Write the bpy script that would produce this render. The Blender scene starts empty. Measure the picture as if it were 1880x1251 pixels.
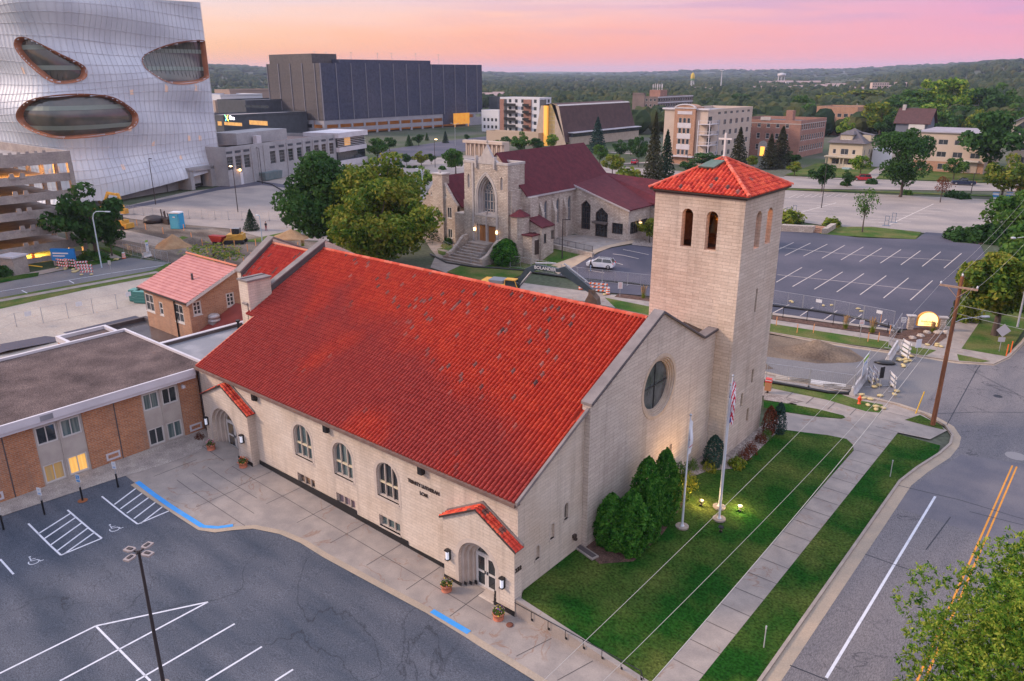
import bpy,bmesh,math,random
from mathutils import Vector,Matrix,noise
from mathutils.geometry import tessellate_polygon
from math import radians as rad,cos,sin
rnd=random.Random(7)
PI=math.pi; V3=Vector
C=bpy.context.scene.collection
SC=bpy.context.scene

# ---------------------------------------------------------------- camera
FPX,YAW,PITCH,ROLL,HC=1413.86,rad(129.667),rad(19.010),rad(0.209),28.0
def cam_axes():
    cy,sy,cp,sp=cos(YAW),sin(YAW),cos(PITCH),sin(PITCH)
    f=V3((cy*cp,sy*cp,-sp)); r=V3((sy,-cy,0)); d=f.cross(r)
    cr,sr=cos(ROLL),sin(ROLL)
    return r*cr + d*sr,d*cr - r*sr,f
AR,AD,AF=cam_axes()
cd=bpy.data.cameras.new('camera'); cam=bpy.data.objects.new('camera',cd); C.objects.link(cam)
cd.sensor_width=36; cd.lens=36*FPX/1880; cd.clip_start=0.5; cd.clip_end=40000
cam.matrix_world=Matrix(((AR.x,-AD.x,-AF.x,0),(AR.y,-AD.y,-AF.y,0),(AR.z,-AD.z,-AF.z,HC),(0,0,0,1)))
SC.camera=cam

# ---------------------------------------------------------------- sky,light,exposure
def lin(r,g,b):
    f=lambda c: ((c/255+.055)/1.055)**2.4 if c > 10 else c/255/12.92
    return (f(r),f(g),f(b),1)
W_=bpy.data.worlds.new("World"); SC.world=W_; W_.use_nodes=True
nt=W_.node_tree; N=nt.nodes; L=nt.links; N.clear()
def nmath(nt,op,a,b=None,clamp=False):
    n=nt.nodes.new('ShaderNodeMath'); n.operation=op; n.use_clamp=clamp
    for i,v in enumerate((a,b)):
        if v is None: continue
        if isinstance(v,(int,float)): n.inputs[i].default_value=v
        else: nt.links.new(v,n.inputs[i])
    return n.outputs[0]
def nramp(nt,fac,stops,interp='LINEAR'):
    n=nt.nodes.new('ShaderNodeValToRGB'); cr=n.color_ramp; cr.interpolation=interp
    while len(cr.elements) < len(stops): cr.elements.new(0.5)
    for e,(p,c) in zip(cr.elements,stops):
        e.position=p; e.color=c if len(c) == 4 else (*c,1)
    nt.links.new(fac,n.inputs[0]); return n.outputs[0]
def nmix(nt,fac,a,b,mode='MIX'):
    n=nt.nodes.new('ShaderNodeMix'); n.data_type='RGBA'; n.blend_type=mode
    for i,v in ((0,fac),(6,a),(7,b)):
        if isinstance(v,(int,float)): n.inputs[i].default_value=v
        elif isinstance(v,(tuple,list)): n.inputs[i].default_value=v if len(v) == 4 else (*v,1)
        else: nt.links.new(v,n.inputs[i])
    return n.outputs[2]
tc=N.new('ShaderNodeTexCoord')
nrm=N.new('ShaderNodeVectorMath'); nrm.operation='NORMALIZE'; L.new(tc.outputs['Generated'],nrm.inputs[0])
sx=N.new('ShaderNodeSeparateXYZ'); L.new(nrm.outputs[0],sx.inputs[0])
dt=N.new('ShaderNodeVectorMath'); dt.operation='DOT_PRODUCT'; L.new(nrm.outputs[0],dt.inputs[0])
dt.inputs[1].default_value=(sin(YAW),-cos(YAW),0)
az=nmath(nt,'MULTIPLY_ADD',dt.outputs['Value'],0.9); az.node.inputs[2].default_value=0.5; az.node.use_clamp=True
mp=N.new('ShaderNodeMapping'); mp.inputs['Scale'].default_value=(3.0,3.0,26.0); mp.inputs['Rotation'].default_value=(.02,.03,0)
L.new(nrm.outputs[0],mp.inputs[0])
cn=N.new('ShaderNodeTexNoise'); cn.inputs['Scale'].default_value=2.6; cn.inputs['Detail'].default_value=6; cn.inputs['Roughness'].default_value=.55
L.new(mp.outputs[0],cn.inputs[0])
el=nmath(nt,'MULTIPLY_ADD',sx.outputs[2],1/0.105); el.node.inputs[2].default_value=0
elw=nmath(nt,'ADD',el,nmath(nt,'MULTIPLY',nmath(nt,'SUBTRACT',cn.outputs[0],.5),.22),True)
left=nramp(nt,elw,[(0,lin(255,165,88)),(.3,lin(255,198,132)),(.6,lin(250,216,192)),(1,lin(214,218,240))])
mid=nramp(nt,elw,[(0,lin(255,150,118)),(.35,lin(255,176,138)),(.65,lin(250,199,182)),(1,lin(220,205,228))])
right=nramp(nt,elw,[(0,lin(245,155,168)),(.35,lin(240,160,180)),(.65,lin(224,162,198)),(1,lin(192,172,216))])
c1=nmix(nt,nramp(nt,az,[(.12,(0,0,0)),(.5,(1,1,1))]),left,mid)
c2=nmix(nt,nramp(nt,az,[(.5,(0,0,0)),(.95,(1,1,1))]),c1,right)
# mauve cloud streaks up on the right
cn2=N.new('ShaderNodeTexNoise'); cn2.inputs['Scale'].default_value=1.7; cn2.inputs['Detail'].default_value=8
mp2=N.new('ShaderNodeMapping'); mp2.inputs['Scale'].default_value=(3.4,3.4,44.0); mp2.inputs['Location'].default_value=(4.2,1.3,0); L.new(nrm.outputs[0],mp2.inputs[0]); L.new(mp2.outputs[0],cn2.inputs[0])
stm=nmath(nt,'MULTIPLY',nramp(nt,cn2.outputs[0],[(.48,(0,0,0)),(.66,(1,1,1))]),nmath(nt,'MULTIPLY',nramp(nt,az,[(.15,(0,0,0)),(.9,(1,1,1))]),nramp(nt,el,[(.25,(0,0,0)),(.7,(1,1,1))])))
c3=nmix(nt,nmath(nt,'MULTIPLY',stm,.55),c2,lin(186,158,204))
up=nmath(nt,'MULTIPLY_ADD',sx.outputs[2],1/.75,True); up.node.inputs[2].default_value=-.14
dome=nramp(nt,up,[(0,(.92,.80,.90,1)),(.25,(.98,.97,1.15,1)),(1,(.86,.95,1.28,1))])
c3=nmix(nt,1.0,c3,(.96,.90,.86),'MULTIPLY')
c4=nmix(nt,nramp(nt,sx.outputs[2],[(.105,(0,0,0)),(.25,(1,1,1))]),c3,dome)
bg=N.new('ShaderNodeBackground'); bg.inputs[1].default_value=1.0
L.new(c4,bg.inputs[0]); wo=N.new('ShaderNodeOutputWorld'); L.new(bg.outputs[0],wo.inputs[0])
sd=bpy.data.lights.new('sun','SUN'); sun=bpy.data.objects.new('sun',sd); C.objects.link(sun)
sd.energy=2.9; sd.angle=rad(11); sd.color=(1,.74,.55)
_d=V3((0.74,0.56,-0.50)).normalized()
sun.rotation_euler=_d.to_track_quat('-Z','Y').to_euler()
SC.view_settings.view_transform='Standard'; SC.view_settings.look='None'
SC.view_settings.exposure=0.28; SC.view_settings.gamma=1.0
SC.cycles.max_bounces=6; SC.cycles.transparent_max_bounces=12; SC.cycles.volume_bounces=0
SC.cycles.use_denoising=True; SC.cycles.caustics_reflective=False; SC.cycles.caustics_refractive=False

# ---------------------------------------------------------------- where a point of the photo lies on the ground
def ray(px,py):
    return AR*((px-940)/FPX) + AD*((py-625.5)/FPX) + AF
def Z(x,y):
    if y < 27.6 and x < -22.2:
        d=min(-22.2-x,32.6)
        return .026*d + (.06*(d-26) if d > 26 else 0)
    if x > -30 and y >= 27.0:
        r=max(0,min(1,(-13.9-x)/7.6)); f=1 if y < 56 else max(0,(66-y)/10)
        return .95*r*f
    if -105 < x < -54 and 88 < y < 165:
        q=lambda t: max(0.,min(1.,t))**2*(3-2*max(0.,min(1.,t)))
        return 2.3*q((y-90)/12)*q((-56-x)/9)*q((165-y)/35)*q((x+105)/8)
    return 0.0
def G(px,py,z=None):
    d=ray(px,py)
    zz=z if z is not None else 0
    for _ in range(1 if z is not None else 12):
        t=(zz-HC)/d.z; p=V3((d.x*t,d.y*t,zz))
        if z is None: zz=.5*zz+.5*Z(p.x,p.y)
    if z is None: p.z=Z(p.x,p.y)
    return p
def onx(px,py,x): d=ray(px,py)/ray(px,py).x*x; return V3((x,d.y,d.z+HC))
def ony(px,py,y): d=ray(px,py)/ray(px,py).y*y; return V3((d.x,y,d.z+HC))
def hz(px,py,P):
    d=ray(px,py); t=math.hypot(P[0],P[1])/math.hypot(d.x,d.y); return HC+d.z*t

# ---------------------------------------------------------------- materials
_m={}
def newmat(name):
    m=bpy.data.materials.new(name); m.use_nodes=True; nt=m.node_tree
    b=nt.nodes['Principled BSDF']; b.inputs['Specular IOR Level'].default_value=.3
    return m,nt,b
def mat(name,c,c2=None,scale=1.0,rough=.85,bump=0,bscale=None,metal=0,emit=None,estr=1,spec=.3,lo=.35,hi=.65,speck=0,sscale=30,detail=4,tr=0,stretch=None,vein=None):
    if name in _m: return _m[name]
    m,nt,b=newmat(name); _m[name]=m; L=nt.links
    b.inputs['Roughness'].default_value=rough; b.inputs['Metallic'].default_value=metal; b.inputs['Specular IOR Level'].default_value=spec
    b.inputs['Base Color'].default_value=(*c[:3],1)
    geo=nt.nodes.new('ShaderNodeNewGeometry'); vec=geo.outputs['Position']
    if stretch:
        mp=nt.nodes.new('ShaderNodeMapping'); mp.inputs['Scale'].default_value=stretch; L.new(vec,mp.inputs[0]); vec=mp.outputs[0]
    col=None
    if c2:
        n=nt.nodes.new('ShaderNodeTexNoise'); n.inputs['Scale'].default_value=scale; n.inputs['Detail'].default_value=detail; L.new(vec,n.inputs[0])
        col=nmix(nt,nramp(nt,n.outputs[0],[(lo,(0,0,0)),(hi,(1,1,1))]),c,c2)
    if speck:
        n=nt.nodes.new('ShaderNodeTexNoise'); n.inputs['Scale'].default_value=sscale; n.inputs['Detail'].default_value=2; L.new(vec,n.inputs[0])
        g=nramp(nt,n.outputs[0],[(.3,(1-speck,)*3),(.7,(1+speck,)*3)])
        col=nmix(nt,1.0,col if col else (*c[:3],1),g,'MULTIPLY')
    if vein:
        n=nt.nodes.new('ShaderNodeTexNoise'); n.inputs['Scale'].default_value=vein[2]; n.inputs['Detail'].default_value=7; n.inputs['Distortion'].default_value=.6; L.new(geo.outputs['Position'],n.inputs[0])
        n2=nt.nodes.new('ShaderNodeTexNoise'); n2.inputs['Scale'].default_value=vein[2]*.7; L.new(geo.outputs['Position'],n2.inputs[0])
        k=nramp(nt,nmath(nt,'ABSOLUTE',nmath(nt,'SUBTRACT',n.outputs[0],.5)),[(0,(1,1,1)),(vein[1],(0,0,0))])
        col=nmix(nt,nmath(nt,'MULTIPLY',nmath(nt,'MULTIPLY',k,nramp(nt,n2.outputs[0],[(.45,(0,0,0)),(.55,(1,1,1))])),vein[3]),col if col else (*c[:3],1),vein[0])
    if col: L.new(col,b.inputs['Base Color'])
    if bump:
        n=nt.nodes.new('ShaderNodeTexNoise'); n.inputs['Scale'].default_value=bscale or scale*6; n.inputs['Detail'].default_value=5; L.new(vec,n.inputs[0])
        bp=nt.nodes.new('ShaderNodeBump'); bp.inputs['Strength'].default_value=bump; bp.inputs['Distance'].default_value=.05
        L.new(n.outputs[0],bp.inputs['Height']); L.new(bp.outputs[0],b.inputs['Normal'])
    if emit: b.inputs['Emission Color'].default_value=(*emit[:3],1); b.inputs['Emission Strength'].default_value=estr
    return m
def wallcoord(nt):
    L=nt.links; geo=nt.nodes.new('ShaderNodeNewGeometry')
    sp=nt.nodes.new('ShaderNodeSeparateXYZ'); L.new(geo.outputs['Position'],sp.inputs[0])
    sn=nt.nodes.new('ShaderNodeSeparateXYZ'); L.new(geo.outputs['True Normal'],sn.inputs[0])
    ax=nmath(nt,'GREATER_THAN',nmath(nt,'ABSOLUTE',sn.outputs[0]),.6)
    u=nmath(nt,'ADD',nmath(nt,'MULTIPLY',sp.outputs[0],nmath(nt,'SUBTRACT',1,ax)),nmath(nt,'MULTIPLY',sp.outputs[1],ax))
    cb=nt.nodes.new('ShaderNodeCombineXYZ'); L.new(u,cb.inputs[0])
    up=nmath(nt,'GREATER_THAN',nmath(nt,'ABSOLUTE',sn.outputs[2]),.7)
    v=nmath(nt,'ADD',nmath(nt,'MULTIPLY',sp.outputs[2],nmath(nt,'SUBTRACT',1,up)),nmath(nt,'MULTIPLY',sp.outputs[1],up))
    L.new(v,cb.inputs[1]); return cb.outputs[0],geo.outputs['Position']
def brick(name,c1,c2,mortar,bw=.5,bh=.2,ms=.012,c3=None,vs=.35,bump=.4,rough=.9,speck=.12,streak=.32):
    if name in _m: return _m[name]
    m,nt,b=newmat(name); _m[name]=m; L=nt.links; b.inputs['Roughness'].default_value=rough
    uv,pos=wallcoord(nt)
    t=nt.nodes.new('ShaderNodeTexBrick'); L.new(uv,t.inputs[0])
    for k,v in (('Scale',1),('Mortar Size',ms),('Mortar Smooth',.15),('Bias',0),('Brick Width',bw),('Row Height',bh)): t.inputs[k].default_value=v
    t.inputs['Color1'].default_value=(*c1,1); t.inputs['Color2'].default_value=(*c2,1); t.inputs['Mortar'].default_value=(*mortar,1)
    n=nt.nodes.new('ShaderNodeTexNoise'); n.inputs['Scale'].default_value=vs; n.inputs['Detail'].default_value=5; L.new(pos,n.inputs[0])
    col=nmix(nt,nramp(nt,n.outputs[0],[(.35,(0,0,0)),(.7,(.75,)*3)]),t.outputs[0],nmix(nt,1.0,t.outputs[0],(*(c3 or (.75,.72,.7)),1),'MULTIPLY'))
    n2=nt.nodes.new('ShaderNodeTexNoise'); n2.inputs['Scale'].default_value=9; n2.inputs['Detail'].default_value=4; L.new(pos,n2.inputs[0])
    col=nmix(nt,1.0,col,nramp(nt,n2.outputs[0],[(.3,(1-speck,)*3),(.7,(1+speck,)*3)]),'MULTIPLY')
    mp=nt.nodes.new('ShaderNodeMapping'); mp.inputs['Scale'].default_value=(1.1,1.1,.10); L.new(pos,mp.inputs[0])
    n3=nt.nodes.new('ShaderNodeTexNoise'); n3.inputs['Scale'].default_value=1.3; n3.inputs['Detail'].default_value=6; L.new(mp.outputs[0],n3.inputs[0])
    col=nmix(nt,nramp(nt,n3.outputs[0],[(.52,(0,0,0)),(.72,(streak,)*3)]),col,(.20,.165,.14))
    L.new(col,b.inputs['Base Color'])
    bp=nt.nodes.new('ShaderNodeBump'); bp.inputs['Strength'].default_value=bump; bp.inputs['Distance'].default_value=.02; bp.invert=True
    L.new(t.outputs['Fac'],bp.inputs['Height']); L.new(bp.outputs[0],b.inputs['Normal'])
    return m
def leafmat(name,c,c2,scale=.6,c3=None):
    if name in _m: return _m[name]
    m,nt,b=newmat(name); _m[name]=m; L=nt.links
    geo=nt.nodes.new('ShaderNodeNewGeometry')
    n=nt.nodes.new('ShaderNodeTexNoise'); n.inputs['Scale'].default_value=scale; n.inputs['Detail'].default_value=3; L.new(geo.outputs['Position'],n.inputs[0])
    f=nmath(nt,'ADD',nmath(nt,'MULTIPLY',n.outputs[0],1.3),nmath(nt,'MULTIPLY',geo.outputs['Random Per Island'],.5))
    st=[(.45,c),(1.1 if not c3 else .9,c2)]
    st=[(.38,c),(.72,c2)] + ([(.97,c3)] if c3 else [])
    f=nmath(nt,'SUBTRACT',f,.2)
    col=nramp(nt,f,st); L.new(col,b.inputs['Base Color']); b.inputs['Roughness'].default_value=.7; b.inputs['Specular IOR Level'].default_value=.15
    tr=nt.nodes.new('ShaderNodeBsdfTranslucent'); L.new(col,tr.inputs[0])
    mx=nt.nodes.new('ShaderNodeMixShader'); mx.inputs[0].default_value=.3
    L.new(b.outputs[0],mx.inputs[1]); L.new(tr.outputs[0],mx.inputs[2]); L.new(mx.outputs[0],nt.nodes['Material Output'].inputs[0])
    return m

# ---------------------------------------------------------------- mesh builder and object tree
class MB:
    def __init__(s): s.v=[]; s.f=[]; s.m=[]; s.sm=[]; s.X=Matrix()
    def add(s,vs,fs,m=0,smooth=False):
        o=len(s.v); s.v += [s.X @ Vector(p) for p in vs]
        for f in fs: s.f.append([i+o for i in f]); s.m.append(m); s.sm.append(smooth)
    def box(s,x0,x1,y0,y1,z0,z1,m=0):
        vs=[(x,y,z) for z in (z0,z1) for x,y in ((x0,y0),(x1,y0),(x1,y1),(x0,y1))]
        s.add(vs,[(3,2,1,0),(4,5,6,7),(0,1,5,4),(1,2,6,5),(2,3,7,6),(3,0,4,7)],m); return s
    def poly(s,pts,m=0): s.add(pts,[list(range(len(pts)))],m); return s
    def prism(s,pts,z0,z1,m=0,ms=None):
        n=len(pts); vs=[(p[0],p[1],z0) for p in pts]+[(p[0],p[1],z1) for p in pts]
        s.add(vs,[list(range(n-1,-1,-1)),list(range(n,2*n))],m)
        s.add(vs,[(i,(i+1) % n,n+(i+1) % n,n+i) for i in range(n)],m if ms is None else ms); return s
    def extr(s,pts,vec,m=0,caps=True,ms=None):
        n=len(pts); a=[Vector(p) for p in pts]; b=[p+Vector(vec) for p in a]
        if caps: s.add(a+b,[list(range(n)),list(range(2*n-1,n-1,-1))],m)
        s.add(a+b,[(i,(i+1) % n,n+(i+1) % n,n+i) for i in range(n)],m if ms is None else ms); return s
    def cyl(s,p0,p1,r0,r1=None,n=10,m=0,caps=True,smooth=True):
        r1=r0 if r1 is None else r1; p0=Vector(p0); p1=Vector(p1); d=(p1-p0).normalized()
        a=d.orthogonal().normalized(); b=d.cross(a)
        vs=[p+(a*cos(2*PI*i/n)+b*sin(2*PI*i/n))*r for p,r in ((p0,r0),(p1,r1)) for i in range(n)]
        s.add(vs,[(i,(i+1) % n,n+(i+1) % n,n+i) for i in range(n)],m,smooth)
        if caps: s.add(vs,[list(range(n-1,-1,-1)),list(range(n,2*n))],m)
        return s
    def tube(s,pts,r,n=6,m=0,r1=None):
        pts=[Vector(p) for p in pts]; K=len(pts); vs=[]; a=None
        for i,p in enumerate(pts):
            d=(pts[min(i+1,K-1)]-pts[max(i-1,0)]).normalized()
            if a is None: a=d.orthogonal().normalized()
            a=(a-d*a.dot(d)).normalized(); b=d.cross(a); rr=r if r1 is None else r+(r1-r)*i/(K-1)
            vs += [p+(a*cos(2*PI*j/n)+b*sin(2*PI*j/n))*rr for j in range(n)]
        fs=[(i*n+j,i*n+(j+1) % n,(i+1)*n+(j+1) % n,(i+1)*n+j) for i in range(K-1) for j in range(n)]
        s.add(vs,fs,m,True); s.add(vs[:n],[list(range(n))[::-1]],m); s.add(vs[-n:],[list(range(n))],m); return s
    def lathe(s,prof,n=14,m=0,c=(0,0,0),smooth=True):
        vs=[(c[0]+r*cos(2*PI*j/n),c[1]+r*sin(2*PI*j/n),c[2]+z) for r,z in prof for j in range(n)]
        s.add(vs,[(i*n+j,i*n+(j+1) % n,(i+1)*n+(j+1) % n,(i+1)*n+j) for i in range(len(prof)-1) for j in range(n)],m,smooth)
        s.add(vs[:n],[list(range(n))[::-1]],m); s.add(vs[-n:],[list(range(n))],m); return s
    def ball(s,c,r,m=0,u=10,w=6,sz=1.0,jit=0):
        c=Vector(c); vs=[c+V3((0,0,-r*sz))]
        for i in range(1,w):
            th=PI*i/w
            for j in range(u):
                q=1+jit*(rnd.random()-.5); ph=2*PI*j/u
                vs.append(c+V3((r*q*sin(th)*cos(ph),r*q*sin(th)*sin(ph),-r*q*sz*cos(th))))
        vs.append(c+V3((0,0,r*sz))); t=len(vs)-1
        fs=[(0,1+(j+1) % u,1+j) for j in range(u)]+[(1+i*u+j,1+i*u+(j+1) % u,1+(i+1)*u+(j+1) % u,1+(i+1)*u+j) for i in range(w-2) for j in range(u)]
        fs += [(t,1+(w-2)*u+j,1+(w-2)*u+(j+1) % u) for j in range(u)]
        s.add(vs,fs,m,True); return s
WM={}
_mesh={}
def mesh_of(name,mb,mats,M=None):
    me=bpy.data.meshes.new(name); vs=[M @ p for p in mb.v] if M else mb.v
    me.from_pydata([tuple(p) for p in vs],[],mb.f); me.validate()
    for m in mats: me.materials.append(m)
    if len(me.polygons) == len(mb.m):
        me.polygons.foreach_set('material_index',mb.m); me.polygons.foreach_set('use_smooth',mb.sm)
    me.update(); return me
def thing(name,label,cat,loc=(0,0,0),rz=0,group=None):
    o=bpy.data.objects.new(name,None); C.objects.link(o); o.location=loc; o.rotation_euler=(0,0,rz); o.empty_display_size=.3
    o['label']=label; o['category']=cat
    if group: o['group']=group
    WM[o.name]=Matrix.Translation(Vector(loc)) @ Matrix.Rotation(rz,4,'Z'); return o
def part(name,mb,mats,parent,world=True,label=None):
    mats=mats if isinstance(mats,(list,tuple)) else [mats]
    me=mb if isinstance(mb,bpy.types.Mesh) else mesh_of(name,mb,mats,WM[parent.name].inverted() if world else None)
    o=bpy.data.objects.new(name,me); C.objects.link(o); o.parent=parent; WM[o.name]=WM[parent.name].copy()
    if label: o['label']=label
    return o
def single(name,mb,mats,label,cat,group=None,loc=None,world=True,rz=0,kind=None):
    mats=mats if isinstance(mats,(list,tuple)) else [mats]
    M=Matrix.Translation(Vector(loc or (0,0,0))) @ Matrix.Rotation(rz,4,'Z')
    me=mb if isinstance(mb,bpy.types.Mesh) else mesh_of(name,mb,mats,M.inverted() if world else None)
    o=bpy.data.objects.new(name,me); C.objects.link(o); o.location=loc or (0,0,0); o.rotation_euler=(0,0,rz); WM[o.name]=M
    if label: o['label']=label
    if cat: o['category']=cat
    if group: o['group']=group
    if kind: o['kind']=kind
    return o
def pf(*a,**k): return part(*a,world=False,**k)
def sf(*a,**k): return single(*a,world=False,**k)
def struct(name,mb,mats,kind='structure',label=None):
    o=single(name,mb,mats,label,None,kind=kind); return o
def dup(root,loc,rz=0,label=None,group=None,sc=None):
    r=root.copy(); C.objects.link(r); r.location=loc; r.rotation_euler=(0,0,rz)
    if sc: r.scale=(sc,sc,sc) if isinstance(sc,(int,float)) else sc
    if label: r['label']=label
    if group: r['group']=group
    for ch in list(root.children):
        c=ch.copy(); C.objects.link(c); c.parent=r
        for g in ch.children:
            d=g.copy(); C.objects.link(d); d.parent=c
    return r
# wall with openings: coordinates (u,z) on a plane; each opening gets reveals
def wall(mb,O,U,Nn,outer,holes=(),depth=.2,m=0,mr=None):
    O=Vector(O); U=Vector(U); Nn=Vector(Nn); P=lambda q,d=0: O+U*q[0]+V3((0,0,q[1]))-Nn*d
    loops=[[V3((q[0],q[1],0)) for q in outer]]+[[V3((q[0],q[1],0)) for q in h] for h in holes]
    flat=[q for l in loops for q in l]
    tr=tessellate_polygon(loops); mb.add([P(q) for q in flat],[list(t) for t in tr],m)
    for h in holes:
        n=len(h); mb.add([P(q) for q in h]+[P(q,depth) for q in h],[(i,(i+1) % n,n+(i+1) % n,n+i) for i in range(n)],m if mr is None else mr)
def gridwall(mb,O,U,Nn,u0,u1,z0,z1,rects,depth=.2,m=0):
    O=Vector(O); U=Vector(U); Nn=Vector(Nn); P=lambda a,b,d=0: O+U*a+V3((0,0,b))-Nn*d
    us=sorted({u0,u1,*[r[0] for r in rects],*[r[1] for r in rects]}); zs=sorted({z0,z1,*[r[2] for r in rects],*[r[3] for r in rects]})
    for i in range(len(zs)-1):
        run=None
        for j in range(len(us)-1):
            cu=(us[j]+us[j+1])/2; cz=(zs[i]+zs[i+1])/2
            hole=any(r[0] < cu < r[1] and r[2] < cz < r[3] for r in rects)
            if not hole and run is None: run=us[j]
            if hole and run is not None:
                mb.add([P(run,zs[i]),P(us[j],zs[i]),P(us[j],zs[i+1]),P(run,zs[i+1])],[(0,1,2,3)],m); run=None
        if run is not None: mb.add([P(run,zs[i]),P(us[-1],zs[i]),P(us[-1],zs[i+1]),P(run,zs[i+1])],[(0,1,2,3)],m)
    for a,b,c,d in rects:
        h=[(a,c),(b,c),(b,d),(a,d)]
        mb.add([P(*q) for q in h]+[P(*q,depth) for q in h],[(i,(i+1) % 4,4+(i+1) % 4,4+i) for i in range(4)],m)
def arch(u0,u1,z0,z1,n=12):
    r=(u1-u0)/2; c=(u0+u1)/2; zc=z1-r
    return [(u0,z0),(u1,z0)]+[(c+r*cos(PI*i/n),zc+r*sin(PI*i/n)) for i in range(n+1)]
def pointed(u0,u1,z0,z1,n=6,k=1.25):
    w=u1-u0; c=(u0+u1)/2; h=min(w*.95,z1-z0-.2); zc=z1-h; R=(h*h+w*w/4)/w; out=[(u0,z0),(u1,z0)]
    cu=u1-R; a1=math.asin(min(1,h/R))
    out += [(cu+R*cos(a1*i/n),zc+R*sin(a1*i/n)) for i in range(n+1)]
    cu=u0+R; out += [(cu-R*cos(a1*i/n),zc+R*sin(a1*i/n)) for i in range(n-1,-1,-1)]
    return out
def slab(mb,O,U,Nn,shape,d0,d1,m=0):
    O=Vector(O); U=Vector(U); Nn=Vector(Nn)
    pts=[O+U*q[0]+V3((0,0,q[1]))-Nn*d0 for q in shape]; mb.extr(pts,-Nn*(d1-d0),m)
def ubox(mb,O,U,Nn,u0,u1,z0,z1,d0,d1,m=0): slab(mb,O,U,Nn,[(u0,z0),(u1,z0),(u1,z1),(u0,z1)],d0,d1,m)
def ring(mb,O,U,Nn,shape,w,d0,d1,m=0):
    cx=sum(q[0] for q in shape)/len(shape); cz=sum(q[1] for q in shape)/len(shape); n=len(shape)
    inn=[]
    for i,q in enumerate(shape):
        a=Vector(shape[i-1]); b=Vector(q); c=Vector(shape[(i+1) % n])
        e1=(b-a); e2=(c-b); e1=e1.normalized() if e1.length > 1e-6 else e2.normalized(); e2=e2.normalized() if e2.length > 1e-6 else e1
        n1=V3((-e1.y,e1.x)); n2=V3((-e2.y,e2.x)); k=n1+n2; k=k.normalized() if k.length > 1e-3 else n1
        inn.append(b+k*(w/max(.5,k.dot(n1))))
    O=Vector(O); U=Vector(U); Nn=Vector(Nn); P=lambda q,d: O+U*q[0]+V3((0,0,q[1]))-Nn*d
    vs=[P(q,d) for d in (d0,d1) for q in shape]+[P(q,d) for d in (d0,d1) for q in inn]
    fs=[]
    for i in range(n):
        j=(i+1) % n
        fs += [(i,j,2*n+j,2*n+i),(n+j,n+i,3*n+i,3*n+j),(2*n+i,2*n+j,3*n+j,3*n+i),(j,i,n+i,n+j)]
    mb.add(vs,fs,m)
XU,YU=V3((1,0,0)),V3((0,1,0)); XN,YN=V3((1,0,0)),V3((0,-1,0))
# flat sheets of ground
def sheet(name,pts,layer,m,cell=None,kind='structure',drape=True,edge=0):
    bm=bmesh.new(); vs=[bm.verts.new((p[0],p[1],0)) for p in pts]
    for t in tessellate_polygon([[V3((p[0],p[1],0)) for p in pts]]):
        try: bm.faces.new([vs[i] for i in t])
        except ValueError: pass
    if cell:
        xs=[p[0] for p in pts]; ys=[p[1] for p in pts]
        for a,lo,hi in ((0,min(xs),max(xs)),(1,min(ys),max(ys))):
            q=math.floor(lo/cell)*cell+cell
            while q < hi:
                co=V3((q,0,0)) if a == 0 else V3((0,q,0)); no=V3((1,0,0)) if a == 0 else V3((0,1,0))
                bmesh.ops.bisect_plane(bm,geom=bm.verts[:]+bm.edges[:]+bm.faces[:],plane_co=co,plane_no=no); q += cell
    bmesh.ops.triangulate(bm,faces=bm.faces[:])
    for v in bm.verts: v.co.z=(Z(v.co.x,v.co.y) if drape else 0)+layer
    bm.normal_update(); bmesh.ops.reverse_faces(bm,faces=[f for f in bm.faces if f.normal.z < 0])
    me=bpy.data.meshes.new(name); bm.to_mesh(me); bm.free(); me.materials.append(m)
    o=bpy.data.objects.new(name,me); C.objects.link(o); o['kind']=kind; return o
def gp(s): return [G(*map(float,q.split(','))) for q in s.split()]
def strip(mb,pts,w,layer,m=0,h=0,cell=1.5):
    P=[]
    pts=[V3((p[0],p[1])) for p in pts]
    for a,b in zip(pts,pts[1:]):
        k=max(1,int((b-a).length/cell)); P += [a+(b-a)*i/k for i in range(k)]
    P.append(pts[-1]); n=len(P); vs=[]
    for i,p in enumerate(P):
        d=(P[min(i+1,n-1)]-P[max(i-1,0)]).normalized(); q=V3((-d.y,d.x))*w/2
        for s_ in (1,-1):
            r=p+q*s_; z=Z(r.x,r.y)+layer; vs.append((r.x,r.y,z+h))
            if h: vs.append((r.x,r.y,z-.05))
    if h: fs=[f for i in range(n-1) for f in ((4*i,4*i+2,4*i+6,4*i+4),(4*i+1,4*i,4*i+4,4*i+5),(4*i+2,4*i+3,4*i+7,4*i+6))]
    else: fs=[(2*i+1,2*i+3,2*i+2,2*i) for i in range(n-1)]
    mb.add(vs,fs,m)
# ================================================================ THE SETTING
m_grass=mat('lawn_grass',(.012,.058,.008),(.10,.115,.028),scale=.30,rough=1,bump=.9,bscale=12,speck=.5,sscale=7,lo=.40,hi=.80,detail=12,spec=.03)
m_verge=mat('verge_grass',(.045,.10,.018),(.13,.13,.045),scale=.35,rough=1,bump=.5,bscale=10,speck=.3,sscale=8,detail=8,spec=.05)
m_field=mat('town_ground',(.05,.075,.035),(.14,.13,.11),scale=.03,rough=1,speck=.2,sscale=2,detail=8,spec=.05)
m_conc=mat('pavement_concrete',(.34,.29,.255),(.26,.225,.205),scale=.9,rough=.9,bump=.12,bscale=30,speck=.07,sscale=14,detail=8,spec=.15,vein=((.24,.13,.08),.014,.45,.65))
m_concL=mat('old_concrete',(.33,.28,.25),(.24,.21,.2),scale=.12,rough=.9,speck=.10,sscale=3,detail=9,spec=.15,stretch=(1,1.6,1))
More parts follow.
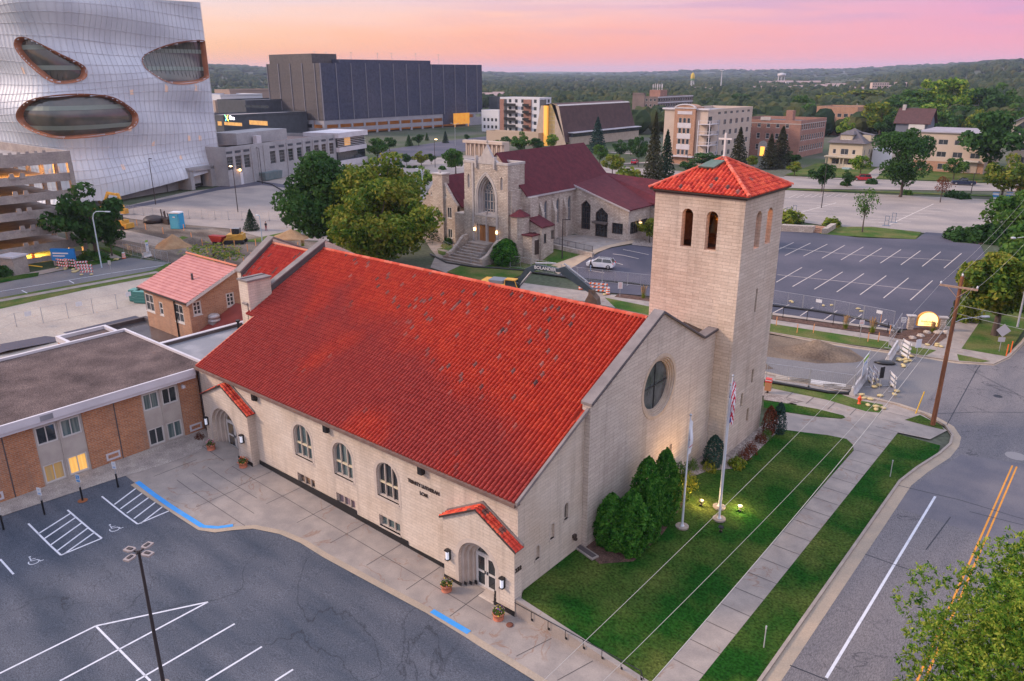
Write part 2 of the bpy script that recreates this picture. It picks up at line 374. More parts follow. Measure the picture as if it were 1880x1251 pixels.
m_kerb=mat('kerb_concrete',(.37,.31,.26),(.29,.24,.21),scale=1.2,rough=.9,bump=.1,bscale=20,speck=.08,spec=.15)
m_gutter=mat('gutter_concrete',(.40,.31,.23),(.33,.27,.21),scale=.8,rough=.9,speck=.1,sscale=12,spec=.15)
m_lot=mat('lot_asphalt',(.052,.064,.086),(.125,.128,.148),scale=.28,rough=.9,bump=.5,bscale=30,speck=.45,sscale=18,lo=.30,hi=.78,detail=11,spec=.2,stretch=(.55,1.9,1),vein=((.022,.024,.03),.005,.12,.6))
m_lot2=mat('dark_asphalt',(.060,.062,.085),(.11,.10,.125),scale=.10,rough=.85,speck=.15,sscale=12,lo=.35,hi=.7,detail=9,spec=.2)
m_road=mat('road_asphalt',(.20,.18,.18),(.115,.112,.125),scale=.26,rough=.9,bump=.5,bscale=30,speck=.35,sscale=16,lo=.3,hi=.75,detail=10,spec=.15,stretch=(1.6,.35,1),vein=((.04,.04,.05),.006,.22,.7))
m_side=mat('side_street_asphalt',(.20,.185,.18),(.12,.12,.135),scale=.14,rough=.9,speck=.18,sscale=10,lo=.35,hi=.72,detail=8,spec=.15)
m_white=mat('white_paint',(.62,.62,.66),(.42,.43,.48),scale=3,rough=.7,lo=.5,hi=.8,detail=8)
m_yellow=mat('yellow_paint',(.72,.28,.03),(.5,.22,.05),scale=3,rough=.7,lo=.5,hi=.8)
m_cream=mat('faded_paint',(.60,.52,.46),(.46,.40,.37),scale=2,rough=.8)
m_blue=mat('blue_paint',(.05,.28,.66),(.12,.32,.60),scale=2,rough=.7,lo=.5,hi=.8,detail=8)
m_joint=mat('pavement_joint',(.10,.085,.08),rough=1)
m_crack=mat('crack_sealant',(.018,.02,.03),rough=.5)
m_soil=mat('bare_soil',(.22,.165,.12),(.11,.085,.07),scale=.25,rough=1,bump=.8,bscale=5,speck=.25,sscale=6,detail=10,spec=.05)
m_soilD=mat('dark_soil',(.10,.078,.065),(.26,.21,.17),scale=.16,rough=1,bump=.8,bscale=4,speck=.3,sscale=4,detail=10,spec=.05,stretch=(.6,1.6,1),lo=.4,hi=.7)
m_sand=mat('sand',(.36,.23,.13),(.28,.17,.095),scale=.9,rough=1,bump=.6,bscale=6,speck=.15,sscale=10,spec=.05)
m_gravel=mat('pea_gravel',(.42,.37,.33),(.30,.26,.24),scale=1.2,rough=1,bump=1,bscale=30,speck=.45,sscale=22,spec=.1)
m_rock=mat('rock_mulch',(.34,.29,.26),(.20,.16,.14),scale=3,rough=1,bump=1,bscale=16,speck=.5,sscale=14,spec=.1)
m_mulch=mat('bark_mulch',(.15,.09,.07),(.09,.055,.045),scale=2,rough=1,bump=.8,speck=.4,sscale=12,spec=.05)
m_yard=mat('pale_yard_gravel',(.40,.35,.30),(.31,.27,.24),scale=.2,rough=1,speck=.12,sscale=5,detail=9,spec=.1,stretch=(.5,1.5,1))

# base terrain: one sheet out to the horizon,with hills
bm=bmesh.new()
xs=sorted({*[-108+4*i for i in range(15)],*[-14000+i*1000 for i in range(8)],*[-6000+i*400 for i in range(9)],*[-2400+200*i for i in range(8)],-850,-500,-300,-200,-120,-80,-60,-40,-30,-28,-26,-24,-22.2,-20,-18,-16,-14,-12,-8,0,10,40,100,300,700,1200,2000,3000,4500,6500,9000,12000})
ys=sorted({*[84+4*i for i in range(21)],-3000,-1000,-300,-100,-40,0,20,26.9,27.7,32,40,50,56,60,66,70,80,100,140,200,300,450,700,1000,*[1200+300*i for i in range(12)],*[5000+500*i for i in range(12)],12000,14000})
def hill(x,y):
    r=math.hypot(x,y); a=math.degrees(math.atan2(y,x))-math.degrees(YAW)
    if r < 900: return 0
    n=noise.noise(V3((x*.00045,y*.00045,3.1)))*.5+noise.noise(V3((x*.0012,y*.0012,9.7)))*.28+.45
    t=min(1,(r-1500)/4500) if r > 1500 else 0
    h=max(0,n)*85*t
    if a > 12: h += max(0,min(1,(a-12)/10))*max(0,min(1,(r-1500)/1800))*52
    if a < -22: h += max(0,min(1,(-a-22)/9))*max(0,min(1,(r-900)/1500))*44
    return h
V=[[bm.verts.new((x,y,(Z(x,y) if -110 < x < 10 and -2 < y < 170 else Z(x,y))*(1 if y > 60 else .0)-.09+hill(x,y))) for x in xs] for y in ys]
for j in range(len(ys)-1):
    for i in range(len(xs)-1): bm.faces.new((V[j][i],V[j][i+1],V[j+1][i+1],V[j+1][i]))
me=bpy.data.meshes.new('ground'); bm.to_mesh(me); bm.free(); me.materials.append(m_field)
o=bpy.data.objects.new('ground',me); C.objects.link(o); o['kind']='structure'

# --- front car park and paving
kerbE=gp('248,888 310,930 372,970 400,974 430,970 470,967 520,977 560,994 600,1019 650,1046 700,1073 790,1121 862,1165 1000,1251')
kerbE=[(p.x,p.y) for p in kerbE]+[(-9.2,24.2)]
wst=gp('0,980 248,888'); wx=lambda y: -53.15
sheet('front_car_park',[(wx(0),-40),(-9.25,-40),(-9.25,24.2)]+kerbE[:-1][::-1]+[(wx(0),kerbE[0][1])],.012,m_lot,cell=3)
sheet('front_paving',kerbE[:-1]+[(-14.06,24.25),(-14.06,26.95),(-22.1,26.95),(-22.3,27.58),(-54.9,27.58),(-54.9,-40),(wx(0),-40),(wx(0),kerbE[0][1]-.01)],.03,m_conc,cell=3)
gb=gp('0,950 217,879 289,858 368,830 388,812'); gb=[(p.x,p.y) for p in gb]
sheet('gravel_bed',[(-54.82,-30),(gb[0][0],-30)]+gb+[(gb[-1][0],27.3),(-54.82,27.3)],.05,m_gravel,cell=3)
mb=MB(); strip(mb,[(p[0],p[1]-.12) for p in kerbE],.42,.045,cell=1)
struct('paving_edge_kerb',mb,m_gutter)
mb=MB()
strip(mb,gp('252,886 312,930 372,968'),.34,.055); strip(mb,gp('372,968 400,970 428,966'),.30,.056); strip(mb,gp('793,1123 861,1163'),.34,.055)
struct('blue_kerb_paint',mb,m_blue)
mb=MB()
for k in range(9): strip(mb,[(-52.5+k*3.45,27.4),(-52.5+k*3.45+.02,max(21.5,24.6))],.05,.036)
for a,b in ((-53,-23),): strip(mb,[(a,25.9),(b,25.9)],.045,.036)
for s_ in ('262,872 452,1000' ,): pass
for k in range(3): strip(mb,[(-49.5,24.6-1.2*k),(-43.2+1.5*k,24.6-1.2*k)],.045,.036)
for x in (-51,-48.2,-45.3): strip(mb,[(x,24.6),(x,21.3)],.045,.036)
for x in (-20.2,-17.6,-15.4): strip(mb,[(x,24.6),(x+.6,26.8)],.05,.036)
for k in range(22): strip(mb,[(-14,29.5+k*1.85),(-12.25,29.5+k*1.85)],.045,.036)
for k in range(8): strip(mb,[(-14.5-k*1.9,65.6),(-14.5-k*1.9,68.3)],.05,.036)
struct('paving_joints',mb,m_joint)
# painted bays
mb=MB()
wl='52,961 107,1020|124,936 187,989|187,909 251,963|124,936 52,961'.split('|')[:3]
lines=['52,962 112,1020','124,937 187,989','187,912 253,963','112,1020 187,989','253,963 312,938','0,1027 25,1055',
         '70,981 130,943','81,990 140,950','92,1002 151,960','104,1013 163,969','116,1019 174,978',
         '210,927 250,897','221,935 264,904','233,943 276,912','246,953 288,921','258,962 301,929',
         '176,1150 382,1106','176,1150 276,1251','382,1106 110,1251','0,1237 176,1150','431,1146 250,1251','481,1188 378,1251','538,1230 505,1251']
for s_ in lines: strip(mb,gp(s_),.11,.02)
def wheelchair(px,py,s):
    c=G(px,py); u=(G(px+20,py-6)-c); u.z=0; u.normalize(); v=V3((-u.y,u.x,0)); P=lambda a,b: c+u*a*s+v*b*s
    strip(mb,[P(.45*cos(t),.45*sin(t)-.1) for t in [rad(150+i*22) for i in range(11)]],.09*s,.021,cell=.3)
    strip(mb,[P(-.25,.75),P(-.2,.15),P(.3,.1),P(.55,-.35),P(.8,-.3)],.10*s,.021,cell=.3); strip(mb,[P(-.22,.45),P(.2,.42)],.08*s,.021,cell=.3)
    strip(mb,[P(-.33,.95),P(-.15,.95)],.2*s,.021,cell=.3)
wheelchair(62,1031,.62); wheelchair(210,971,.62)
struct('car_park_markings',mb,m_white)

# --- main street,its kerbs,walks and verges
sheet('main_street',[(-9.22,-60),(9,-60),(9,700),(-6,700),(-6.6,240),(-7.2,130),(-7.4,98),(-8.1,91),(-9.3,87.7),(-12,86.3),(-12,70.2),(-9.3,68.6),(-8.0,65.5),(-8.9,59),(-9.22,55)],.012,m_road,cell=None)
kc=[(-9.9,-60),(-9.95,56),(-9.5,59),(-8.75,62.5),(-8.45,65),(-8.65,66.8),(-9.5,68.5),(-11.4,69.95),(-14,70.6),(-18,70.5),(-26,70.5),(-40,70.5),(-75,70.5)]
mb=MB(); strip(mb,[(x+.42 if i < 4 else x+.25,y+(.1 if i > 5 else 0)+(.18 if i > 8 else 0)) for i,(x,y) in enumerate(kc)],.75,.018,cell=1)
struct('street_gutter',mb,m_gutter)
mb=MB(); strip(mb,kc,.17,0,h=.13,cell=1)
nk=[(p.x,p.y) for p in gp('1091,565 1199,584 1415,612 1566,637 1694,655 1758,665 1822,670 1850,657 1880,627')]+[(-7.2,130),(-6.8,210)]
strip(mb,nk,.17,0,h=.13,cell=1); struct('kerb',mb,m_kerb)
mb=MB(); strip(mb,[(x,y-.35 if i < 6 else y) for i,(x,y) in enumerate(nk)],.5,.02,cell=2); struct('far_gutter',mb,m_gutter)
mb=MB(); strip(mb,gp('1517,1245 1717,912'),.15,.018); struct('white_lane_line',mb,m_white)
mb=MB()
for dx in (-.14,.14): strip(mb,[(-3.9+dx,-30),(-3.9+dx,64)],.11,.018)
struct('yellow_centre_lines',mb,m_yellow)
mb=MB()
for s_ in ('1588,1018 1650,1040 1715,1062','1450,1222 1520,1250','1650,892 1700,904 1760,918 1880,954','1736,785 1793,680 1816,648','1720,760 1800,757 1880,758','1776,676 1840,710 1880,730','1780,940 1880,965','1745,950 1700,1010'): strip(mb,gp(s_),.07,.019)
for s_ in ('1468,405 1495,470 1530,490',): pass
for s_ in ('1605,465 1592,485 1589,497 1596,505','1503,470 1488,488','1460,490 1530,497 1600,495','1570,500 1680,500 1750,505','1500,556 1530,535 1560,530','1655,565 1700,560 1740,553'): strip(mb,gp(s_),.22,.02)
struct('crack_seams',mb,m_crack)
# patched and repaired pieces of the crossing
sheet('street_patch',[(p.x,p.y) for p in gp('1695,880 1765,835 1880,852 1880,1010 1640,930')],.0145,mat('newer_asphalt',(.17,.155,.165),(.125,.12,.14),scale=.4,rough=.9,speck=.15,sscale=16,spec=.15))
mb=MB(); c=G(1865,838)
mb.lathe([(.75,.016),(.75,.02)],14,0,(c.x,c.y,0)); c=G(1832,728); mb.lathe([(.38,.016),(.38,.022)],14,1,(c.x,c.y,0)); c=G(1838,714)
struct('manhole_covers',mb,[mat('pale_patch',(.28,.25,.24),rough=.9),m_crack])
sheet('street_walk',[(-14.05,-40),(-12.25,-40),(-12.25,64.6),(-9.9,64.9),(-9.2,67.6),(-11.4,69.6),(-14,70.45),(-75,70.42),(-75,64.8),(-20.7,64.8),(-20.7,57.2),(-15.2,60.2),(-14.05,59.0)],.03,m_conc,cell=2)
sheet('verge',[(-12.24,-40),(-10.03,-40),(-10.03,56),(-9.6,59),(-8.85,62.6),(-9.0,64.2),(-12.24,64.3)],.036,m_grass,cell=2)
lw=gp('1566,818 1554,807 1520,800 1433,789')
sheet('lawn',[(-13.95,27.25),(-14.08,59)]+[(p.x,p.y) for p in lw]+[(-20.82,58),(-20.82,49.5),(-22.1,49.45),(-22.45,33.5),(-22.45,27.25)],.05,m_grass,cell=1)
sheet('lawn_wedge',[(p.x,p.y) for p in gp('1402,737 1445,742 1500,752 1548,764 1552,768 1545,770 1500,766 1438,757 1402,750')],.06,m_grass,cell=2)
sheet('street_verge',[(p.x,p.y) for p in gp('1413,699 1430,702 1543,725 1577,736 1621,744 1617,759 1589,756 1518,735 1413,713')]+[(-50,68.6),(-50,70.3)],.045,m_verge,cell=4)
sheet('corner_verge',[(p.x,p.y) for p in gp('1661,772 1689,763 1728,783 1733,790 1707,784')],.05,m_grass)
sheet('rock_bed',[(p.x,p.y) for p in gp('1262,838 1243,868 1262,880 1300,866 1345,862 1378,842 1432,792 1436,780')]+[(-20.83,58),(-20.83,49.5),(-22.1,49.4)],.07,m_rock,cell=1)
sheet('rock_strip',[(p.x,p.y) for p in gp('1402,724 1430,727 1475,738 1445,742 1402,735')],.055,m_rock,cell=2)
sheet('shrub_bed',[(-22.1,33.2),(-20.6,32.8),(-19.3,34.5),(-19.4,38.2),(-20.2,43),(-22.1,44)],.075,m_mulch,cell=1)
# side street
sheet('side_street',[(-9.2,68.7),(-12,70.4),(-75,70.4),(-75,80),(-60,81)]+nk[2:6]+[(-9,88)],.010,m_side)
sheet('dug_up_street',[(-75,70.95),(-40,70.95),(-27,70.95)]+[(p.x,p.y) for p in gp('1490,672 1590,661 1560,641 1415,613')]+[(-60,80.5),(-75,79)],.02,m_soil)
sheet('worn_slab',[(p.x,p.y) for p in gp('1405,655 1500,668 1590,668 1572,716 1440,690 1405,668')],.026,m_side)
sheet('far_verge',[(p.x,p.y) for p in gp('1110,547 1200,565 1415,595 1630,628 1640,643 1513,627 1415,611 1200,581 1130,566')],.04,m_verge)
sheet('verge_corner',[(p.x,p.y) for p in gp('1656,634 1719,644 1697,655 1651,645')],.04,m_verge)
sheet('far_walk',[(p.x,p.y) for p in gp('930,516 1060,533 1200,551 1415,587 1605,615 1717,633 1775,573 1806,583 1765,641 1850,655 1822,669 1758,664 1694,654 1630,642 1513,627 1415,611 1200,581 1070,553 900,545')],.03,m_conc,cell=5)
sheet('corner_lawn',[(p.x,p.y) for p in gp('1812,572 1880,550 1880,606 1846,655 1765,641')],.04,m_verge)
sheet('verge_tip',[(p.x,p.y) for p in gp('1757,651 1818,664 1800,667 1761,665')],.045,m_verge)
# dark asphalt lot beyond
sheet('asphalt_car_park',[(p.x,p.y) for p in gp('1025,503 1160,450 1205,446 1436,425 1502,428 1579,437 1681,440 1799,449 1810,470 1780,520 1742,585 1700,603 1646,606 1418,575 1200,545 1120,538 1085,534')],.035,m_lot2,cell=4)
mb=MB()
for s_ in ('1420,463 1457,446','1441,470 1488,447','1475,471 1519,449','1509,475 1551,451','1544,478 1585,454','1578,481 1619,456','1616,484 1654,459','1654,487 1690,461','1693,490 1727,463','1733,493 1765,466',
           '1425,519 1472,492','1455,527 1509,496','1495,532 1547,500','1536,537 1586,503','1579,542 1627,507','1622,548 1668,511','1671,552 1712,516',
           '1432,455 1560,468 1748,479','1427,505 1560,519 1690,534','1420,575 1449,560','1469,581 1493,565','1513,588 1537,571','1560,594 1582,578','1612,600 1627,587',
           '1064,515 1110,528','1118,480 1152,489','1125,467 1182,478','1144,459 1198,470','1080,497 1140,508'): strip(mb,gp(s_),.13,.05)
struct('bay_lines',mb,m_cream)
sheet('kerb_border',[(p.x,p.y) for p in gp('1418,575 1646,606 1648,610 1418,579')],.045,m_kerb)
sheet('planting_bed',[(p.x,p.y) for p in gp('1418,580 1648,611 1735,590 1738,620 1715,636 1605,614 1418,587')],.04,m_mulch)
sheet('kerbside_bed',[(p.x,p.y) for p in gp('1135,540 1200,548 1200,555 1128,546')],.045,m_mulch)
# pale concrete lot beyond that
sheet('concrete_car_park',[(p.x,p.y) for p in gp('1190,343 1441,352 1860,370 1860,400 1830,407 1800,432 1743,432 1681,427 1590,424 1523,416 1492,411 1436,404 1200,390')],.03,m_concL)
mb=MB()
for s_ in ('1445,397 1535,373','1633,413 1714,375'): strip(mb,gp(s_),.25,.045)
for k in range(9):
    for s_,e_ in ((('1470','1526'),0),(('1640','1716'),9)):
        y=375+e_+k*4.4; x0=1556-k*14 if not e_ else 1745-k*15
        strip(mb,[G(x0-42,y-1),G(x0+2,y+1)],.2,.045); strip(mb,[G(x0+16-90,y-2.5),G(x0+16-52,y-1.3)],.14,.045) if k < 7 else None
for k in range(8): strip(mb,[G(1448+k*14,364-.4*k),G(1462+k*14,358-.4*k)],.14,.045)
for k in range(5): strip(mb,[G(1792-k*6,408+k*5),G(1820-k*4,411+k*5)],.14,.045)
struct('faded_bay_lines',mb,m_cream)
sheet('grass_island',[(p.x,p.y) for p in gp('1504,430 1523,417 1600,417 1692,427 1681,440 1553,434')],.06,m_verge)
sheet('lot_link',[(p.x,p.y) for p in gp('1681,440 1700,427 1743,430 1750,446')],.05,m_lot2)
sheet('rock_verge',[(p.x,p.y) for p in gp('1743,432 1768,424 1830,440 1799,449')],.06,m_mulch)
# far street and its walks
sheet('far_street',[(p.x,p.y) for p in gp('1040,300 1240,314 1500,329 1880,339 1880,352 1500,347 1200,338 1020,318')],.025,m_concL)
mb=MB()
for s_ in ('1440,351 1650,360 1880,371','1440,325 1700,334 1880,341'): strip(mb,gp(s_),2.2,.045,cell=30)
struct('far_street_walks',mb,m_conc)
mb=MB(); strip(mb,gp('1440,347.5 1650,354 1880,362'),2.6,.05,cell=30); struct('far_street_verge',mb,m_verge)
sheet('house_lawns',[(p.x,p.y) for p in gp('1440,322 1500,300 1660,300 1880,322 1880,338 1700,331 1500,325')],.035,m_verge)
mb=MB(); strip(mb,gp('1596,328 1615,312 1632,303'),3.2,.06); struct('driveway',mb,m_conc)
mb=MB()
strip(mb,gp('1130,302 1200,298 1260,303'),3.5,.05,cell=20); strip(mb,gp('1120,280 1180,284'),3,.05,cell=20)
struct('footpaths',mb,m_conc)

# --- mid-left: dug-up ground,concrete yards,the street by the multi-storey
sheet('concrete_yard',[(p.x,p.y) for p in gp('200,386 345,352 410,344 560,312 700,296 860,296 900,330 780,420 700,445 480,440 330,412 215,402')],.02,m_concL)
sheet('dug_ground',[(p.x,p.y) for p in gp('196,392 240,402 330,412 420,420 480,436 620,448 620,520 440,520 290,476 160,436')],.03,m_soilD)
sheet('haul_road',[(p.x,p.y) for p in gp('180,415 240,425 330,445 300,456 200,436')],.045,mat('packed_earth',(.34,.28,.23),(.24,.19,.16),scale=.3,rough=1,speck=.15,sscale=3,stretch=(.5,1.6,1)))
sheet('dark_apron',[(p.x,p.y) for p in gp('196,392 205,384 345,358 420,338 475,333 570,345 560,350 480,340 400,350 300,372')],.035,m_lot2)
sheet('plaza',[(p.x,p.y) for p in gp('690,300 860,285 1000,300 900,345 760,345 700,320')],.03,m_concL)
sheet('church_street',[(p.x,p.y) for p in gp('690,278 830,258 900,250 905,268 780,292 700,300')],.04,m_lot2)
sheet('green_patch',[(p.x,p.y) for p in gp('712,283 740,282 740,289 712,291')],.06,m_verge)
sheet('soil_grass',[(p.x,p.y) for p in gp('470,438 530,425 560,420 570,424 500,446 440,444')],.05,m_verge)
sheet('soil_grass_tuft',[(p.x,p.y) for p in gp('322,440 335,434 352,438 348,444')],.05,m_verge)
sheet('west_street',[(p.x,p.y) for p in gp('0,521 72,506 128,495 224,477 240,474 310,483 280,497 0,547')]+[(-112,-20),(-124,-20)],.035,m_side)
sheet('west_verge',[(p.x,p.y) for p in gp('0,547 280,497 310,483 320,495 300,505 160,532 0,568')]+[(-104,-20),(-112,-20)],.04,m_verge)
mb=MB(); strip(mb,[(-110.5,-20)]+gp('0,553 150,526 290,500'),1.3,.06,cell=10); struct('west_walk',mb,m_conc)
mb=MB(); strip(mb,gp('0,536 200,503 300,488'),.14,.05,cell=10); strip(mb,gp('127,516 136,521'),.14,.05); strip(mb,gp('40,534 50,539'),.14,.05); struct('west_street_lines',mb,m_white)
sheet('pale_yard',[(p.x,p.y) for p in gp('0,568 160,532 300,505 330,500 460,520 460,640 200,640 0,680')]+[(-80,-20),(-104,-20)],.03,m_yard)
mb=MB(); strip(mb,[(-84,-20)]+gp('0,640 120,618 260,585'),3.2,.05,cell=10); struct('yard_strip',mb,m_lot2)
sheet('garage_forecourt',[(p.x,p.y) for p in gp('0,512 60,500 165,480 215,462 235,472 130,493 72,505 0,520')],.04,m_conc)
sheet('garage_lawn_strip',[(p.x,p.y) for p in gp('0,512 45,504 72,501 70,508 0,520')],.06,m_grass)
sheet('garage_lawn_corner',[(p.x,p.y) for p in gp('120,492 160,481 215,474 222,478 150,492 128,495')],.06,m_grass)
sheet('garage_lawn_bank',[(p.x,p.y) for p in gp('180,455 200,456 240,470 225,474')],.06,m_grass)

# ground round the second church
sheet('church_lawn',[(p.x,p.y) for p in gp('820,500 870,515 935,514 960,505 1088,462 1010,452 985,470 940,487 890,486 860,482')],.06,m_verge,cell=3)
sheet('church_forecourt',[(p.x,p.y) for p in gp('780,440 800,470 790,492 820,502 870,484 850,470 835,450')],.05,m_conc,cell=3)
sheet('round_lawn',[(p.x,p.y) for p in gp('803,458 812,449 828,448 834,456 830,466 815,471 805,467')],.075,m_verge,cell=2)
sheet('side_lawn',[(p.x,p.y) for p in gp('752,405 775,399 788,405 775,412 755,412')],.06,m_verge,cell=3)
sheet('side_lawn_strip',[(p.x,p.y) for p in gp('750,382 775,374 782,379 760,386')],.06,m_verge,cell=3)
sheet('terrace',[(p.x,p.y) for p in gp('1010,450 1085,463 1160,445 1195,432 1195,425 1150,437 1060,432 1020,432')],.06,m_conc,cell=3)
sheet('tan_footpath',[(p.x,p.y) for p in gp('1005,490 1088,461 1160,442 1172,446 1030,502 1025,505')],.08,mat('tan_paving',(.42,.32,.23),(.36,.27,.20),scale=1,rough=.9,speck=.08),cell=3)
sheet('church_rock_bed',[(p.x,p.y) for p in gp('1162,446 1195,428 1206,430 1206,456 1160,451')],.09,m_rock,cell=3)
# ================================================================ THE RED-ROOFED STONE CHURCH
m_lime=brick('cream_limestone',(.62,.53,.45),(.56,.475,.40),(.42,.35,.30),bw=.92,bh=.21,ms=.011,c3=(.86,.80,.74),vs=.4,speck=.08)
m_limeT=brick('tower_limestone',(.61,.515,.435),(.52,.43,.36),(.36,.30,.25),bw=1.05,bh=.235,ms=.013,c3=(.74,.66,.60),vs=.22,speck=.10)
m_limeG=brick('gable_limestone',(.60,.52,.45),(.52,.44,.38),(.36,.30,.255),bw=.98,bh=.225,ms=.013,c3=(.80,.78,.78),vs=.2,speck=.10)
m_smooth=mat('smooth_limestone',(.52,.44,.38),(.44,.37,.32),scale=1.5,rough=.85,speck=.06)
m_cope=mat('coping_stone',(.235,.20,.19),(.17,.145,.14),scale=1,rough=.8,speck=.1)
m_copeD=mat('lead_flashing',(.105,.085,.085),(.075,.062,.065),scale=1,rough=.6)
m_bronze=mat('bronze_trim',(.05,.033,.028),rough=.45,spec=.5)
m_gutterM=mat('brown_gutter',(.20,.13,.105),(.14,.09,.075),scale=2,rough=.6)
m_black=mat('black_metal',(.012,.012,.014),rough=.4,spec=.5)
m_glass=mat('dark_glass',(.035,.045,.05),(.02,.024,.03),scale=.8,rough=.07,spec=.9)
m_glassB=mat('curtained_glass',(.07,.11,.115),(.16,.20,.19),scale=2.2,rough=.12,spec=.8,stretch=(3,3,.1),lo=.45,hi=.6)
m_warm=mat('lit_curtain',(.7,.45,.15),(.5,.3,.08),scale=3,rough=.4,emit=(1,.52,.12),estr=.55,stretch=(3,3,.1))
m_frame=mat('white_frame',(.55,.52,.50),rough=.6)
m_wood=mat('varnished_door',(.30,.13,.05),rough=.5)
m_terra=mat('terracotta',(.55,.20,.12),(.45,.14,.08),scale=6,rough=.8)

def tilemat(name,w,l,y0,sl,main=True,axis='x',base=((.37,.030,.014),(.41,.036,.016),(.47,.052,.021)),greys=.965):
    m,nt,b=newmat(name); L=nt.links; b.inputs['Roughness'].default_value=.7; b.inputs['Specular IOR Level'].default_value=.22
    geo=nt.nodes.new('ShaderNodeNewGeometry'); sp=nt.nodes.new('ShaderNodeSeparateXYZ'); L.new(geo.outputs['Position'],sp.inputs[0])
    a,c_=(sp.outputs[0],sp.outputs[1]) if axis == 'x' else (sp.outputs[1],sp.outputs[0])
    fx=nmath(nt,'FLOOR',nmath(nt,'DIVIDE',a,w)); fy=nmath(nt,'FLOOR',nmath(nt,'DIVIDE',nmath(nt,'SUBTRACT',c_,y0),l*sl))
    cb=nt.nodes.new('ShaderNodeCombineXYZ'); L.new(fx,cb.inputs[0]); L.new(fy,cb.inputs[1])
    wn=nt.nodes.new('ShaderNodeTexWhiteNoise'); wn.noise_dimensions='2D'; L.new(cb.outputs[0],wn.inputs['Vector'])
    col=nramp(nt,wn.outputs['Value'],[(0,base[0]),(.45,base[1]),(1,base[2])])
    big=nt.nodes.new('ShaderNodeTexNoise'); big.inputs['Scale'].default_value=.16; big.inputs['Detail'].default_value=3; L.new(cb.outputs[0],big.inputs[0]); big.inputs['Scale'].default_value=.05
    if main:

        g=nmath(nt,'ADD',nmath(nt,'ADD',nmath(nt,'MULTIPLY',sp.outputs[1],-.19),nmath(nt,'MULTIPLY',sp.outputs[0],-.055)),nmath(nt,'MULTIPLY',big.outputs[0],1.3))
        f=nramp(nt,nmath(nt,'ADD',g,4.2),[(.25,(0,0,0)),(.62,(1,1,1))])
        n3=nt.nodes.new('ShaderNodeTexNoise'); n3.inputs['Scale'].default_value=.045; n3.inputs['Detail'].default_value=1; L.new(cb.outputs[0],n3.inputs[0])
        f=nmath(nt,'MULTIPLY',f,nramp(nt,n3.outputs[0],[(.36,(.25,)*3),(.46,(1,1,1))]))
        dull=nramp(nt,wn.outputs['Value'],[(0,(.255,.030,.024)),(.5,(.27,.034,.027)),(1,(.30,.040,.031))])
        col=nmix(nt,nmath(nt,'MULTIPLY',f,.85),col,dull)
        ug=nramp(nt,nmath(nt,'ADD',nmath(nt,'MULTIPLY',g,-1),-3.7),[(0,(0,0,0)),(.4,(1,1,1))])
    wn2=nt.nodes.new('ShaderNodeTexWhiteNoise'); wn2.noise_dimensions='3D'; L.new(cb.outputs[0],wn2.inputs['Vector'])
    gm=nmath(nt,'GREATER_THAN',nmath(nt,'ADD',wn2.outputs['Value'],nmath(nt,'MULTIPLY',nmath(nt,'SUBTRACT',big.outputs[0],.5),.25)),greys)
    if main: gm=nmath(nt,'MULTIPLY',gm,nmath(nt,'SUBTRACT',1,nmath(nt,'MULTIPLY',f,.9)))
    sh=nt.nodes.new('ShaderNodeSeparateColor'); L.new(wn2.outputs['Color'],sh.inputs[0])
    grey=nramp(nt,sh.outputs[1],[(0,(.10,.05,.045)),(1,(.36,.13,.10))])
    col=nmix(nt,gm,col,grey)
    if not main: col=nmix(nt,.0,col,col)
    n9=nt.nodes.new('ShaderNodeTexNoise'); n9.inputs['Scale'].default_value=3; n9.inputs['Detail'].default_value=5; L.new(geo.outputs['Position'],n9.inputs[0])
    col=nmix(nt,1.0,col,nramp(nt,n9.outputs[0],[(.3,(.88,)*3),(.7,(1.1,)*3)]),'MULTIPLY')
    L.new(col,b.inputs['Base Color']); _m[name]=m; return m
def tileroof(mb,O,U,V,lu,lv,w=.25,l=.38,h=.145,clip=None,m=0):
    O=Vector(O); U=Vector(U).normalized(); V=Vector(V).normalized(); Nn=U.cross(V); Nn=Nn if Nn.z > 0 else -Nn
    prof=[(0,-.25),(.15,-.25),(.20,.3),(.33,.86),(.5,1),(.67,.86),(.80,.3),(.85,-.25)]
    nu=max(1,round(lu/w)); w=lu/nu; nv=max(1,round(lv/l)); l=lv/nv
    for r in range(nv):
        cols=range(nu)
        if clip: cols=[c for c in cols if clip((c+.5)*w,(r+.5)*l)]
        if not cols: continue
        c0,c1=cols[0],cols[-1]
        us=[((c+a)*w,hh*h) for c in range(c0,c1+1) for a,hh in prof]+[((c1+1)*w,-.25*h)]
        k=len(us); vs=[O+U*u+V*(r*l-.02)+Nn*(hh+.042) for u,hh in us]+[O+U*u+V*((r+1)*l)+Nn*(hh*.9+.012) for u,hh in us]+[O+U*u+V*(r*l-.02)+Nn*(hh*.2-.01) for u,hh in us]
        mb.add(vs,[(i,i+1,k+i+1,k+i) for i in range(k-1)]+[(2*k+i,2*k+i+1,i+1,i) for i in range(k-1)],m,False)
def ridge(mb,a,b,r=.13,l=.42,m=0):
    a=Vector(a); b=Vector(b); d=b-a; k=max(1,round(d.length/l)); d /= k
    for i in range(k):
        p=a+d*i; q=a+d*(i+1.08); s=d.cross(V3((0,0,1))).normalized(); up=s.cross(d).normalized()
        vs=[c+s*(rr*cos(t))+up*(rr*sin(t)) for c,rr in ((p,r*1.12),(q,r*.95)) for t in [PI*j/6 for j in range(7)]]
        mb.add(vs,[(j,j+1,8+j,7+j) for j in range(6)]+[list(range(7))],m)
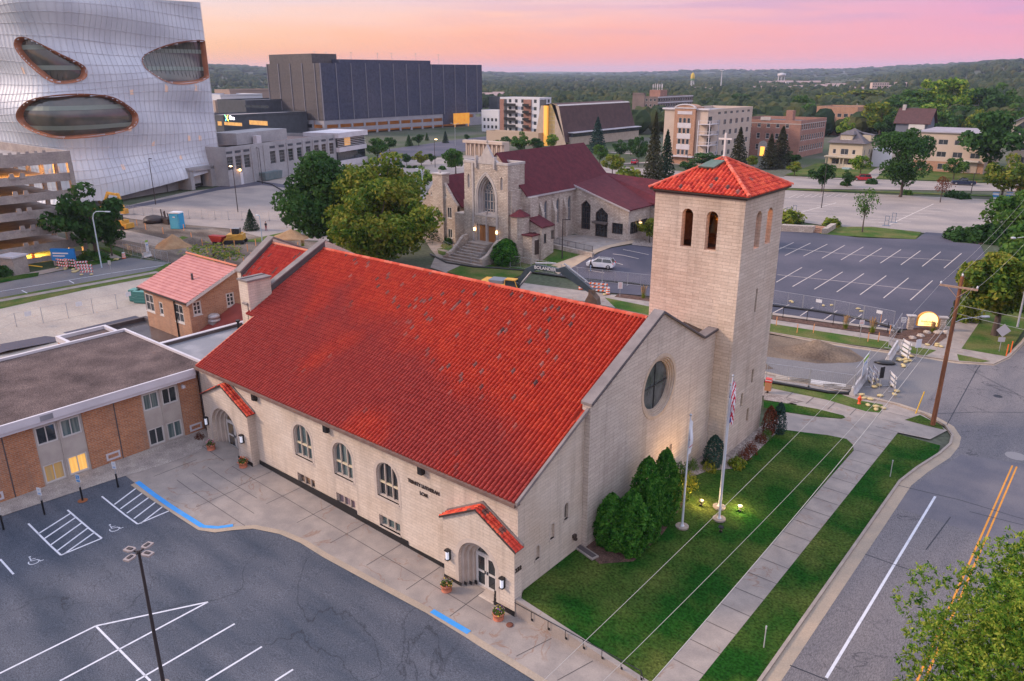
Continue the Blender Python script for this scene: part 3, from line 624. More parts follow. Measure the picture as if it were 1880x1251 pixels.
def text(name,body,size,O,U,up,ext,m,parent,align='CENTER',sx=1):
    cu=bpy.data.curves.new(name,'FONT'); cu.body=body; cu.size=size; cu.extrude=ext; cu.align_x=align; cu.offset=.004*size/.3
    ob=bpy.data.objects.new(name+'_tmp',cu); C.objects.link(ob); dg=bpy.context.evaluated_depsgraph_get()
    me=bpy.data.meshes.new_from_object(ob.evaluated_get(dg)); bpy.data.objects.remove(ob)
    U=Vector(U).normalized(); up=Vector(up).normalized(); n=U.cross(up)
    M=Matrix(((U.x*sx,up.x,n.x,O[0]),(U.y*sx,up.y,n.y,O[1]),(U.z*sx,up.z,n.z,O[2]),(0,0,0,1)))
    me.transform(WM[parent.name].inverted() @ M if parent else M); me.materials.clear(); me.materials.append(m)
    if parent: return part(name,me,m,parent)
    return me

SL=13.7/15.23
m_tile=tilemat('red_clay_tiles',.29,15.23/40,27.2,SL)
m_tileT=tilemat('tower_clay_tiles',.3,.4,0,.9,main=False,greys=.96,base=((.36,.03,.02),(.54,.055,.03),(.66,.10,.045)))
ch=thing('church','cream stone church with a big red clay tile roof, arched windows and two gabled porches','church',(-38,34,0))
ZE,ZR,YE,YR=6.85,13.5,27.2,40.9
zroof=lambda y: ZE+(y-YE)*(ZR-ZE)/(YR-YE)
# front wall with its windows
mb=MB(); FO=(0,27.5,0)
arw=[(-42.5,-40.52),(-38.17,-36.22),(-33.86,-31.9)]
holes=[arch(a,b,3.0,5.55,16) for a,b in arw]+[[(a,.82),(b,.82),(b,1.62),(a,1.62)] for a,b in arw]
holes += [[(-26.3,.02),(-23.54,.02),(-23.54,3.3),(-26.3,3.3)],[(-52.4,.5),(-48.9,.5),(-48.9,4.2),(-52.4,4.2)]]
wall(mb,FO,XU,YN,[(-54.6,-.3),(-22.45,-.3),(-22.45,6.72),(-54.6,6.72)],holes,.28)
# flank and rear walls
wall(mb,(-22.45,0,0),YU,XN,[(27.5,-.3),(33.6,-.3),(33.6,zroof(33.6)-.1),(27.5,6.72)],
     [arch(31.75,32.13,3.6,4.68,8),arch(30.42,30.80,2.98,3.95,8),arch(29.05,29.42,2.35,3.22,8)],.22)
mb.poly([(-54.6,27.5,-.3),(-54.6,32.9,-.3),(-54.6,32.9,zroof(32.9)-.1),(-54.6,27.5,6.72)])
mb.poly([(-54.6,32.9,-.3),(-55.6,32.9,-.3),(-55.6,32.9,zroof(32.9)),(-54.6,32.9,zroof(32.9)-.05)])
mb.poly([(-56,54.3,-.3),(-22.9,54.3,-.3),(-22.9,54.3,6.7),(-56,54.3,6.7)])
part('wall',mb,m_lime,ch)
# windows: three arched,three basement lights
for i,(a,b) in enumerate(arw):
    sh=arch(a,b,3.0,5.55,16); f=MB(); ring(f,FO,XU,YN,sh,.09,.10,.26); w=b-a
    for k in (1,2): ubox(f,FO,XU,YN,a+w*k/3-.035,a+w*k/3+.035,3.05,5.5 if k else 5.2,.14,.25)
    ubox(f,FO,XU,YN,a-.06,b+.06,2.9,3.0,-.05,.2)
    wf=part('arched_window',f,m_smooth,ch)
    g=MB(); slab(g,FO,XU,YN,sh,.27,.30); part('pane',g,m_glassB if i < 2 else m_glass,wf)
    g=MB()
    for k in range(3): ubox(g,FO,XU,YN,a+w*k/3+.05,a+w*(k+1)/3-.05,3.92,4.04,.16,.26)
    part('crossbar',g,mat('cream_bar',(.62,.52,.36),rough=.6),wf)
    g=MB(); ring(g,FO,XU,YN,arch(a-.02,b+.02,2.98,5.57,16),-.22,-.012,.0); part('surround',g,m_smooth,wf)
    f=MB(); ring(f,FO,XU,YN,[(a,.82),(b,.82),(b,1.62),(a,1.62)],.06,.12,.26)
    for k in (1,2): ubox(f,FO,XU,YN,a+w*k/3-.035,a+w*k/3+.035,.86,1.6,.14,.25)
    ubox(f,FO,XU,YN,a-.04,b+.04,.66,.82,-.04,.2)
    wf=part('basement_window',f,m_smooth,ch)
    g=MB(); ubox(g,FO,XU,YN,a,b,.82,1.62,.27,.3); part('pane',g,[mat('warm_blind',(.30,.19,.12),(.10,.08,.08),scale=3,rough=.2,spec=.6,lo=.45,hi=.55),mat('pink_curtain',(.34,.25,.27),(.18,.13,.16),scale=4,rough=.3,stretch=(3,1,.2)),m_glassB][i],wf)
for (y,z0,z1) in ((31.94,3.6,4.68),(30.61,2.98,3.95),(29.23,2.35,3.22)):
    sh=arch(y-.19,y+.19,z0,z1,8); blind=y < 31.5
    f=MB(); ring(f,(-22.45,0,0),YU,XN,sh,-.09,-.012,0); ubox(f,(-22.45,0,0),YU,XN,y-.28,y+.28,z0-.10,z0,-.03,.1)
    wf=part('blind_niche' if blind else 'stair_window',f,m_smooth,ch)
    g=MB(); slab(g,(-22.45,0,0),YU,XN,sh,.12 if blind else .19,.24); part('infill' if blind else 'pane',g,m_lime if blind else m_glass,wf)
# front gable: thick wall with the round window
GX=-22.1; GO=(GX,0,0)
gpoly=[(33.6,-.3),(49.6,-.3),(49.6,10.75),(47.5,10.65),(41.4,13.95),(33.6,10.35)]
circ=[(41.55+1.98*cos(2*PI*i/40),8.95+1.98*sin(2*PI*i/40)) for i in range(40)]
slits=[[(43.55,2.75),(43.92,2.75),(43.92,3.95),(43.55,3.95)],[(42.35,2.75),(42.7,2.75),(42.7,3.95),(42.35,3.95)]]
mb=MB(); wall(mb,GO,YU,XN,gpoly,[circ]+slits,.75)
mb.extr([(GX-.001,y,z) for y,z in gpoly],(-.55,0,0),caps=False); mb.poly([(GX-.55,y,z) for y,z in gpoly])
part('gable_wall',mb,m_limeG,ch)
mb=MB()
def cope(mb,pts,x0,x1,t=.16,m0=0,m1=1):
    for (ya,za),(yb,zb) in zip(pts,pts[1:]):
        mb.extr([(x0,ya,za),(x0,yb,zb),(x0,yb,zb+t),(x0,ya,za+t)],(x1-x0,0,0),m0)
        mb.extr([(x1+.004,ya,za-.02),(x1+.004,yb,zb-.02),(x1+.004,yb,zb+t*.55),(x1+.004,ya,za+t*.55)],(.05,0,0),m1)
cope(mb,[(33.5,10.31),(41.4,13.96),(47.52,10.66),(49.6,10.77)],-22.70,-21.98)
part('gable_coping',mb,[m_cope,m_copeD],ch)
f=MB()
for k,(r0,r1,d) in enumerate(((1.98,1.86,.05),(1.86,1.74,.16),(1.74,1.63,.27))):
    cc=[(41.55+r0*cos(2*PI*i/40),8.95+r0*sin(2*PI*i/40)) for i in range(40)]; ring(f,GO,YU,XN,cc,r0-r1,d,.5)
cc=[(41.55+1.98*cos(2*PI*i/40),8.95+1.98*sin(2*PI*i/40)) for i in range(40)]; ring(f,GO,YU,XN,cc,-.24,-.03,.01)
rw=part('round_window',f,mat('window_surround_stone',(.50,.40,.31),(.42,.33,.26),scale=2,rough=.85),ch)
g=MB(); slab(g,GO,YU,XN,[(41.55+1.64*cos(2*PI*i/40),8.95+1.64*sin(2*PI*i/40)) for i in range(40)],.38,.42)
part('pane',g,mat('leaded_glass',(.045,.05,.055),(.09,.10,.105),scale=1.6,rough=.12,spec=.8),rw)
g=MB(); ubox(g,GO,YU,XN,41.52,41.58,7.33,10.57,.34,.40); ubox(g,GO,YU,XN,39.93,43.17,8.92,8.98,.34,.40); part('glazing_bar',g,m_black,rw)
for s_ in slits:
    g=MB(); slab(g,GO,YU,XN,s_,.2,.24); part('slit_window',g,m_glass,ch)
# lean-to piece of roof behind the gable
g=MB(); g.extr([(-22.85,46.9,10.0),(-24.6,46.9,10.6),(-24.6,49.45,10.6),(-22.85,49.45,10.2)],(0,0,.3)); part('roof_upstand',g,m_bronze,ch)
# roof
mb=MB(); V=V3((0,YR-YE,ZR-ZE)); Nn_=V3((0,-(ZR-ZE),YR-YE)).normalized()
tileroof(mb,(-54.25,YE,ZE),(1,0,0),V,54.25-22.35,15.23*.4,.29,15.23/40)
tileroof(mb,V3((-55.5,YE,ZE))+V*.4,(1,0,0),V,55.5-22.66,15.23*.6,.29,15.23/40)
for P in ([(-56,YR,ZR),(-22.8,YR,ZR),(-22.8,54.6,ZE),(-56,54.6,ZE)],[(-54.25,YE,ZE),(-22.35,YE,ZE),(-22.35,33.6,zroof(33.6)),(-22.85,33.6,zroof(33.6)),(-22.85,YR,ZR),(-55.5,YR,ZR),(-55.5,32.68,zroof(32.68)),(-54.25,32.68,zroof(32.68))]): mb.poly([(x,y,z-.03) for x,y,z in P])
rf=part('roof',mb,m_tile,ch)
g=MB(); ridge(g,(-55.4,YR,ZR+.08),(-22.9,YR,ZR+.08),.15,.46)
part('ridge_tiles',g,tilemat('ridge_clay_tiles',.46,1,0,1,main=False,greys=.97,base=((.42,.05,.025),(.52,.08,.04),(.56,.13,.08))),rf)
g=MB(); g.box(-54.3,-22.3,27.02,27.2,6.66,6.86); g.box(-54.3,-22.3,27.2,27.52,6.66,6.74); part('gutter',g,m_gutterM,rf)
g=MB(); z0=zroof(33.55)
g.extr([(-22.32,YE-.1,ZE-.06),(-22.32,33.58,z0-.0),(-22.32,33.58,z0+.22),(-22.32,YE-.1,ZE+.14)],(.16,0,0))
part('rake_trim',g,m_cope,rf)
g=MB(); g.extr([(-54.25,YE,ZE-.12),(-54.25,32.7,zroof(32.7)-.12),(-54.25,32.7,zroof(32.7)+.1),(-54.25,YE,ZE+.08)],(-.1,0,0)); part('verge_trim',g,m_terra,rf)
for x in (-46.7,-38.46,-29.6):
    g=MB(); g.box(x-.17,x+.17,27.2,27.5,6.02,6.6); g.box(x-.05,x+.05,27.42,27.5,5.9,6.02); part('rainwater_hopper',g,m_black,ch)
# far parapet,with lead-grey inner face
g=MB(); x0,x1=-56.05,-55.5
g.extr([(x0,32.9,0),(x0,YR+.3,0),(x0,YR+.3,ZR+.75),(x0,32.9,zroof(32.9)+.65)],(x1-x0,0,0),0)
g.poly([(x1+.012,32.9,zroof(32.9)-.1),(x1+.012,YR+.2,ZR),(x1+.012,YR+.2,ZR+.73),(x1+.012,32.9,zroof(32.9)+.63)],2)
g.extr([(x0-.06,32.8,zroof(32.9)+.62),(x0-.06,YR+.35,ZR+.76),(x0-.06,YR+.35,ZR+.86),(x0-.06,32.8,zroof(32.9)+.74)],(x1-x0+.12,0,0),1)
g.extr([(x0,YR+.3,0),(x0,54.4,0),(x0,54.4,ZE+.3),(x0,YR+.3,ZR+.75)],(x1-x0,0,0),0)
part('parapet',g,[m_lime,m_cope,m_copeD],ch)
# lower chancel behind,with its own tiled roof and parapet
mb=MB(); zc,yc,dz=13.0,40.9,.53
m_tileC=tilemat('chancel_clay_tiles',.25,.38,27.2,SL,main=False,greys=.93,base=((.34,.026,.018),(.40,.036,.022),(.46,.055,.035)))
_p=onx(440,500,-63.7); V2=V3((0,yc-_p.y,zc-_p.z+.35)); lv=V2.length; V2.normalize()
tileroof(mb,V3((-63.2,yc,zc))-V2*lv,(1,0,0),V2,63.2-56.35,lv); mb.poly([(-63.2,yc,zc-.03),(-56.3,yc,zc-.03),(-56.3,48.4,9.3),(-63.2,48.4,9.3)])
cr=part('chancel_roof',mb,m_tileC,ch)
g=MB(); ridge(g,(-63.2,yc,zc+.07),(-56.35,yc,zc+.07),.14,.46); part('ridge_tiles',g,m_terra,cr)
e=V3((0,yc,zc))-V2*lv
g=MB(); g.extr([(-63.8,e.y-.2,0),(-63.8,yc,0),(-63.8,yc,zc+.55),(-63.8,e.y-.2,e.z+.45)],(.6,0,0),0)
g.extr([(-64.05,e.y-.3,e.z+.42),(-64.05,yc+.1,zc+.56),(-64.05,yc+.1,zc+.70),(-64.05,e.y-.3,e.z+.56)],(.9,0,0),1)
g.extr([(-64.05,yc+.1,zc+.56),(-64.05,48.6,9.9),(-64.05,48.6,10.04),(-64.05,yc+.1,zc+.70)],(.9,0,0),1)
g.poly([(-63.19,e.y-.2,e.z),(-63.19,yc,zc),(-63.19,yc,zc+.54),(-63.19,e.y-.2,e.z+.44)],2)
g.poly([(-63.2,e.y+.1,-.2),(-56.3,e.y+.1,-.2),(-56.3,e.y+.1,e.z),(-63.2,e.y+.1,e.z)],0)
g.extr([(-64.0,yc,0),(-64.0,48.6,0),(-64.0,48.6,9.9),(-64.0,yc,zc+.55)],(.8,0,0),0)
part('chancel_wall',g,[m_lime,m_cope,m_copeD],ch)
# chimney
g=MB(); g.box(-56.5,-55.2,32.95,35.1,0,12.2,0); cm=part('chimney',g,m_lime,ch)
g=MB(); g.box(-56.6,-55.1,32.85,35.2,12.2,12.33,0); g.box(-56.1,-56.0,32.87,35.18,12.33,12.38,1); part('chimney_cap',g,[m_cope,m_copeD],cm)
# porches
def do_porch(x0,x1,ze,xa,za,a0,a1,atop,zg,lit):
    PY=26.9; PO=(0,PY,0); st=.19; dp=.24; mb=MB()
    r=lambda k: arch(a0+st*k,a1-st*k,zg,atop-st*k,18)
    wall(mb,PO,XU,YN,[(x0,zg-.6),(x1,zg-.6),(x1,ze),(xa,za),(x0,ze)],[r(0)],dp)
    mb.poly([(x1,PY,zg-.6),(x1,27.52,zg-.6),(x1,27.52,ze),(x1,PY,ze)]); mb.poly([(x0,PY,zg-.6),(x0,27.5,zg-.6),(x0,27.5,ze),(x0,PY,ze)])
    ring(mb,PO,XU,YN,r(0),-.26,-.01,0,1)
    p=part('porch',mb,[m_lime,m_smooth],ch)
    g=MB()
    for k in (1,2,3): wall(g,(0,PY+dp*k,0),XU,YN,r(k-1),[r(k)],dp)
    part('stepped_arch',g,m_smooth,p)
    g=MB(); t=.13; ov=.14
    for s_,xe in ((-1,x0),(1,x1)):
        ex=xe+s_*.16; sl=(za-ze)/(abs(xa-xe)); zz=ze-.16*sl
        dirV=V3((xa-ex,0,za+.10-zz)); tileroof(g,(ex,PY-ov,zz+.05),(0,1,0),dirV,.6+ov,dirV.length,.25,.36,.05,m=0)
        g.extr([(ex,PY-ov,zz-.04),(xa,PY-ov,za+.04),(xa,PY-ov,za+.16),(ex,PY-ov,zz+.09)],(0,.06,0),1)
        g.extr([(ex,27.40,zz+.1),(xa,27.40,za+.18),(xa,27.40,za+.34),(ex,27.40,zz+.24)],(0,.1,0),2)
        g.poly([(ex,PY-ov,zz+.0),(xa,PY-ov,za+.08),(xa,27.5,za+.08),(ex,27.5,zz+.0)],1)
    part('porch_roof',g,[m_tileT,m_bronze,m_cope],p)
    dy=PY+dp*3+.12; D=(0,dy,0); A=r(3); b0,b1=a0+st*3,a1-st*3; zt=zg+2.12
    g=MB(); ring(g,D,XU,YN,A,.075,.0,.12)
    ubox(g,D,XU,YN,b0,b1,zt,zt+.1,-.01,.1); c=(b0+b1)/2
    if lit: ubox(g,D,XU,YN,c-.03,c+.03,zt,atop-st*3-.05,0,.1)
    p2=part('door_frame',g,m_frame,p)
    g=MB(); slab(g,D,XU,YN,[(b0+.04,zt+.08),(b1-.04,zt+.08)]+[q for q in A[2:]],.06,.09); part('fanlight',g,m_glass if not lit else mat('amber_glass',(.20,.14,.08),(.06,.06,.07),scale=2,rough=.1,spec=.8),p2)
    for q in (0,1):
        u0,u1=(b0+.08,c-.01) if q == 0 else (c+.01,b1-.08)
        g=MB(); ring(g,D,XU,YN,[(u0,zg+.01),(u1,zg+.01),(u1,zt),(u0,zt)],.13,-.03,.03); ubox(g,D,XU,YN,u0+.1,u1-.1,zg+.95,zg+1.08,-.04,.02)
        d_=part('door',g,m_frame,p)
        g=MB(); ubox(g,D,XU,YN,u0+.12,u1-.12,zg+.14,zt-.12,-.005,.01); part('pane',g,m_glass if not lit else _m['amber_glass'],d_)
        g=MB(); hx=c-.09 if q == 0 else c+.09; ubox(g,D,XU,YN,hx-.02,hx+.02,zg+.95,zg+1.15,-.09,-.04); part('handle',g,m_black,d_)
    g=MB()
    for k in range(4):
        u=a0+st*k
        for b in ((u-.01,u+st,PY+dp*k-.03,PY+dp*k,zg,zg+.24),(a1-st*(k+1),a1-st*k+.01,PY+dp*k-.03,PY+dp*k,zg,zg+.24)): g=MB(); g.box(*b); part('plinth_block',g,m_black,p)
    for b in ((x0-.02,a0,PY-.03,PY,zg-.5,zg+.26),(a1,x1+.02,PY-.03,PY,zg-.5,zg+.26)): g=MB(); g.box(*b); part('plinth',g,m_black,p)
    return p
do_porch(-27.5,-22.2,4.25,-24.87,5.62,-26.34,-23.5,3.46,.10,False)
do_porch(-53.35,-47.25,4.85,-50.3,6.3,-52.4,-48.95,4.35,.72,True)
g=MB(); g.extr([(x,27.44,z) for x,z in ((-47.2,.2),(-47.2,1.0),(-36.1,1.0),(-36.1,.72),(-31.2,.72),(-31.2,.46),(-27.5,.46),(-27.5,-.1))],(0,.05,0)); part('plinth',g,m_black,ch)
def lantern(x,z,y=26.9):
    g=MB(); g.box(x-.12,x+.12,y-.08,y-.003,z-.32,z+.32); g.box(x-.14,x+.14,y-.3,y-.05,z+.26,z+.34); g.box(x-.13,x+.13,y-.28,y-.06,z-.34,z-.27)
    l_=part('wall_lantern',g,m_black,ch); g=MB(); g.cyl((x,y-.18,z-.27),(x,y-.18,z+.26),.10,n=10); part('lamp_glass',g,mat('frosted_glass',(.75,.78,.85),rough=.3,emit=(.8,.85,1),estr=.25),l_)
for x,z in ((-27.05,1.95),(-22.95,1.95),(-53.0,2.75),(-48.1,2.75)): lantern(x,z)
text('lettering','TRINITY LUTHERAN',.34,(-29.6,27.47,5.0),(1,0,0),(0,0,1),.02,m_bronze,ch,sx=.86)
text('lettering','LCMS',.32,(-29.6,27.47,4.5),(1,0,0),(0,0,1),.02,m_bronze,ch,sx=.86)
text('house_number','222',.36,(-22.16,27.2,2.82),(0,1,0),(0,0,1),.02,m_bronze,ch)
g=MB(); g.box(-22.5,-22.28,32.6,32.85,2.0,2.2); g.box(-22.4,-22.2,32.65,32.8,1.85,2.0); part('wall_vent',g,m_bronze,ch)
g=MB()
for a,b in (((-54.4,27.42),(-54.4,27.42)),): g.tube([(-54.52,27.44,1.2),(-54.52,27.44,6.6)],.05)
part('downpipe',g,m_copeD,ch)

# ---------------------------------------------------------------- bell tower
TX0,TX1,TY0,TY1,TZ=-27.6,-20.8,49.5,56.4,20.35
tw=thing('bell_tower','square cream stone bell tower with red pyramid roof and a cross on top','bell tower',((TX0+TX1)/2,(TY0+TY1)/2,0))
mb=MB(); TO=(0,TY0,0); TR=(TX1,0,0)
fo=[(-25.38,-24.53),(-23.52,-22.66)]; ro=[(51.53,52.47),(53.5,54.43)]
slr=[(53.0,11.5,13.3,.16),(53.85,5.65,6.75,.18),(52.2,4.2,5.3,.2),(53.65,2.45,3.6,.2)]
wall(mb,TO,XU,YN,[(TX0,-.2),(TX1,-.2),(TX1,TZ),(TX0,TZ)],[arch(a,b,16.35,19.12,12) for a,b in fo],.5)
wall(mb,TR,YU,XN,[(TY0,-.2),(TY1,-.2),(TY1,TZ),(TY0,TZ)],[arch(a,b,16.4,19.05,12) for a,b in ro]+[[(y-w,a),(y+w,a),(y+w,b),(y-w,b)] for y,a,b,w in slr],.5)
mb.poly([(TX0,TY0,0),(TX0,TY1,0),(TX0,TY1,TZ),(TX0,TY0,TZ)]); mb.poly([(TX0,TY1,0),(TX1,TY1,0),(TX1,TY1,TZ),(TX0,TY1,TZ)])
tb=part('wall',mb,m_limeT,tw)
g=MB()
for a,b in fo: ring(g,TO,XU,YN,arch(a,b,16.35,19.12,12),-.2,-.008,0); ubox(g,TO,XU,YN,a,b,16.2,16.38,-.02,.5)
part('belfry_surround',g,m_limeT,tw); g=MB()
for a,b in ro: ring(g,TR,YU,XN,arch(a,b,16.4,19.05,12),-.2,-.008,0); ubox(g,TR,YU,XN,a,b,16.25,16.43,-.02,.5)
part('belfry_surround',g,m_limeT,tw)
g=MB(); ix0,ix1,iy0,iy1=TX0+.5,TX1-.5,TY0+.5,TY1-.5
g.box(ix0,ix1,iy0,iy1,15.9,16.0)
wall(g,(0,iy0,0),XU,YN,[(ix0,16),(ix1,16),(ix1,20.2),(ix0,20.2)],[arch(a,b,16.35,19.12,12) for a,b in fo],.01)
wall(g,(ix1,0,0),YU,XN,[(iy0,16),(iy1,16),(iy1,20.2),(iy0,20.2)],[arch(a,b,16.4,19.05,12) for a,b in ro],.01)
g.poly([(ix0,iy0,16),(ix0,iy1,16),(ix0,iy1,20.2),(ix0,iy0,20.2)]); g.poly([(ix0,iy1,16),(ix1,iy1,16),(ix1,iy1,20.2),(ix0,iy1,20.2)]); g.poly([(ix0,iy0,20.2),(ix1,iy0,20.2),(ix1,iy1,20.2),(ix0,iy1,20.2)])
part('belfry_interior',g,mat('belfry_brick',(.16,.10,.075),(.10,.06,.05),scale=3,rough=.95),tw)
g=MB(); g.lathe([(.62,17.1),(.58,17.2),(.42,17.6),(.36,18.0),(.22,18.2),(.05,18.25)],16,0,(-24.3,52.6,0)); g.tube([(-26.8,52.6,18.35),(-21.6,52.6,18.35)],.09); g.tube([(-25.0,51.6,16.1),(-24.3,52.5,18.3),(-23.4,53.4,16.1)],.07)
part('bell',g,mat('old_bronze',(.10,.075,.04),rough=.4,metal=.8),tw)
ld=bpy.data.lights.new('belfry_lamp','POINT'); lo_=bpy.data.objects.new('belfry_lamp',ld); C.objects.link(lo_); lo_.location=(-22.6,52.4,19.7); ld.energy=240; ld.color=(1,.32,.06); ld.shadow_soft_size=.15
for y,a,b,w in slr:
    g=MB(); ubox(g,TR,YU,XN,y-w,y+w,a,b,.22,.26); part('slit_window',g,m_glass,tw)
g=MB(); ov=.36; ax,ay,az_=(TX0+TX1)/2,(TY0+TY1)/2,22.35; ze=20.36
cs=[(TX0-ov,TY0-ov),(TX1+ov,TY0-ov),(TX1+ov,TY1+ov),(TX0-ov,TY1+ov)]
for i in range(4):
    a=V3((*cs[i],ze)); b=V3((*cs[(i+1) % 4],ze)); U=(b-a).normalized(); mid=(a+b)/2; V=V3((ax,ay,az_))-mid; lu=(b-a).length; lv=V.length
    tileroof(g,a,U,V,lu,lv,.30,.40,.085,clip=lambda u,v,lu=lu,lv=lv: u > v/lv*lu/2 and lu-u > v/lv*lu/2)
    g.poly([a-V3((0,0,.03)),b-V3((0,0,.03)),V3((ax,ay,az_-.03))])
tr_=part('roof',g,m_tileT,tw)
g=MB()
for c_ in cs: ridge(g,V3((*c_,ze+.03)),(ax,ay,az_+.06),.13,.42)
part('hip_tiles',g,tilemat('hip_clay_tiles',.3,.4,0,1,main=False,greys=.99,base=((.52,.07,.04),(.62,.12,.07),(.66,.18,.12))),tr_)
g=MB(); g.prism([(TX0-ov+.05,TY0-ov+.05),(TX1+ov-.05,TY0-ov+.05),(TX1+ov-.05,TY1+ov-.05),(TX0-ov+.05,TY1+ov-.05)],20.22,20.36); g.prism([(TX0-.12,TY0-.12),(TX1+.12,TY0-.12),(TX1+.12,TY1+.12),(TX0-.12,TY1+.12)],20.08,20.22)
part('eaves',g,m_bronze,tw)
g=MB(); n_=V3((0,-(az_-ze),ay-(TY0-ov))).normalized(); c_=V3((ax-.45,ay-1.0,az_-.42))
v_=V3((0,ay-(TY0-ov),az_-ze)).normalized(); g.extr([c_+V3((-.75,0,0))-v_*.5+n_*.05,c_+V3((.45,0,0))-v_*.5+n_*.05,c_+V3((.85,0,0))+v_*.45+n_*.05,c_+V3((-.15,0,0))+v_*.45+n_*.05],n_*.12)
part('roof_hatch',g,mat('green_copper',(.08,.13,.10),(.12,.16,.14),scale=3,rough=.5),tr_)
g=MB(); g.box(ax-.06,ax+.06,ay-.06,ay+.06,az_,az_+1.75); g.box(ax-.48,ax+.48,ay-.05,ay+.05,az_+1.28,az_+1.39); g.cyl((ax,ay,az_-.1),(ax,ay,az_+.2),.16,.10)
part('cross',g,mat('pale_cross',(.62,.58,.56),rough=.5),tw)
# ================================================================ OTHER BUILDINGS
m_brickO=brick('orange_brick',(.50,.21,.095),(.36,.14,.065),(.40,.28,.21),bw=.42,bh=.13,ms=.018,c3=(.78,.72,.7),vs=.8,speck=.15)
m_brickT=brick('tan_brick',(.46,.24,.14),(.36,.17,.10),(.42,.32,.26),bw=.4,bh=.12,ms=.016,c3=(.8,.74,.7),vs=.6)
m_brickR=brick('red_brick_far',(.36,.17,.125),(.28,.13,.10),(.34,.25,.22),bw=.6,bh=.2,ms=.02,vs=.3)
m_rubble=brick('rubble_stone',(.60,.52,.45),(.44,.37,.32),(.34,.29,.25),bw=.62,bh=.24,ms=.03,c3=(.72,.66,.64),vs=.5,speck=.25,bump=.8)
m_panel=mat('render_panel',(.44,.39,.35),(.38,.33,.30),scale=1.5,rough=.9,speck=.06)
m_fascia=mat('white_fascia',(.58,.55,.58),(.50,.47,.50),scale=.5,rough=.5)
m_gravR=mat('gravel_roof',(.17,.125,.115),(.06,.045,.045),scale=.45,rough=1,bump=1,bscale=24,speck=.6,sscale=16,lo=.3,hi=.75,detail=10,spec=.1)
m_memb=mat('membrane_roof',(.20,.20,.22),(.32,.31,.33),scale=.35,rough=.5,lo=.5,hi=.72,detail=9,spec=.4)
m_wet=mat('wet_membrane',(.045,.04,.045),(.10,.095,.10),scale=.3,rough=.16,spec=.6,detail=8)
m_maroon=mat('maroon_shingles',(.105,.018,.026),(.075,.013,.020),scale=1.2,rough=.9,bump=.4,bscale=9,speck=.22,sscale=7)
m_glassF=mat('far_glass',(.05,.06,.075),(.03,.035,.04),scale=.6,rough=.15,spec=.7)
m_glassL=mat('lit_glass',(.5,.3,.1),(.25,.15,.08),scale=.5,rough=.4,emit=(1,.48,.12),estr=.45)
m_paint=mat('cream_render',(.52,.42,.35),(.47,.38,.32),scale=.4,rough=.9,speck=.04)
m_grey=mat('grey_concrete',(.36,.35,.36),(.29,.28,.29),scale=.25,rough=.9,speck=.08,sscale=2,detail=8)
m_greyD=mat('dark_cladding',(.07,.075,.09),(.055,.06,.07),scale=.5,rough=.6)
m_shingle=mat('grey_shingles',(.15,.13,.135),(.11,.095,.10),scale=1.4,rough=.95,speck=.2,sscale=8)
m_whiteW=mat('white_cladding',(.58,.58,.62),rough=.7)
_wc={}
def wmesh(w,h,glass,frame,cols=1,rows=1,fw=.07,sill=True):
    k=(round(w,2),round(h,2),glass.name,frame.name,cols,rows)
    if k in _wc: return _wc[k]
    g=MB(); a=w/2
    g.box(-a,-a+fw,.0,.12,0,h,0); g.box(a-fw,a,.0,.12,0,h,0); g.box(-a+fw,a-fw,.0,.12,h-fw,h,0); g.box(-a+fw,a-fw,.0,.12,0,fw,0)
    for c in range(1,cols): x=-a+w*c/cols; g.box(x-fw*.35,x+fw*.35,.02,.12,fw,h-fw,0)
    for r in range(1,rows): z=h*r/rows; g.box(-a+fw,a-fw,.03,.115,z-fw*.3,z+fw*.3,0)
    if sill: g.box(-a-.06,a+.06,-.07,.1,-.09,0,0)
    g.box(-a+fw*.5,a-fw*.5,.10,.125,fw*.5,h-fw*.5,1)
    _wc[k]=mesh_of('window',g,[frame,glass]); return _wc[k]
def put(parent,me,P,face,name='window',label=None):
    o=bpy.data.objects.new(name,me); C.objects.link(o); o.parent=parent
    q=WM[parent.name].inverted() @ Vector(P); o.location=q; o.rotation_euler=(0,0,{'F': 0,'R': PI/2}[face])
    if label: o['label']=label
    return o
def block(T,x0,x1,y0,y1,z0,z1,wm,rm,F=(),R=(),par=.4,glass=None,frame=None,cols=1,rows=1,depth=.15,rec=.03,sill=True,name='wall',lit=0,cap=None,pane=True):
    """F, R: openings (u0,u1,za,zb) on the front (-Y) and right (+X) faces"""
    g=MB(); gridwall(g,(0,y0,0),XU,YN,x0,x1,z0,z1,F,depth); gridwall(g,(x1,0,0),YU,XN,y0,y1,z0,z1,R,depth)
    g.poly([(x0,y0,z0),(x0,y1,z0),(x0,y1,z1),(x0,y0,z1)]); g.poly([(x0,y1,z0),(x1,y1,z0),(x1,y1,z1),(x0,y1,z1)])
    w=part(name,g,wm,T); g=MB(); p=.3; h=z1-par
    g.box(x0+.01,x1-.01,y0+.01,y1-.01,h-.1,h,0); rf=part('roof',g,rm,T)
    g=MB(); cm=cap or wm; t=.25
    for a in ((x0-.04,x1+.04,y0-.04,y0+t),(x0-.04,x1+.04,y1-t,y1+.04),(x0-.04,x0+t,y0+t,y1-t),(x1-t,x1+.04,y0+t,y1-t)): g.box(*a,h-.05,z1+.06)
    part('parapet',g,cm,T)
    if pane:
        for L_,f in ((F,'F'),(R,'R')):
            for i,(a,b,c,d) in enumerate(L_):
                gl=glass or m_glassF
                if lit and rnd.random() < lit: gl=m_glassL
                me=wmesh(b-a-.01,d-c-.01,gl,frame or m_frame,cols,rows,sill=sill)
                put(T,me,((a+b)/2,y0+rec,c+.005) if f == 'F' else (x1-rec,(a+b)/2,c+.005),f)
    return w
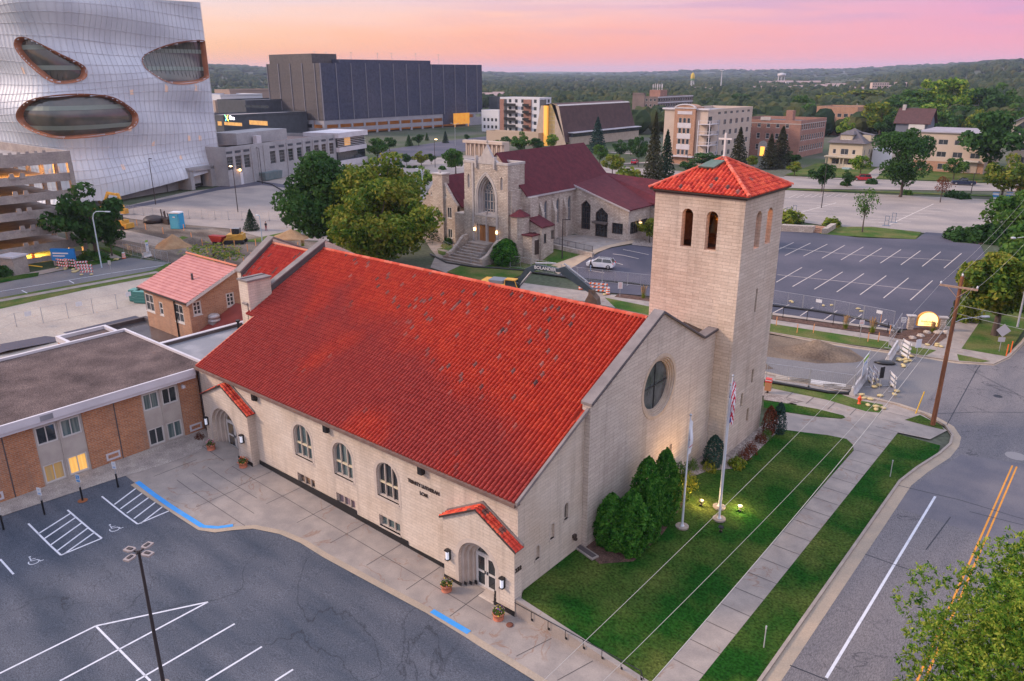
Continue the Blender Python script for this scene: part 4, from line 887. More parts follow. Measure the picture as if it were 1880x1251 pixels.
def cells(u0,u1,n,w,z0,dz,m,h):
    s=(u1-u0)/n; return [(u0+s*(i+.5)-w/2,u0+s*(i+.5)+w/2,z0+dz*j,z0+dz*j+h) for j in range(m) for i in range(n)]

# ---------------------------------------------------------------- brick school wing
T=thing('school_wing','long low orange brick wing with a gravel roof and white fascia beside the car park','school building',(-62,14,0))
X1=-54.8
bays=[(24.4-8.75*k-.0,k) for k in range(6)]
R=[]; pan=MB(); g=MB()
bay=[(20.60+2.35-.0,0)]
y_b=[(22.95,25.85),(15.6,18.75),(8.3,11.4),(1.1,4.2),(-6.1,-3.0),(-13.3,-10.2)]
rects=[(a,b,1.05,5.75) for a,b in y_b]
gridwall(g,(X1,0,0),YU,XN,-24,27.45,-.3,6.0,rects,.12)
g.poly([(X1,-24,-.3),(-68.5,-24,-.3),(-68.5,-24,6),(X1,-24,6)]); g.poly([(-68.5,-24,0),(-68.5,28.2,0),(-68.5,28.2,6),(-68.5,-24,6)]); g.poly([(-68.5,28.2,0),(-54.8,28.2,0),(-54.8,28.2,6),(-68.5,28.2,6)])
part('wall',g,m_brickO,T)
g=MB(); g.box(-68.6,-54.6,-24.1,28.3,6.0,6.42,0); part('roof',g,m_gravR,T)
g=MB()
for a in ((-54.62,-54.35,-24.2,27.1),(-68.85,-68.6,-24.2,28.5),(-68.6,-54.35,28.3,28.5)): g.box(*a,5.9,6.62)
g.box(-54.35,-54.25,-24.2,27.1,6.15,6.7); part('fascia',g,m_fascia,T)
for k,(a,b) in enumerate(y_b):
    g=MB(); BO=(X1-.10,0,0); w=b-a
    q=[(a+w*.04,a+w*.46),(a+w*.54,a+w*.96)]
    lo_,hi_=[(u,v,1.35,2.75) for u,v in q],[(u,v,4.25,5.6) for u,v in q]
    gridwall(g,BO,YU,XN,a,b,1.05,5.75,lo_+hi_,.1); g.box(X1-.1,X1-.02,(a+b)/2-.04,(a+b)/2+.04,1.05,5.75)
    pb=part('window_bay',g,m_panel,T)
    for j,(u,v,c,d) in enumerate(lo_+hi_):
        gl=m_glassB if (j+k) % 3 else m_glass
        if k == 1 and j == 1: gl=m_warm
        if k == 1 and j == 0: gl=mat('half_lit_curtain',(.30,.26,.17),(.55,.34,.10),scale=1.2,rough=.3,emit=(1,.5,.1),estr=.08,stretch=(2,2,.1))
        me=wmesh(v-u-.02,d-c-.02,gl,m_frame,2,1,fw=.09,sill=False); put(pb,me,(X1-.13,(u+v)/2,c+.01),'R')
for y,z in ((26.75,1.45),(21.3-1.0,1.5),(12.6,1.5)):
    put(T,wmesh(1.0,.55,mat('blue_glass',(.03,.12,.20),rough=.1,spec=.8),m_fascia,1,1,fw=.13,sill=False),(X1+.05,y,z),'R','basement_window')
for y in (20.95,13.75,6.2):
    g=MB(); g.box(X1-.05,X1+.03,y-.035,y+.035,.9,5.95); part('movement_joint',g,m_copeD,T)
g=MB(); g.box(X1,X1+.06,-24,26.9,.9,1.08); part('plinth',g,m_black,T)
g=MB(); g.box(X1+.02,X1+.32,26.05,26.15,5.45,5.55); g.box(X1+.2,X1+.42,25.98,26.2,5.32,5.5); part('floodlight',g,m_fascia,T)
for (px,py) in ((63,758),(352,665)): pass
g=MB(); p=onx(82,758,-54.25); g.box(-54.25,-54.22,p.y-.35,p.y+.45,6.2,6.58); part('patched_fascia',g,m_memb,T)
# flat grey roofs between wing and church
T=thing('flat_roofed_link','low link block with patchy grey membrane roof between the brick wing and the church','building',(-62,30,0))
g=MB(); g.box(-62.8,-54.7,28.52,36.5,0,6.0); part('wall',g,m_brickO,T)
g=MB(); g.box(-62.7,-54.7,28.52,36.4,6.0,6.12); part('roof',g,m_memb,T)
g=MB(); g.box(-63.0,-62.7,28.5,36.7,5.9,6.4,0); g.box(-62.7,-56.6,36.4,36.7,5.9,6.35,0); g.box(-63.04,-62.66,28.5,36.72,6.4,6.47,1); g.box(-62.66,-56.6,36.36,36.72,6.35,6.42,1); part('parapet',g,[m_copeD,m_fascia],T)
g=MB(); g.cyl((-61.8,35.5,6.1),(-61.8,35.5,6.9),.12); g.cyl((-61.8,35.5,6.9),(-61.8,35.5,7.05),.2); part('roof_vent',g,m_black,T)
q0=G(199,597,3.7); q1=G(265,581,3.7)
T=thing('courtyard_block','sunken flat block with a dark wet membrane roof beside the tile-roofed brick house','building',(-78,33,0))
g=MB(); g.box(q0.x,-63.1,28.6,q1.y,0,3.2); part('wall',g,m_brickO,T)
g=MB(); g.box(q0.x+.2,-63.1,28.8,q1.y-.2,3.2,3.3); part('roof',g,m_wet,T)
g=MB(); g.box(q0.x-.2,q0.x+.2,28.4,q1.y+.2,3.1,3.7); g.box(q0.x+.2,-63.1,q1.y-.2,q1.y+.2,3.1,3.7); part('parapet',g,m_copeD,T)
q0=G(103,617,5.3); q1=G(192,597,5.3)
T=thing('gravel_roofed_annex','small annex with dark gravel roof and white edging behind the brick wing','building',(-72,22,0))
g=MB(); g.box(q1.x,-68.9,q0.y,q1.y,0,4.9); part('wall',g,m_brickO,T)
g=MB(); g.box(q1.x+.1,-68.9,q0.y+.1,q1.y-.1,4.9,5.0); part('roof',g,m_gravR,T)
g=MB(); g.box(q1.x-.1,q1.x+.2,q0.y-.1,q1.y+.1,4.8,5.3); g.box(q1.x+.2,-68.9,q1.y-.2,q1.y+.1,4.8,5.3); g.box(q1.x+.2,-68.9,q0.y-.1,q0.y+.2,4.8,5.3); part('roof_edging',g,m_fascia,T)

# ---------------------------------------------------------------- brick house with pink tile roof
ez=7.6; c0=G(345,553,ez); hy=c0.y; hx1=c0.x; hx0=ony(262,524,hy).x; pk=onx(432,492,hx1); hd=(pk.y-hy)*2
T=thing('brick_house','two storey orange brick house with faded pink tile roof behind the church','house',((hx0+hx1)/2,hy+hd/2,0))
rz_=ez+ (pk.z-ez)
g=MB(); FH=[(a,b,c,d) for a,b,c,d in ((ony(272,540,hy).x-.45,ony(272,540,hy).x+1.25,5.2,7.0),(ony(293,0,hy).x,0,0,0)) if d]
q1,q2,q3=ony(273,545,hy),ony(296,567,hy),ony(327,566,hy)
FH=[(q1.x-.9,q1.x+.9,5.0,6.9),(q2.x-.4,q2.x+.4,q2.z-.7,q2.z+.7),(q3.x-.9,q3.x+.9,5.0,6.9)]
gridwall(g,(0,hy,0),XU,YN,hx0,hx1,0,ez,FH,.15)
s1,s2=onx(362,566,hx1),onx(423,550,hx1)
RH=[[(s.y-.45,s.z-.7),(s.y+.45,s.z-.7),(s.y+.45,s.z+.7),(s.y-.45,s.z+.7)] for s in (s1,s2)]
wall(g,(hx1,0,0),YU,XN,[(hy,0),(hy+hd,0),(hy+hd,ez),(hy+hd/2,rz_),(hy,ez)],RH,.15)
g.poly([(hx0,hy,0),(hx0,hy+hd,0),(hx0,hy+hd,ez),(hx0,hy+hd/2,rz_),(hx0,hy,ez)]); g.poly([(hx0,hy+hd,0),(hx1,hy+hd,0),(hx1,hy+hd,ez),(hx0,hy+hd,ez)])
part('wall',g,m_brickT,T)
for a,b,c,d in FH: put(T,wmesh(b-a-.01,d-c-.01,m_glass,m_frame,2 if b-a > 1 else 1,2,fw=.12),((a+b)/2,hy+.03,c+.005),'F')
for s in (s1,s2): put(T,wmesh(.89,1.39,m_glass,m_frame,2,3,fw=.13),(hx1-.03,s.y,s.z-.695),'R')
m_pink=mat('pink_tiles',(.50,.22,.20),(.42,.17,.16),scale=1.2,rough=.75,speck=.1)
g=MB(); V=V3((0,hd/2+.4,(rz_-ez)*(hd/2+.4)/(hd/2))); e0=V3((hx0-.4,hy-.4,ez-.12)); n_=V3((0,-V.z,V.y)).normalized(); kN=16
for k in range(kN):
    a=e0+V*(k/kN); b=e0+V*((k+1)/kN); L_=V3((hx1-hx0+.8,0,0))
    g.add([a+n_*.1,a+L_+n_*.1,b+L_+n_*.04,b+n_*.04,a-n_*.02,a+L_-n_*.02],[(0,1,2,3),(4,5,1,0)],0)
g.poly([(hx0-.4,hy+hd+.4,ez-.1),(hx1+.4,hy+hd+.4,ez-.1),(hx1+.4,hy+hd/2,rz_+.2),(hx0-.4,hy+hd/2,rz_+.2)])
hr=part('roof',g,m_pink,T)
g=MB(); ridge(g,(hx0-.4,hy+hd/2,rz_+.22),(hx1+.4,hy+hd/2,rz_+.22),.13,.42); part('ridge_tiles',g,m_terra,hr)
g=MB()
for s_ in (-1,1):
    y0=hy-.4 if s_ < 0 else hy+hd+.4
    for x in (hx1+.36,): g.extr([(x,y0,ez-.4),(x,hy+hd/2,rz_-.2),(x,hy+hd/2,rz_+.12),(x,y0,ez-.1)],(.06,0,0))
part('bargeboard',g,m_frame,T)
g=MB(); px_=ony(322,600,hy).x+.6; g.tube([(px_,hy-.07,3.2),(px_,hy-.07,ez-.2)],.07); g.box(hx0-.4,hx1+.4,hy-.52,hy-.42,ez-.22,ez-.1); part('gutter',g,m_black,T)
g=MB(); p=onx(389,0,0) if False else G(388,512,9.6); g.cyl((hx1-3.2,hy+2.4,ez+1.0),(hx1-3.2,hy+2.4,ez+1.75),.12,n=8); part('roof_vent',g,m_copeD,T)
# low red-tiled lean-to with big extractor on it
c1=G(440,600,5.2)
T=thing('lean_to','low lean-to with smooth dull red roof against the brick house gable','lean-to',(hx1+4,hy+3,0))
g=MB(); g.extr([(hx1+.02,hy+.1,0),(hx1+.02,hy+.1,3.9),(hx1+.02,hy+hd*.46,6.1),(hx1+.02,hy+hd*.46,0)],(9.4,0,0),0); part('wall',g,m_brickT,T)
g=MB(); g.extr([(hx1+.04,hy-.15,3.88),(hx1+.04,hy+hd*.46,6.16),(hx1+.04,hy+hd*.46,6.3),(hx1+.04,hy-.15,4.02)],(9.5,0,0)); part('roof',g,mat('dull_red_tiles',(.27,.055,.045),(.20,.04,.035),scale=1,rough=.35,spec=.5),T)
p=G(394,592,5.0)
T=thing('extractor_fan','grey mushroom shaped extractor fan on the dull red lean-to roof','roof vent',p)
T.scale=(.6,.6,.6); g=MB(); g.box(-.75,.75,-.75,.75,-1.0,.25); pf('kerb_box',g,m_grey,T)
g=MB(); g.lathe([(.95,.3),(1.0,.5),(.8,.55),(.8,.75),(.95,.8),(.95,1.15),(.7,1.4),(.3,1.5),(.01,1.52)],20); pf('cowl',g,mat('galvanised',(.48,.44,.44),(.40,.37,.38),scale=2,rough=.45,metal=.3),T)

# ---------------------------------------------------------------- second church,rubble stone with maroon roofs
T=thing('stone_church','pale rubble stone church with maroon shingle roof, square front tower and traceried window','church',(-81,100,0)); SCH=T
TY=91.5; tx0,tx1=-85.7,-76.6
mb=MB(); O1=(0,TY,0)
big=pointed(-83.2,-79.0,7.0,13.5,8); door=[(-83.2,2.7),(-79.0,2.7),(-79.0,5.4),(-83.2,5.4)]
sl1=pointed(-85.0,-84.5,11.0,13.2,3); sl2=pointed(-78.1,-77.6,11.2,13.2,3)
wall(mb,O1,XU,YN,[(tx0,-.5),(tx1,-.5),(tx1,15.2),(tx0,15.2)],[big,door,sl1,sl2],.35)
mb.poly([(tx1,TY,-.5),(tx1,95.6,-.5),(tx1,95.6,15.2),(tx1,TY,15.2)]); mb.poly([(tx0,TY,-.5),(tx0,95.6,-.5),(tx0,95.6,15.2),(tx0,TY,15.2)]); mb.poly([(tx0,95.6,9),(tx1,95.6,9),(tx1,95.6,15.2),(tx0,95.6,15.2)])
mb.poly([(tx0+.2,TY+.2,14.6),(tx1-.2,TY+.2,14.6),(tx1-.2,95.4,14.6),(tx0+.2,95.4,14.6)])
# stepped buttresses on the right,splayed foot on the left
for (a,b,c,d,z) in ((tx1-.3,tx1+.5,TY+.35,95,11.2),(tx1,tx1+.9,TY+.6,95,8.4),(tx1+.4,-74.3,94.2,96.2,10.0),(tx1,-74.9,93.2,96.6,6.2)): mb.box(a,b,c,d,-.5,z)
mb.extr([(-87.4,0,-.5),(tx0,0,-.5),(tx0,0,9.5),(-86.1,0,8.0),(-86.3,0,6.6),(-87.2,0,6.3)],(0,.01,0)) if False else None
mb.box(-86.2,tx0,TY+.3,94,-.5,9.0); mb.box(-88.4,-86.2,TY+.4,94,-.5,6.6)
tb_=part('tower',mb,m_rubble,T)
m_dress=mat('dressed_stone',(.46,.42,.40),(.38,.34,.33),scale=1.4,rough=.85,speck=.08)
g=MB(); t=.25
for a in ((tx0-.08,tx1+.08,TY-.08,TY+t),(tx0-.08,tx1+.08,95.6-t,95.68),(tx0-.08,tx0+t,TY+t,95.6-t),(tx1-t,tx1+.08,TY+t,95.6-t)): g.box(*a,14.95,15.32)
for x in (-83.75,-78.75): g.box(x-.22,x+.12,TY-.16,TY,2.7 if x < -80 else 2.7,15.0 if x < -80 else 7.2)
g.box(-81.2,-81.0,TY-.10,TY+.3,2.7,7.6)
g.extr([(-83.0,TY-.05,15.3),(-78.6,TY-.05,15.3),(-79.6,TY-.05,16.0),(-80.8,TY-.05,17.9),(-82.0,TY-.05,16.0)],(0,.45,0)); g.box(-80.9,-80.7,TY+.1,TY+.25,17.9,18.6); g.box(-81.15,-80.45,TY+.1,TY+.25,18.2,18.35)
for x in (-83.0,-79.2): g.box(x-.15,x+.15,TY-.3,TY+.3,14.3,16.1)
ring(g,O1,XU,YN,big,-.25,-.06,.0); part('dressed_trim',g,m_dress,tb_)
g=MB(); A=big
for k in range(3):
    B=pointed(-83.2+.28*(k+1),-79.0-.28*(k+1),7.0+.1*(k+1),13.5-.32*(k+1),8); wall(g,(0,TY+.35*(k),0),XU,YN,A,[B],.35); A=B
part('arch_moulding',g,m_dress,tb_)
g=MB(); D=TY+1.02; u0,u1=-83.2+.84,-79.0-.84; W=u1-u0
for k in range(1,4): ubox(g,(0,D,0),XU,YN,u0+W*k/4-.045,u0+W*k/4+.045,7.3,10.6,0,.12)
ubox(g,(0,D,0),XU,YN,u0,u1,9.0,9.08,0,.12); ubox(g,(0,D,0),XU,YN,u0,u1,7.7,7.78,0,.12)
def circ_(x,z,r,n=12): return [(x+r*cos(2*PI*i/n),z+r*sin(2*PI*i/n)) for i in range(n)]
c=(u0+u1)/2
for x,z,r in [(u0+W*(k+.5)/4,10.55,.30) for k in range(4)]+[(c-.62,11.15,.34),(c+.62,11.15,.34),(c,11.2,.28),(c,11.9,.40),(c-.5,11.75,.2),(c+.5,11.75,.2)]: ring(g,(0,D,0),XU,YN,circ_(x,z,r),.07,0,.12)
ring(g,(0,D,0),XU,YN,A,.09,0,.12)
tw_=part('tracery_window',g,m_dress,tb_)
g=MB(); slab(g,(0,D+.12,0),XU,YN,A,0,.04); part('pane',g,mat('stained_glass',(.07,.10,.14),(.13,.14,.16),scale=2.2,rough=.15,spec=.8),tw_)
g=MB(); ubox(g,O1,XU,YN,-83.2,-79.0,5.4,7.05,.12,.4); part('carved_panel',g,m_dress,tb_)
for a,b in ((-82.75,-81.35),(-80.85,-79.45)):
    g=MB(); ubox(g,O1,XU,YN,a,b,2.7,5.2,.25,.32); ubox(g,O1,XU,YN,(a+b)/2-.02,(a+b)/2+.02,2.75,5.15,.22,.26); part('door',g,m_wood,tb_)
g=MB(); ubox(g,O1,XU,YN,-83.2,-79.0,2.7,5.4,.33,.36); part('door_recess',g,m_dress,tb_)
for s_ in (sl1,sl2):
    g=MB(); slab(g,O1,XU,YN,s_,.2,.3); part('lancet',g,m_dress,tb_)
for x in (-83.45,-78.75):
    g=MB(); g.box(x-.12,x+.12,TY-.35,TY-.12,4.3,4.75); part('entrance_lamp',g,mat('lit_lamp',(.8,.6,.3),emit=(1,.62,.25),estr=6),tb_)
# steps
g=MB()
for k in range(8): g.box(-84.6+.12*k-1.6*(k < 3),-79.0-.1*k+1.6*(k < 3),TY-5.6+.55*k,TY-5.0+.55*k+(.2 if k < 7 else 1.2),-.3,.33*(k+1))
part('steps',g,m_conc,T)
for s_ in (-1,1):
    x=-84.9 if s_ < 0 else -78.2; g=MB(); g.extr([(x,TY-.05,-.4),(x,TY-.05,3.5),(x,TY-1.2,3.4),(x,TY-3.6,1.6),(x,TY-5.0,1.2),(x,TY-5.0,-.4)],(.55*s_,0,0)); part('stair_wall',g,m_rubble,T)
# nave
mb=MB(); NX=-75.3; NO=(NX,0,0); ze,zr,xr=10.25,16.3,-81.2
nw=[(99.1,99.9,5.1),(102.35,103.2,4.9),(105.6,106.5,4.8)]
dm=[(96.3,8.1),(96.8,8.7),(96.3,9.3),(95.8,8.7)]
wall(mb,NO,YU,XN,[(94,-.5),(107.6,-.5),(107.6,ze),(94,ze)],[pointed(a,b,z-.1,8.95,4) for a,b,z in nw]+[dm],.3)
mb.poly([(NX,118,0),(2*xr-NX,118,0),(2*xr-NX,118,ze),(xr,118,zr),(NX,118,ze)]); mb.poly([(2*xr-NX,94,0),(2*xr-NX,118,0),(2*xr-NX,118,ze),(2*xr-NX,94,ze)]); mb.poly([(NX,94.4,0),(2*xr-NX,94.4,0),(2*xr-NX,94.4,ze),(xr,94.4,zr),(NX,94.4,ze)])
for y in (98.0,101.4,104.5): mb.extr([(NX,y-.3,-.5),(NX+.7,y-.3,-.5),(NX+.7,y-.3,7.0),(NX,y-.3,8.9)],(0,.6,0))
# portal block
PY_=107.5; px1=-64.6; H1=[(-73.9,3.3),(-72.0,3.3),(-72.0,7.4),(-72.95,8.25),(-73.9,7.4)]; H2=[(-71.0,2.4),(-68.55,2.4),(-68.55,6.3),(-69.8,7.3),(-71.0,6.3)]
H3=[(-67.7,3.25),(-65.6,3.25),(-65.6,5.05),(-67.7,5.05)]
wall(mb,(0,PY_,0),XU,YN,[(NX,-.5),(px1,-.5),(px1,7.3),(NX,10.3)],[H1,H2,H3],.4)
gridwall(mb,(px1,0,0),YU,XN,PY_,114.3,-.5,7.3,[(108.2,110.8,3.3,5.3),(111.5,113.8,3.3,5.3)],.4)
mb.poly([(NX,114.3,0),(px1,114.3,0),(px1,114.3,7.3),(NX,114.3,10.3)])
mb.box(-62.0,px1-1,114.6,124,-.5,6.6) if False else mb.box(-74,-58,114.6,124,-.5,6.9)
part('nave_wall',mb,m_rubble,T)
g=MB(); th=.25
def slope(g,pts,t=.18): g.extr([Vector(p) for p in pts],(0,0,t))
slope(g,[(NX+.35,94.2,ze-.25),(NX+.35,107.4,ze-.25),(xr,118.4,zr),(xr,94.2,zr)]); slope(g,[(NX+.35,107.4,ze-.25),(NX+.35,118.6,ze-.25),(xr,118.4,zr)])
slope(g,[(2*xr-NX-.3,94.2,ze-.2),(xr,94.2,zr),(xr,118.4,zr),(2*xr-NX-.3,118.6,ze-.2)])
k_=(10.3-7.3)/(NX-px1)*-1
slope(g,[(NX-1.2,PY_-.25,10.75),(px1+.35,PY_-.25,7.28),(px1+.35,114.6,7.28),(NX-2.4,118.6,11.6)])
slope(g,[(px1+.35,114.6,7.3),(NX-2.4,118.4,11.4),(-57.7,124.3,9.5),(-57.7,114.3,6.95)])
slope(g,[(-57.7,119.5,10.4),(-57.7,114.4,6.95),(-74.5,114.4,8.4),(-79,119.5,11)])
rf=part('roof',g,m_maroon,T)
g=MB()
g.extr([(NX,PY_-.3,10.32),(px1+.3,PY_-.3,7.12),(px1+.3,PY_-.3,7.4),(NX,PY_-.3,10.62)],(0,.1,0)); g.box(NX+.28,NX+.4,94.2,107.3,ze-.4,ze-.12); part('eaves_trim',g,mat('pale_trim',(.40,.36,.37),rough=.6),rf)
for a,b,z in nw:
    g=MB(); ring(g,NO,YU,XN,pointed(a,b,z-.1,8.95,4),.07,.15,.28); ubox(g,NO,YU,XN,a,b,6.9,6.96,.15,.28); f_=part('lancet_window',g,m_dress,T)
    g=MB(); slab(g,NO,YU,XN,pointed(a,b,z-.1,8.95,4),.26,.3); part('pane',g,_m['stained_glass'],f_)
g=MB(); slab(g,NO,YU,XN,dm,.2,.25); part('diamond_window',g,m_glass,T)
for H,nm in ((H1,'tall_window'),(H2,'glazed_entrance'),(H3,'wide_window')):
    g=MB(); ring(g,(0,PY_,0),XU,YN,H,.1,.2,.36); a,b=H[0][0],H[1][0]; zt=max(q[1] for q in H)
    for k in (1,2,3): ubox(g,(0,PY_,0),XU,YN,a+(b-a)*k/4-.03,a+(b-a)*k/4+.03,H[0][1],min(zt-.5,zt) ,.24,.34)
    for z in [H[0][1]+(j+1)*.95 for j in range(int((zt-H[0][1])/.95)-0)]:
        if z < zt-.4: ubox(g,(0,PY_,0),XU,YN,a,b,z-.03,z+.03,.24,.34)
    f_=part(nm,g,m_bronze,T); g=MB(); slab(g,(0,PY_,0),XU,YN,H,.35,.38); part('pane',g,m_glass,f_)
for a,b in ((108.2,110.8),(111.5,113.8)): put(T,wmesh(b-a-.02,1.98,m_glass,m_bronze,4,2),(px1-.15,(a+b)/2,3.31),'R')
g=MB(); ubox(g,(0,PY_,0),XU,YN,-71.1,-68.45,4.7,5.0,-.9,.1); part('entrance_canopy',g,mat('brown_canopy',(.12,.095,.085),rough=.7),T)
g=MB(); g.box(px1,px1+.3,111.0,111.3,4.6,4.95); part('wall_lamp',g,_m['lit_lamp'],T)
# left wing with chimney gable
mb=MB(); GY=94.0
gp_=[(-98.3,-.5),(-89.8,-.5),(-89.8,7.3),(-90.5,8.0),(-92.8,10.9),(-95.1,10.9),(-97.6,7.9),(-98.3,7.0)]
wr=[(-92.2,-91.1,5.0,6.9),(-92.2,-91.1,1.6,3.2),(-97.2,-96.3,4.6,6.4),(-95.6,-94.9,4.8,6.2)]; sm=[(-96.0,-95.6,8.5,9.1),(-92.6,-92.2,8.5,9.1)]
wall(mb,(0,GY,0),XU,YN,gp_,[[(a,c),(b,c),(b,d),(a,d)] for a,b,c,d in wr+sm],.2)
mb.extr([(x,GY+.6,z) for x,z in gp_],(0,-.59,0),caps=False)
mb.box(-95.1,-92.8,GY-.35,GY+1.3,-.5,12.2); mb.box(-92.6,-92.1,GY-.5,GY,-.5,10.3) if False else None
mb.poly([(-89.8,GY,0),(-89.8,112,0),(-89.8,112,7),(-89.8,GY,7)]); mb.poly([(-98.3,GY,0),(-98.3,112,0),(-98.3,112,7),(-98.3,GY,7)]); mb.poly([(-98.3,112,0),(-89.8,112,0),(-89.8,112,7),(-94,112,11.6),(-98.3,112,7)])
wg=part('wing_wall',mb,m_rubble,T)
for a,b,c,d in wr+sm: put(wg,wmesh(b-a-.01,d-c-.01,m_glass,m_frame,2 if b-a > .6 else 1,1,fw=.1),((a+b)/2,GY+.03,c+.005),'F')
g=MB(); slope(g,[(-94,GY+.6,11.7),(-89.3,GY+.6,6.9),(-89.3,112.3,6.9),(-94,112.3,11.7)]); slope(g,[(-94,GY+.6,11.7),(-98.8,GY+.6,6.9),(-98.8,112.3,6.9),(-94,112.3,11.7)]); part('wing_roof',g,m_maroon,T)
g=MB(); g.box(-95.25,-92.65,GY-.5,GY+1.45,12.2,12.4); g.cyl((-94,94.4,12.4),(-94,94.4,12.9),.22,n=8); part('chimney_cap',g,m_dress,wg)
# stair turret and side annex
a0=G(994,465,1.8); ax0=ony(972,456,a0.y).x; ay1=onx(1012,450,a0.x).y; zt=hz(994,418,a0)
mb=MB(); FA=[(a0.x-1.7,a0.x-1.05,3.6,4.9)]; RA=[(a0.y+.6,a0.y+1.2,3.3,4.7),(a0.y+2.5,a0.y+3.1,3.7,5.0)]
gridwall(mb,(0,a0.y,0),XU,YN,ax0-.8,a0.x,-.5,zt,FA,.15); gridwall(mb,(a0.x,0,0),YU,XN,a0.y,ay1+.4,-.5,zt,RA,.15)
mb.poly([(ax0-.8,a0.y,zt),(a0.x,a0.y,zt),(ax0-.8,a0.y,zt+1.5)]); mb.poly([(a0.x,ay1+.4,-.5),(NX,ay1+.4,-.5),(NX,ay1+.4,zt),(a0.x,ay1+.4,zt)])
an=part('annex',mb,m_rubble,T)
for a,b,c,d in FA: put(an,wmesh(b-a-.01,d-c-.01,m_glass,m_bronze,1,1),((a+b)/2,a0.y+.03,c),'F')
for a,b,c,d in RA: put(an,wmesh(b-a-.01,d-c-.01,m_glass,m_bronze,1,1),(a0.x-.03,(a+b)/2,c),'R')
g=MB(); slope(g,[(a0.x+.25,a0.y-.25,zt-.1),(a0.x+.25,ay1+.6,zt-.1),(NX-.6,ay1+.6,zt+1.6),(NX-.6,a0.y-.25,zt+1.6)]); part('annex_roof',g,m_maroon,an)
tc_=G(950,461,1.9); mb=MB(); r=1.55; oc=[(tc_.x+r*cos(PI/8+PI/4*i),tc_.y+.6+r*sin(PI/8+PI/4*i)) for i in range(8)]
ztt=hz(950,397,tc_); mb.prism(oc,-.5,ztt); tu=part('stair_turret',mb,m_rubble,T)
g=MB(); o2=[(tc_.x+(x-tc_.x)*1.15,tc_.y+.6+(y-tc_.y-.6)*1.15) for x,y in oc]
for i in range(8): g.add([(*o2[i],ztt),(*o2[(i+1) % 8],ztt),(tc_.x,tc_.y+.6,ztt+1.0)],[(0,1,2)])
part('turret_roof',g,m_maroon,tu)
g=MB(); g.box(tc_.x+1.3,tc_.x+3.1,tc_.y-.3,tc_.y+2.5,-.4,4.6); vb=part('side_porch',g,m_rubble,T)
g=MB(); g.box(tc_.x+3.1,tc_.x+3.13,tc_.y+.4,tc_.y+1.5,1.6,3.9); part('side_door',g,m_bronze,vb)
g=MB(); g.box(tc_.x+1.2,tc_.x+3.3,tc_.y-.5,tc_.y+2.7,4.6,4.78); part('side_porch_roof',g,m_maroon,vb)
# terrace wall and rail
T=single('terrace_wall',(lambda g: (g.extr([G(1010,456),G(1087,473),G(1087,473)+V3((0,0,.7)),G(1010,456)+V3((0,0,.7))],(.1,.35,0)),g)[1])(MB()),m_rubble,'low pale stone terrace wall between the annex and the tan footpath','wall',loc=G(1048,465))
a,b=G(1012,455)+V3((0,.2,.7)),G(1086,472)+V3((0,.2,.7)); g=MB(); g.tube([a+V3((0,0,.95)),b+V3((0,0,.95))],.03); g.tube([a+V3((0,0,.15)),b+V3((0,0,.15))],.03)
for i in range(41): p=a+(b-a)*i/40; g.tube([p,p+V3((0,0,.95))],.02 if i % 8 else .04,n=4)
single('terrace_railing',g,m_black,'thin dark railing on the low terrace wall beside the stone church','railing',loc=a)
# ================================================================ BIGGER AND FARTHER BUILDINGS
def lblock(T,x0,x1,y0,y1,z0,z1,*a,**k):
    global part
    old=part
    def lp(name,mb,mats,parent,world=True,label=None): return old(name,mb,mats,parent,False,label)
    part=lp; M=WM[T.name]
    def lput(parent,me,P,face,name='window',label=None):
        o=bpy.data.objects.new(name,me); C.objects.link(o); o.parent=parent; o.location=P; o.rotation_euler=(0,0,{'F': 0,'R': PI/2}[face]); return o
    global put
    op=put; put=lput
    try: w=block(T,x0,x1,y0,y1,z0,z1,*a,**k)
    finally: part=old; put=op
    return w

# ---------------------------------------------------------------- rippling glass building
B_=V3((-199.1,114.9)); A_=V3((-184.6,70.5)); d1=(A_-B_).normalized(); d2=V3((-.985,-.17)).normalized(); R_=11
P1=A_-d1*R_; P2=A_+d2*R_
plan=[B_+(P1-B_)*i/26 for i in range(27)]+[((1-t)**2*P1+2*t*(1-t)*A_+t*t*P2) for t in [i/10 for i in range(1,11)]]+[P2+d2*60*i/36 for i in range(1,37)]
cum=[0]
for a,b in zip(plan,plan[1:]): cum.append(cum[-1]+(b-a).length)
LS=cum[-1]
def pl(s):
    s=max(0,min(LS-.001,s)); i=max(k for k in range(len(cum)-1) if cum[k] <= s); t=(s-cum[i])/(cum[i+1]-cum[i]); p=plan[i].lerp(plan[i+1],t)
    a=plan[max(0,i-1)]; b=plan[min(len(plan)-1,i+2)]; d=(b-a).normalized(); n=V3((-d.y,d.x)); n=n if n.dot(-p) > 0 else -n
    return p,n
TOPZ=lambda s: 46.0-1.6*min(1,s/46)+ (0 if s < 40 else -.05*(s-40))
def off(s,z):
    q=.85*sin(z*.27+s*.045+.4)+.5*sin(z*.52-s*.07+1)
    return q*min(1,s/6)
def zb(s): return max(.4,4.2-.085*s)
def S(s,z,o=0):
    p,n=pl(s); k=off(s,z)+o; return V3((p.x+n.x*k,p.y+n.y*k,z))
def hit(px,py):
    d=ray(px,py); best=None
    for i in range(len(plan)-1):
        a,b=plan[i],plan[i+1]; e=b-a; det=-d.x*e.y+d.y*e.x
        if abs(det) < 1e-9: continue
        t=(-a.x*e.y+a.y*e.x)/det; u=(d.x*a.y-d.y*a.x)/det*-1
        u=((d.x*t-a.x)*e.x+(d.y*t-a.y)*e.y)/e.length_squared
        if t > 0 and -1e-6 <= u <= 1.000001: return (cum[i]+u*e.length,d.z*t+HC)
    return None
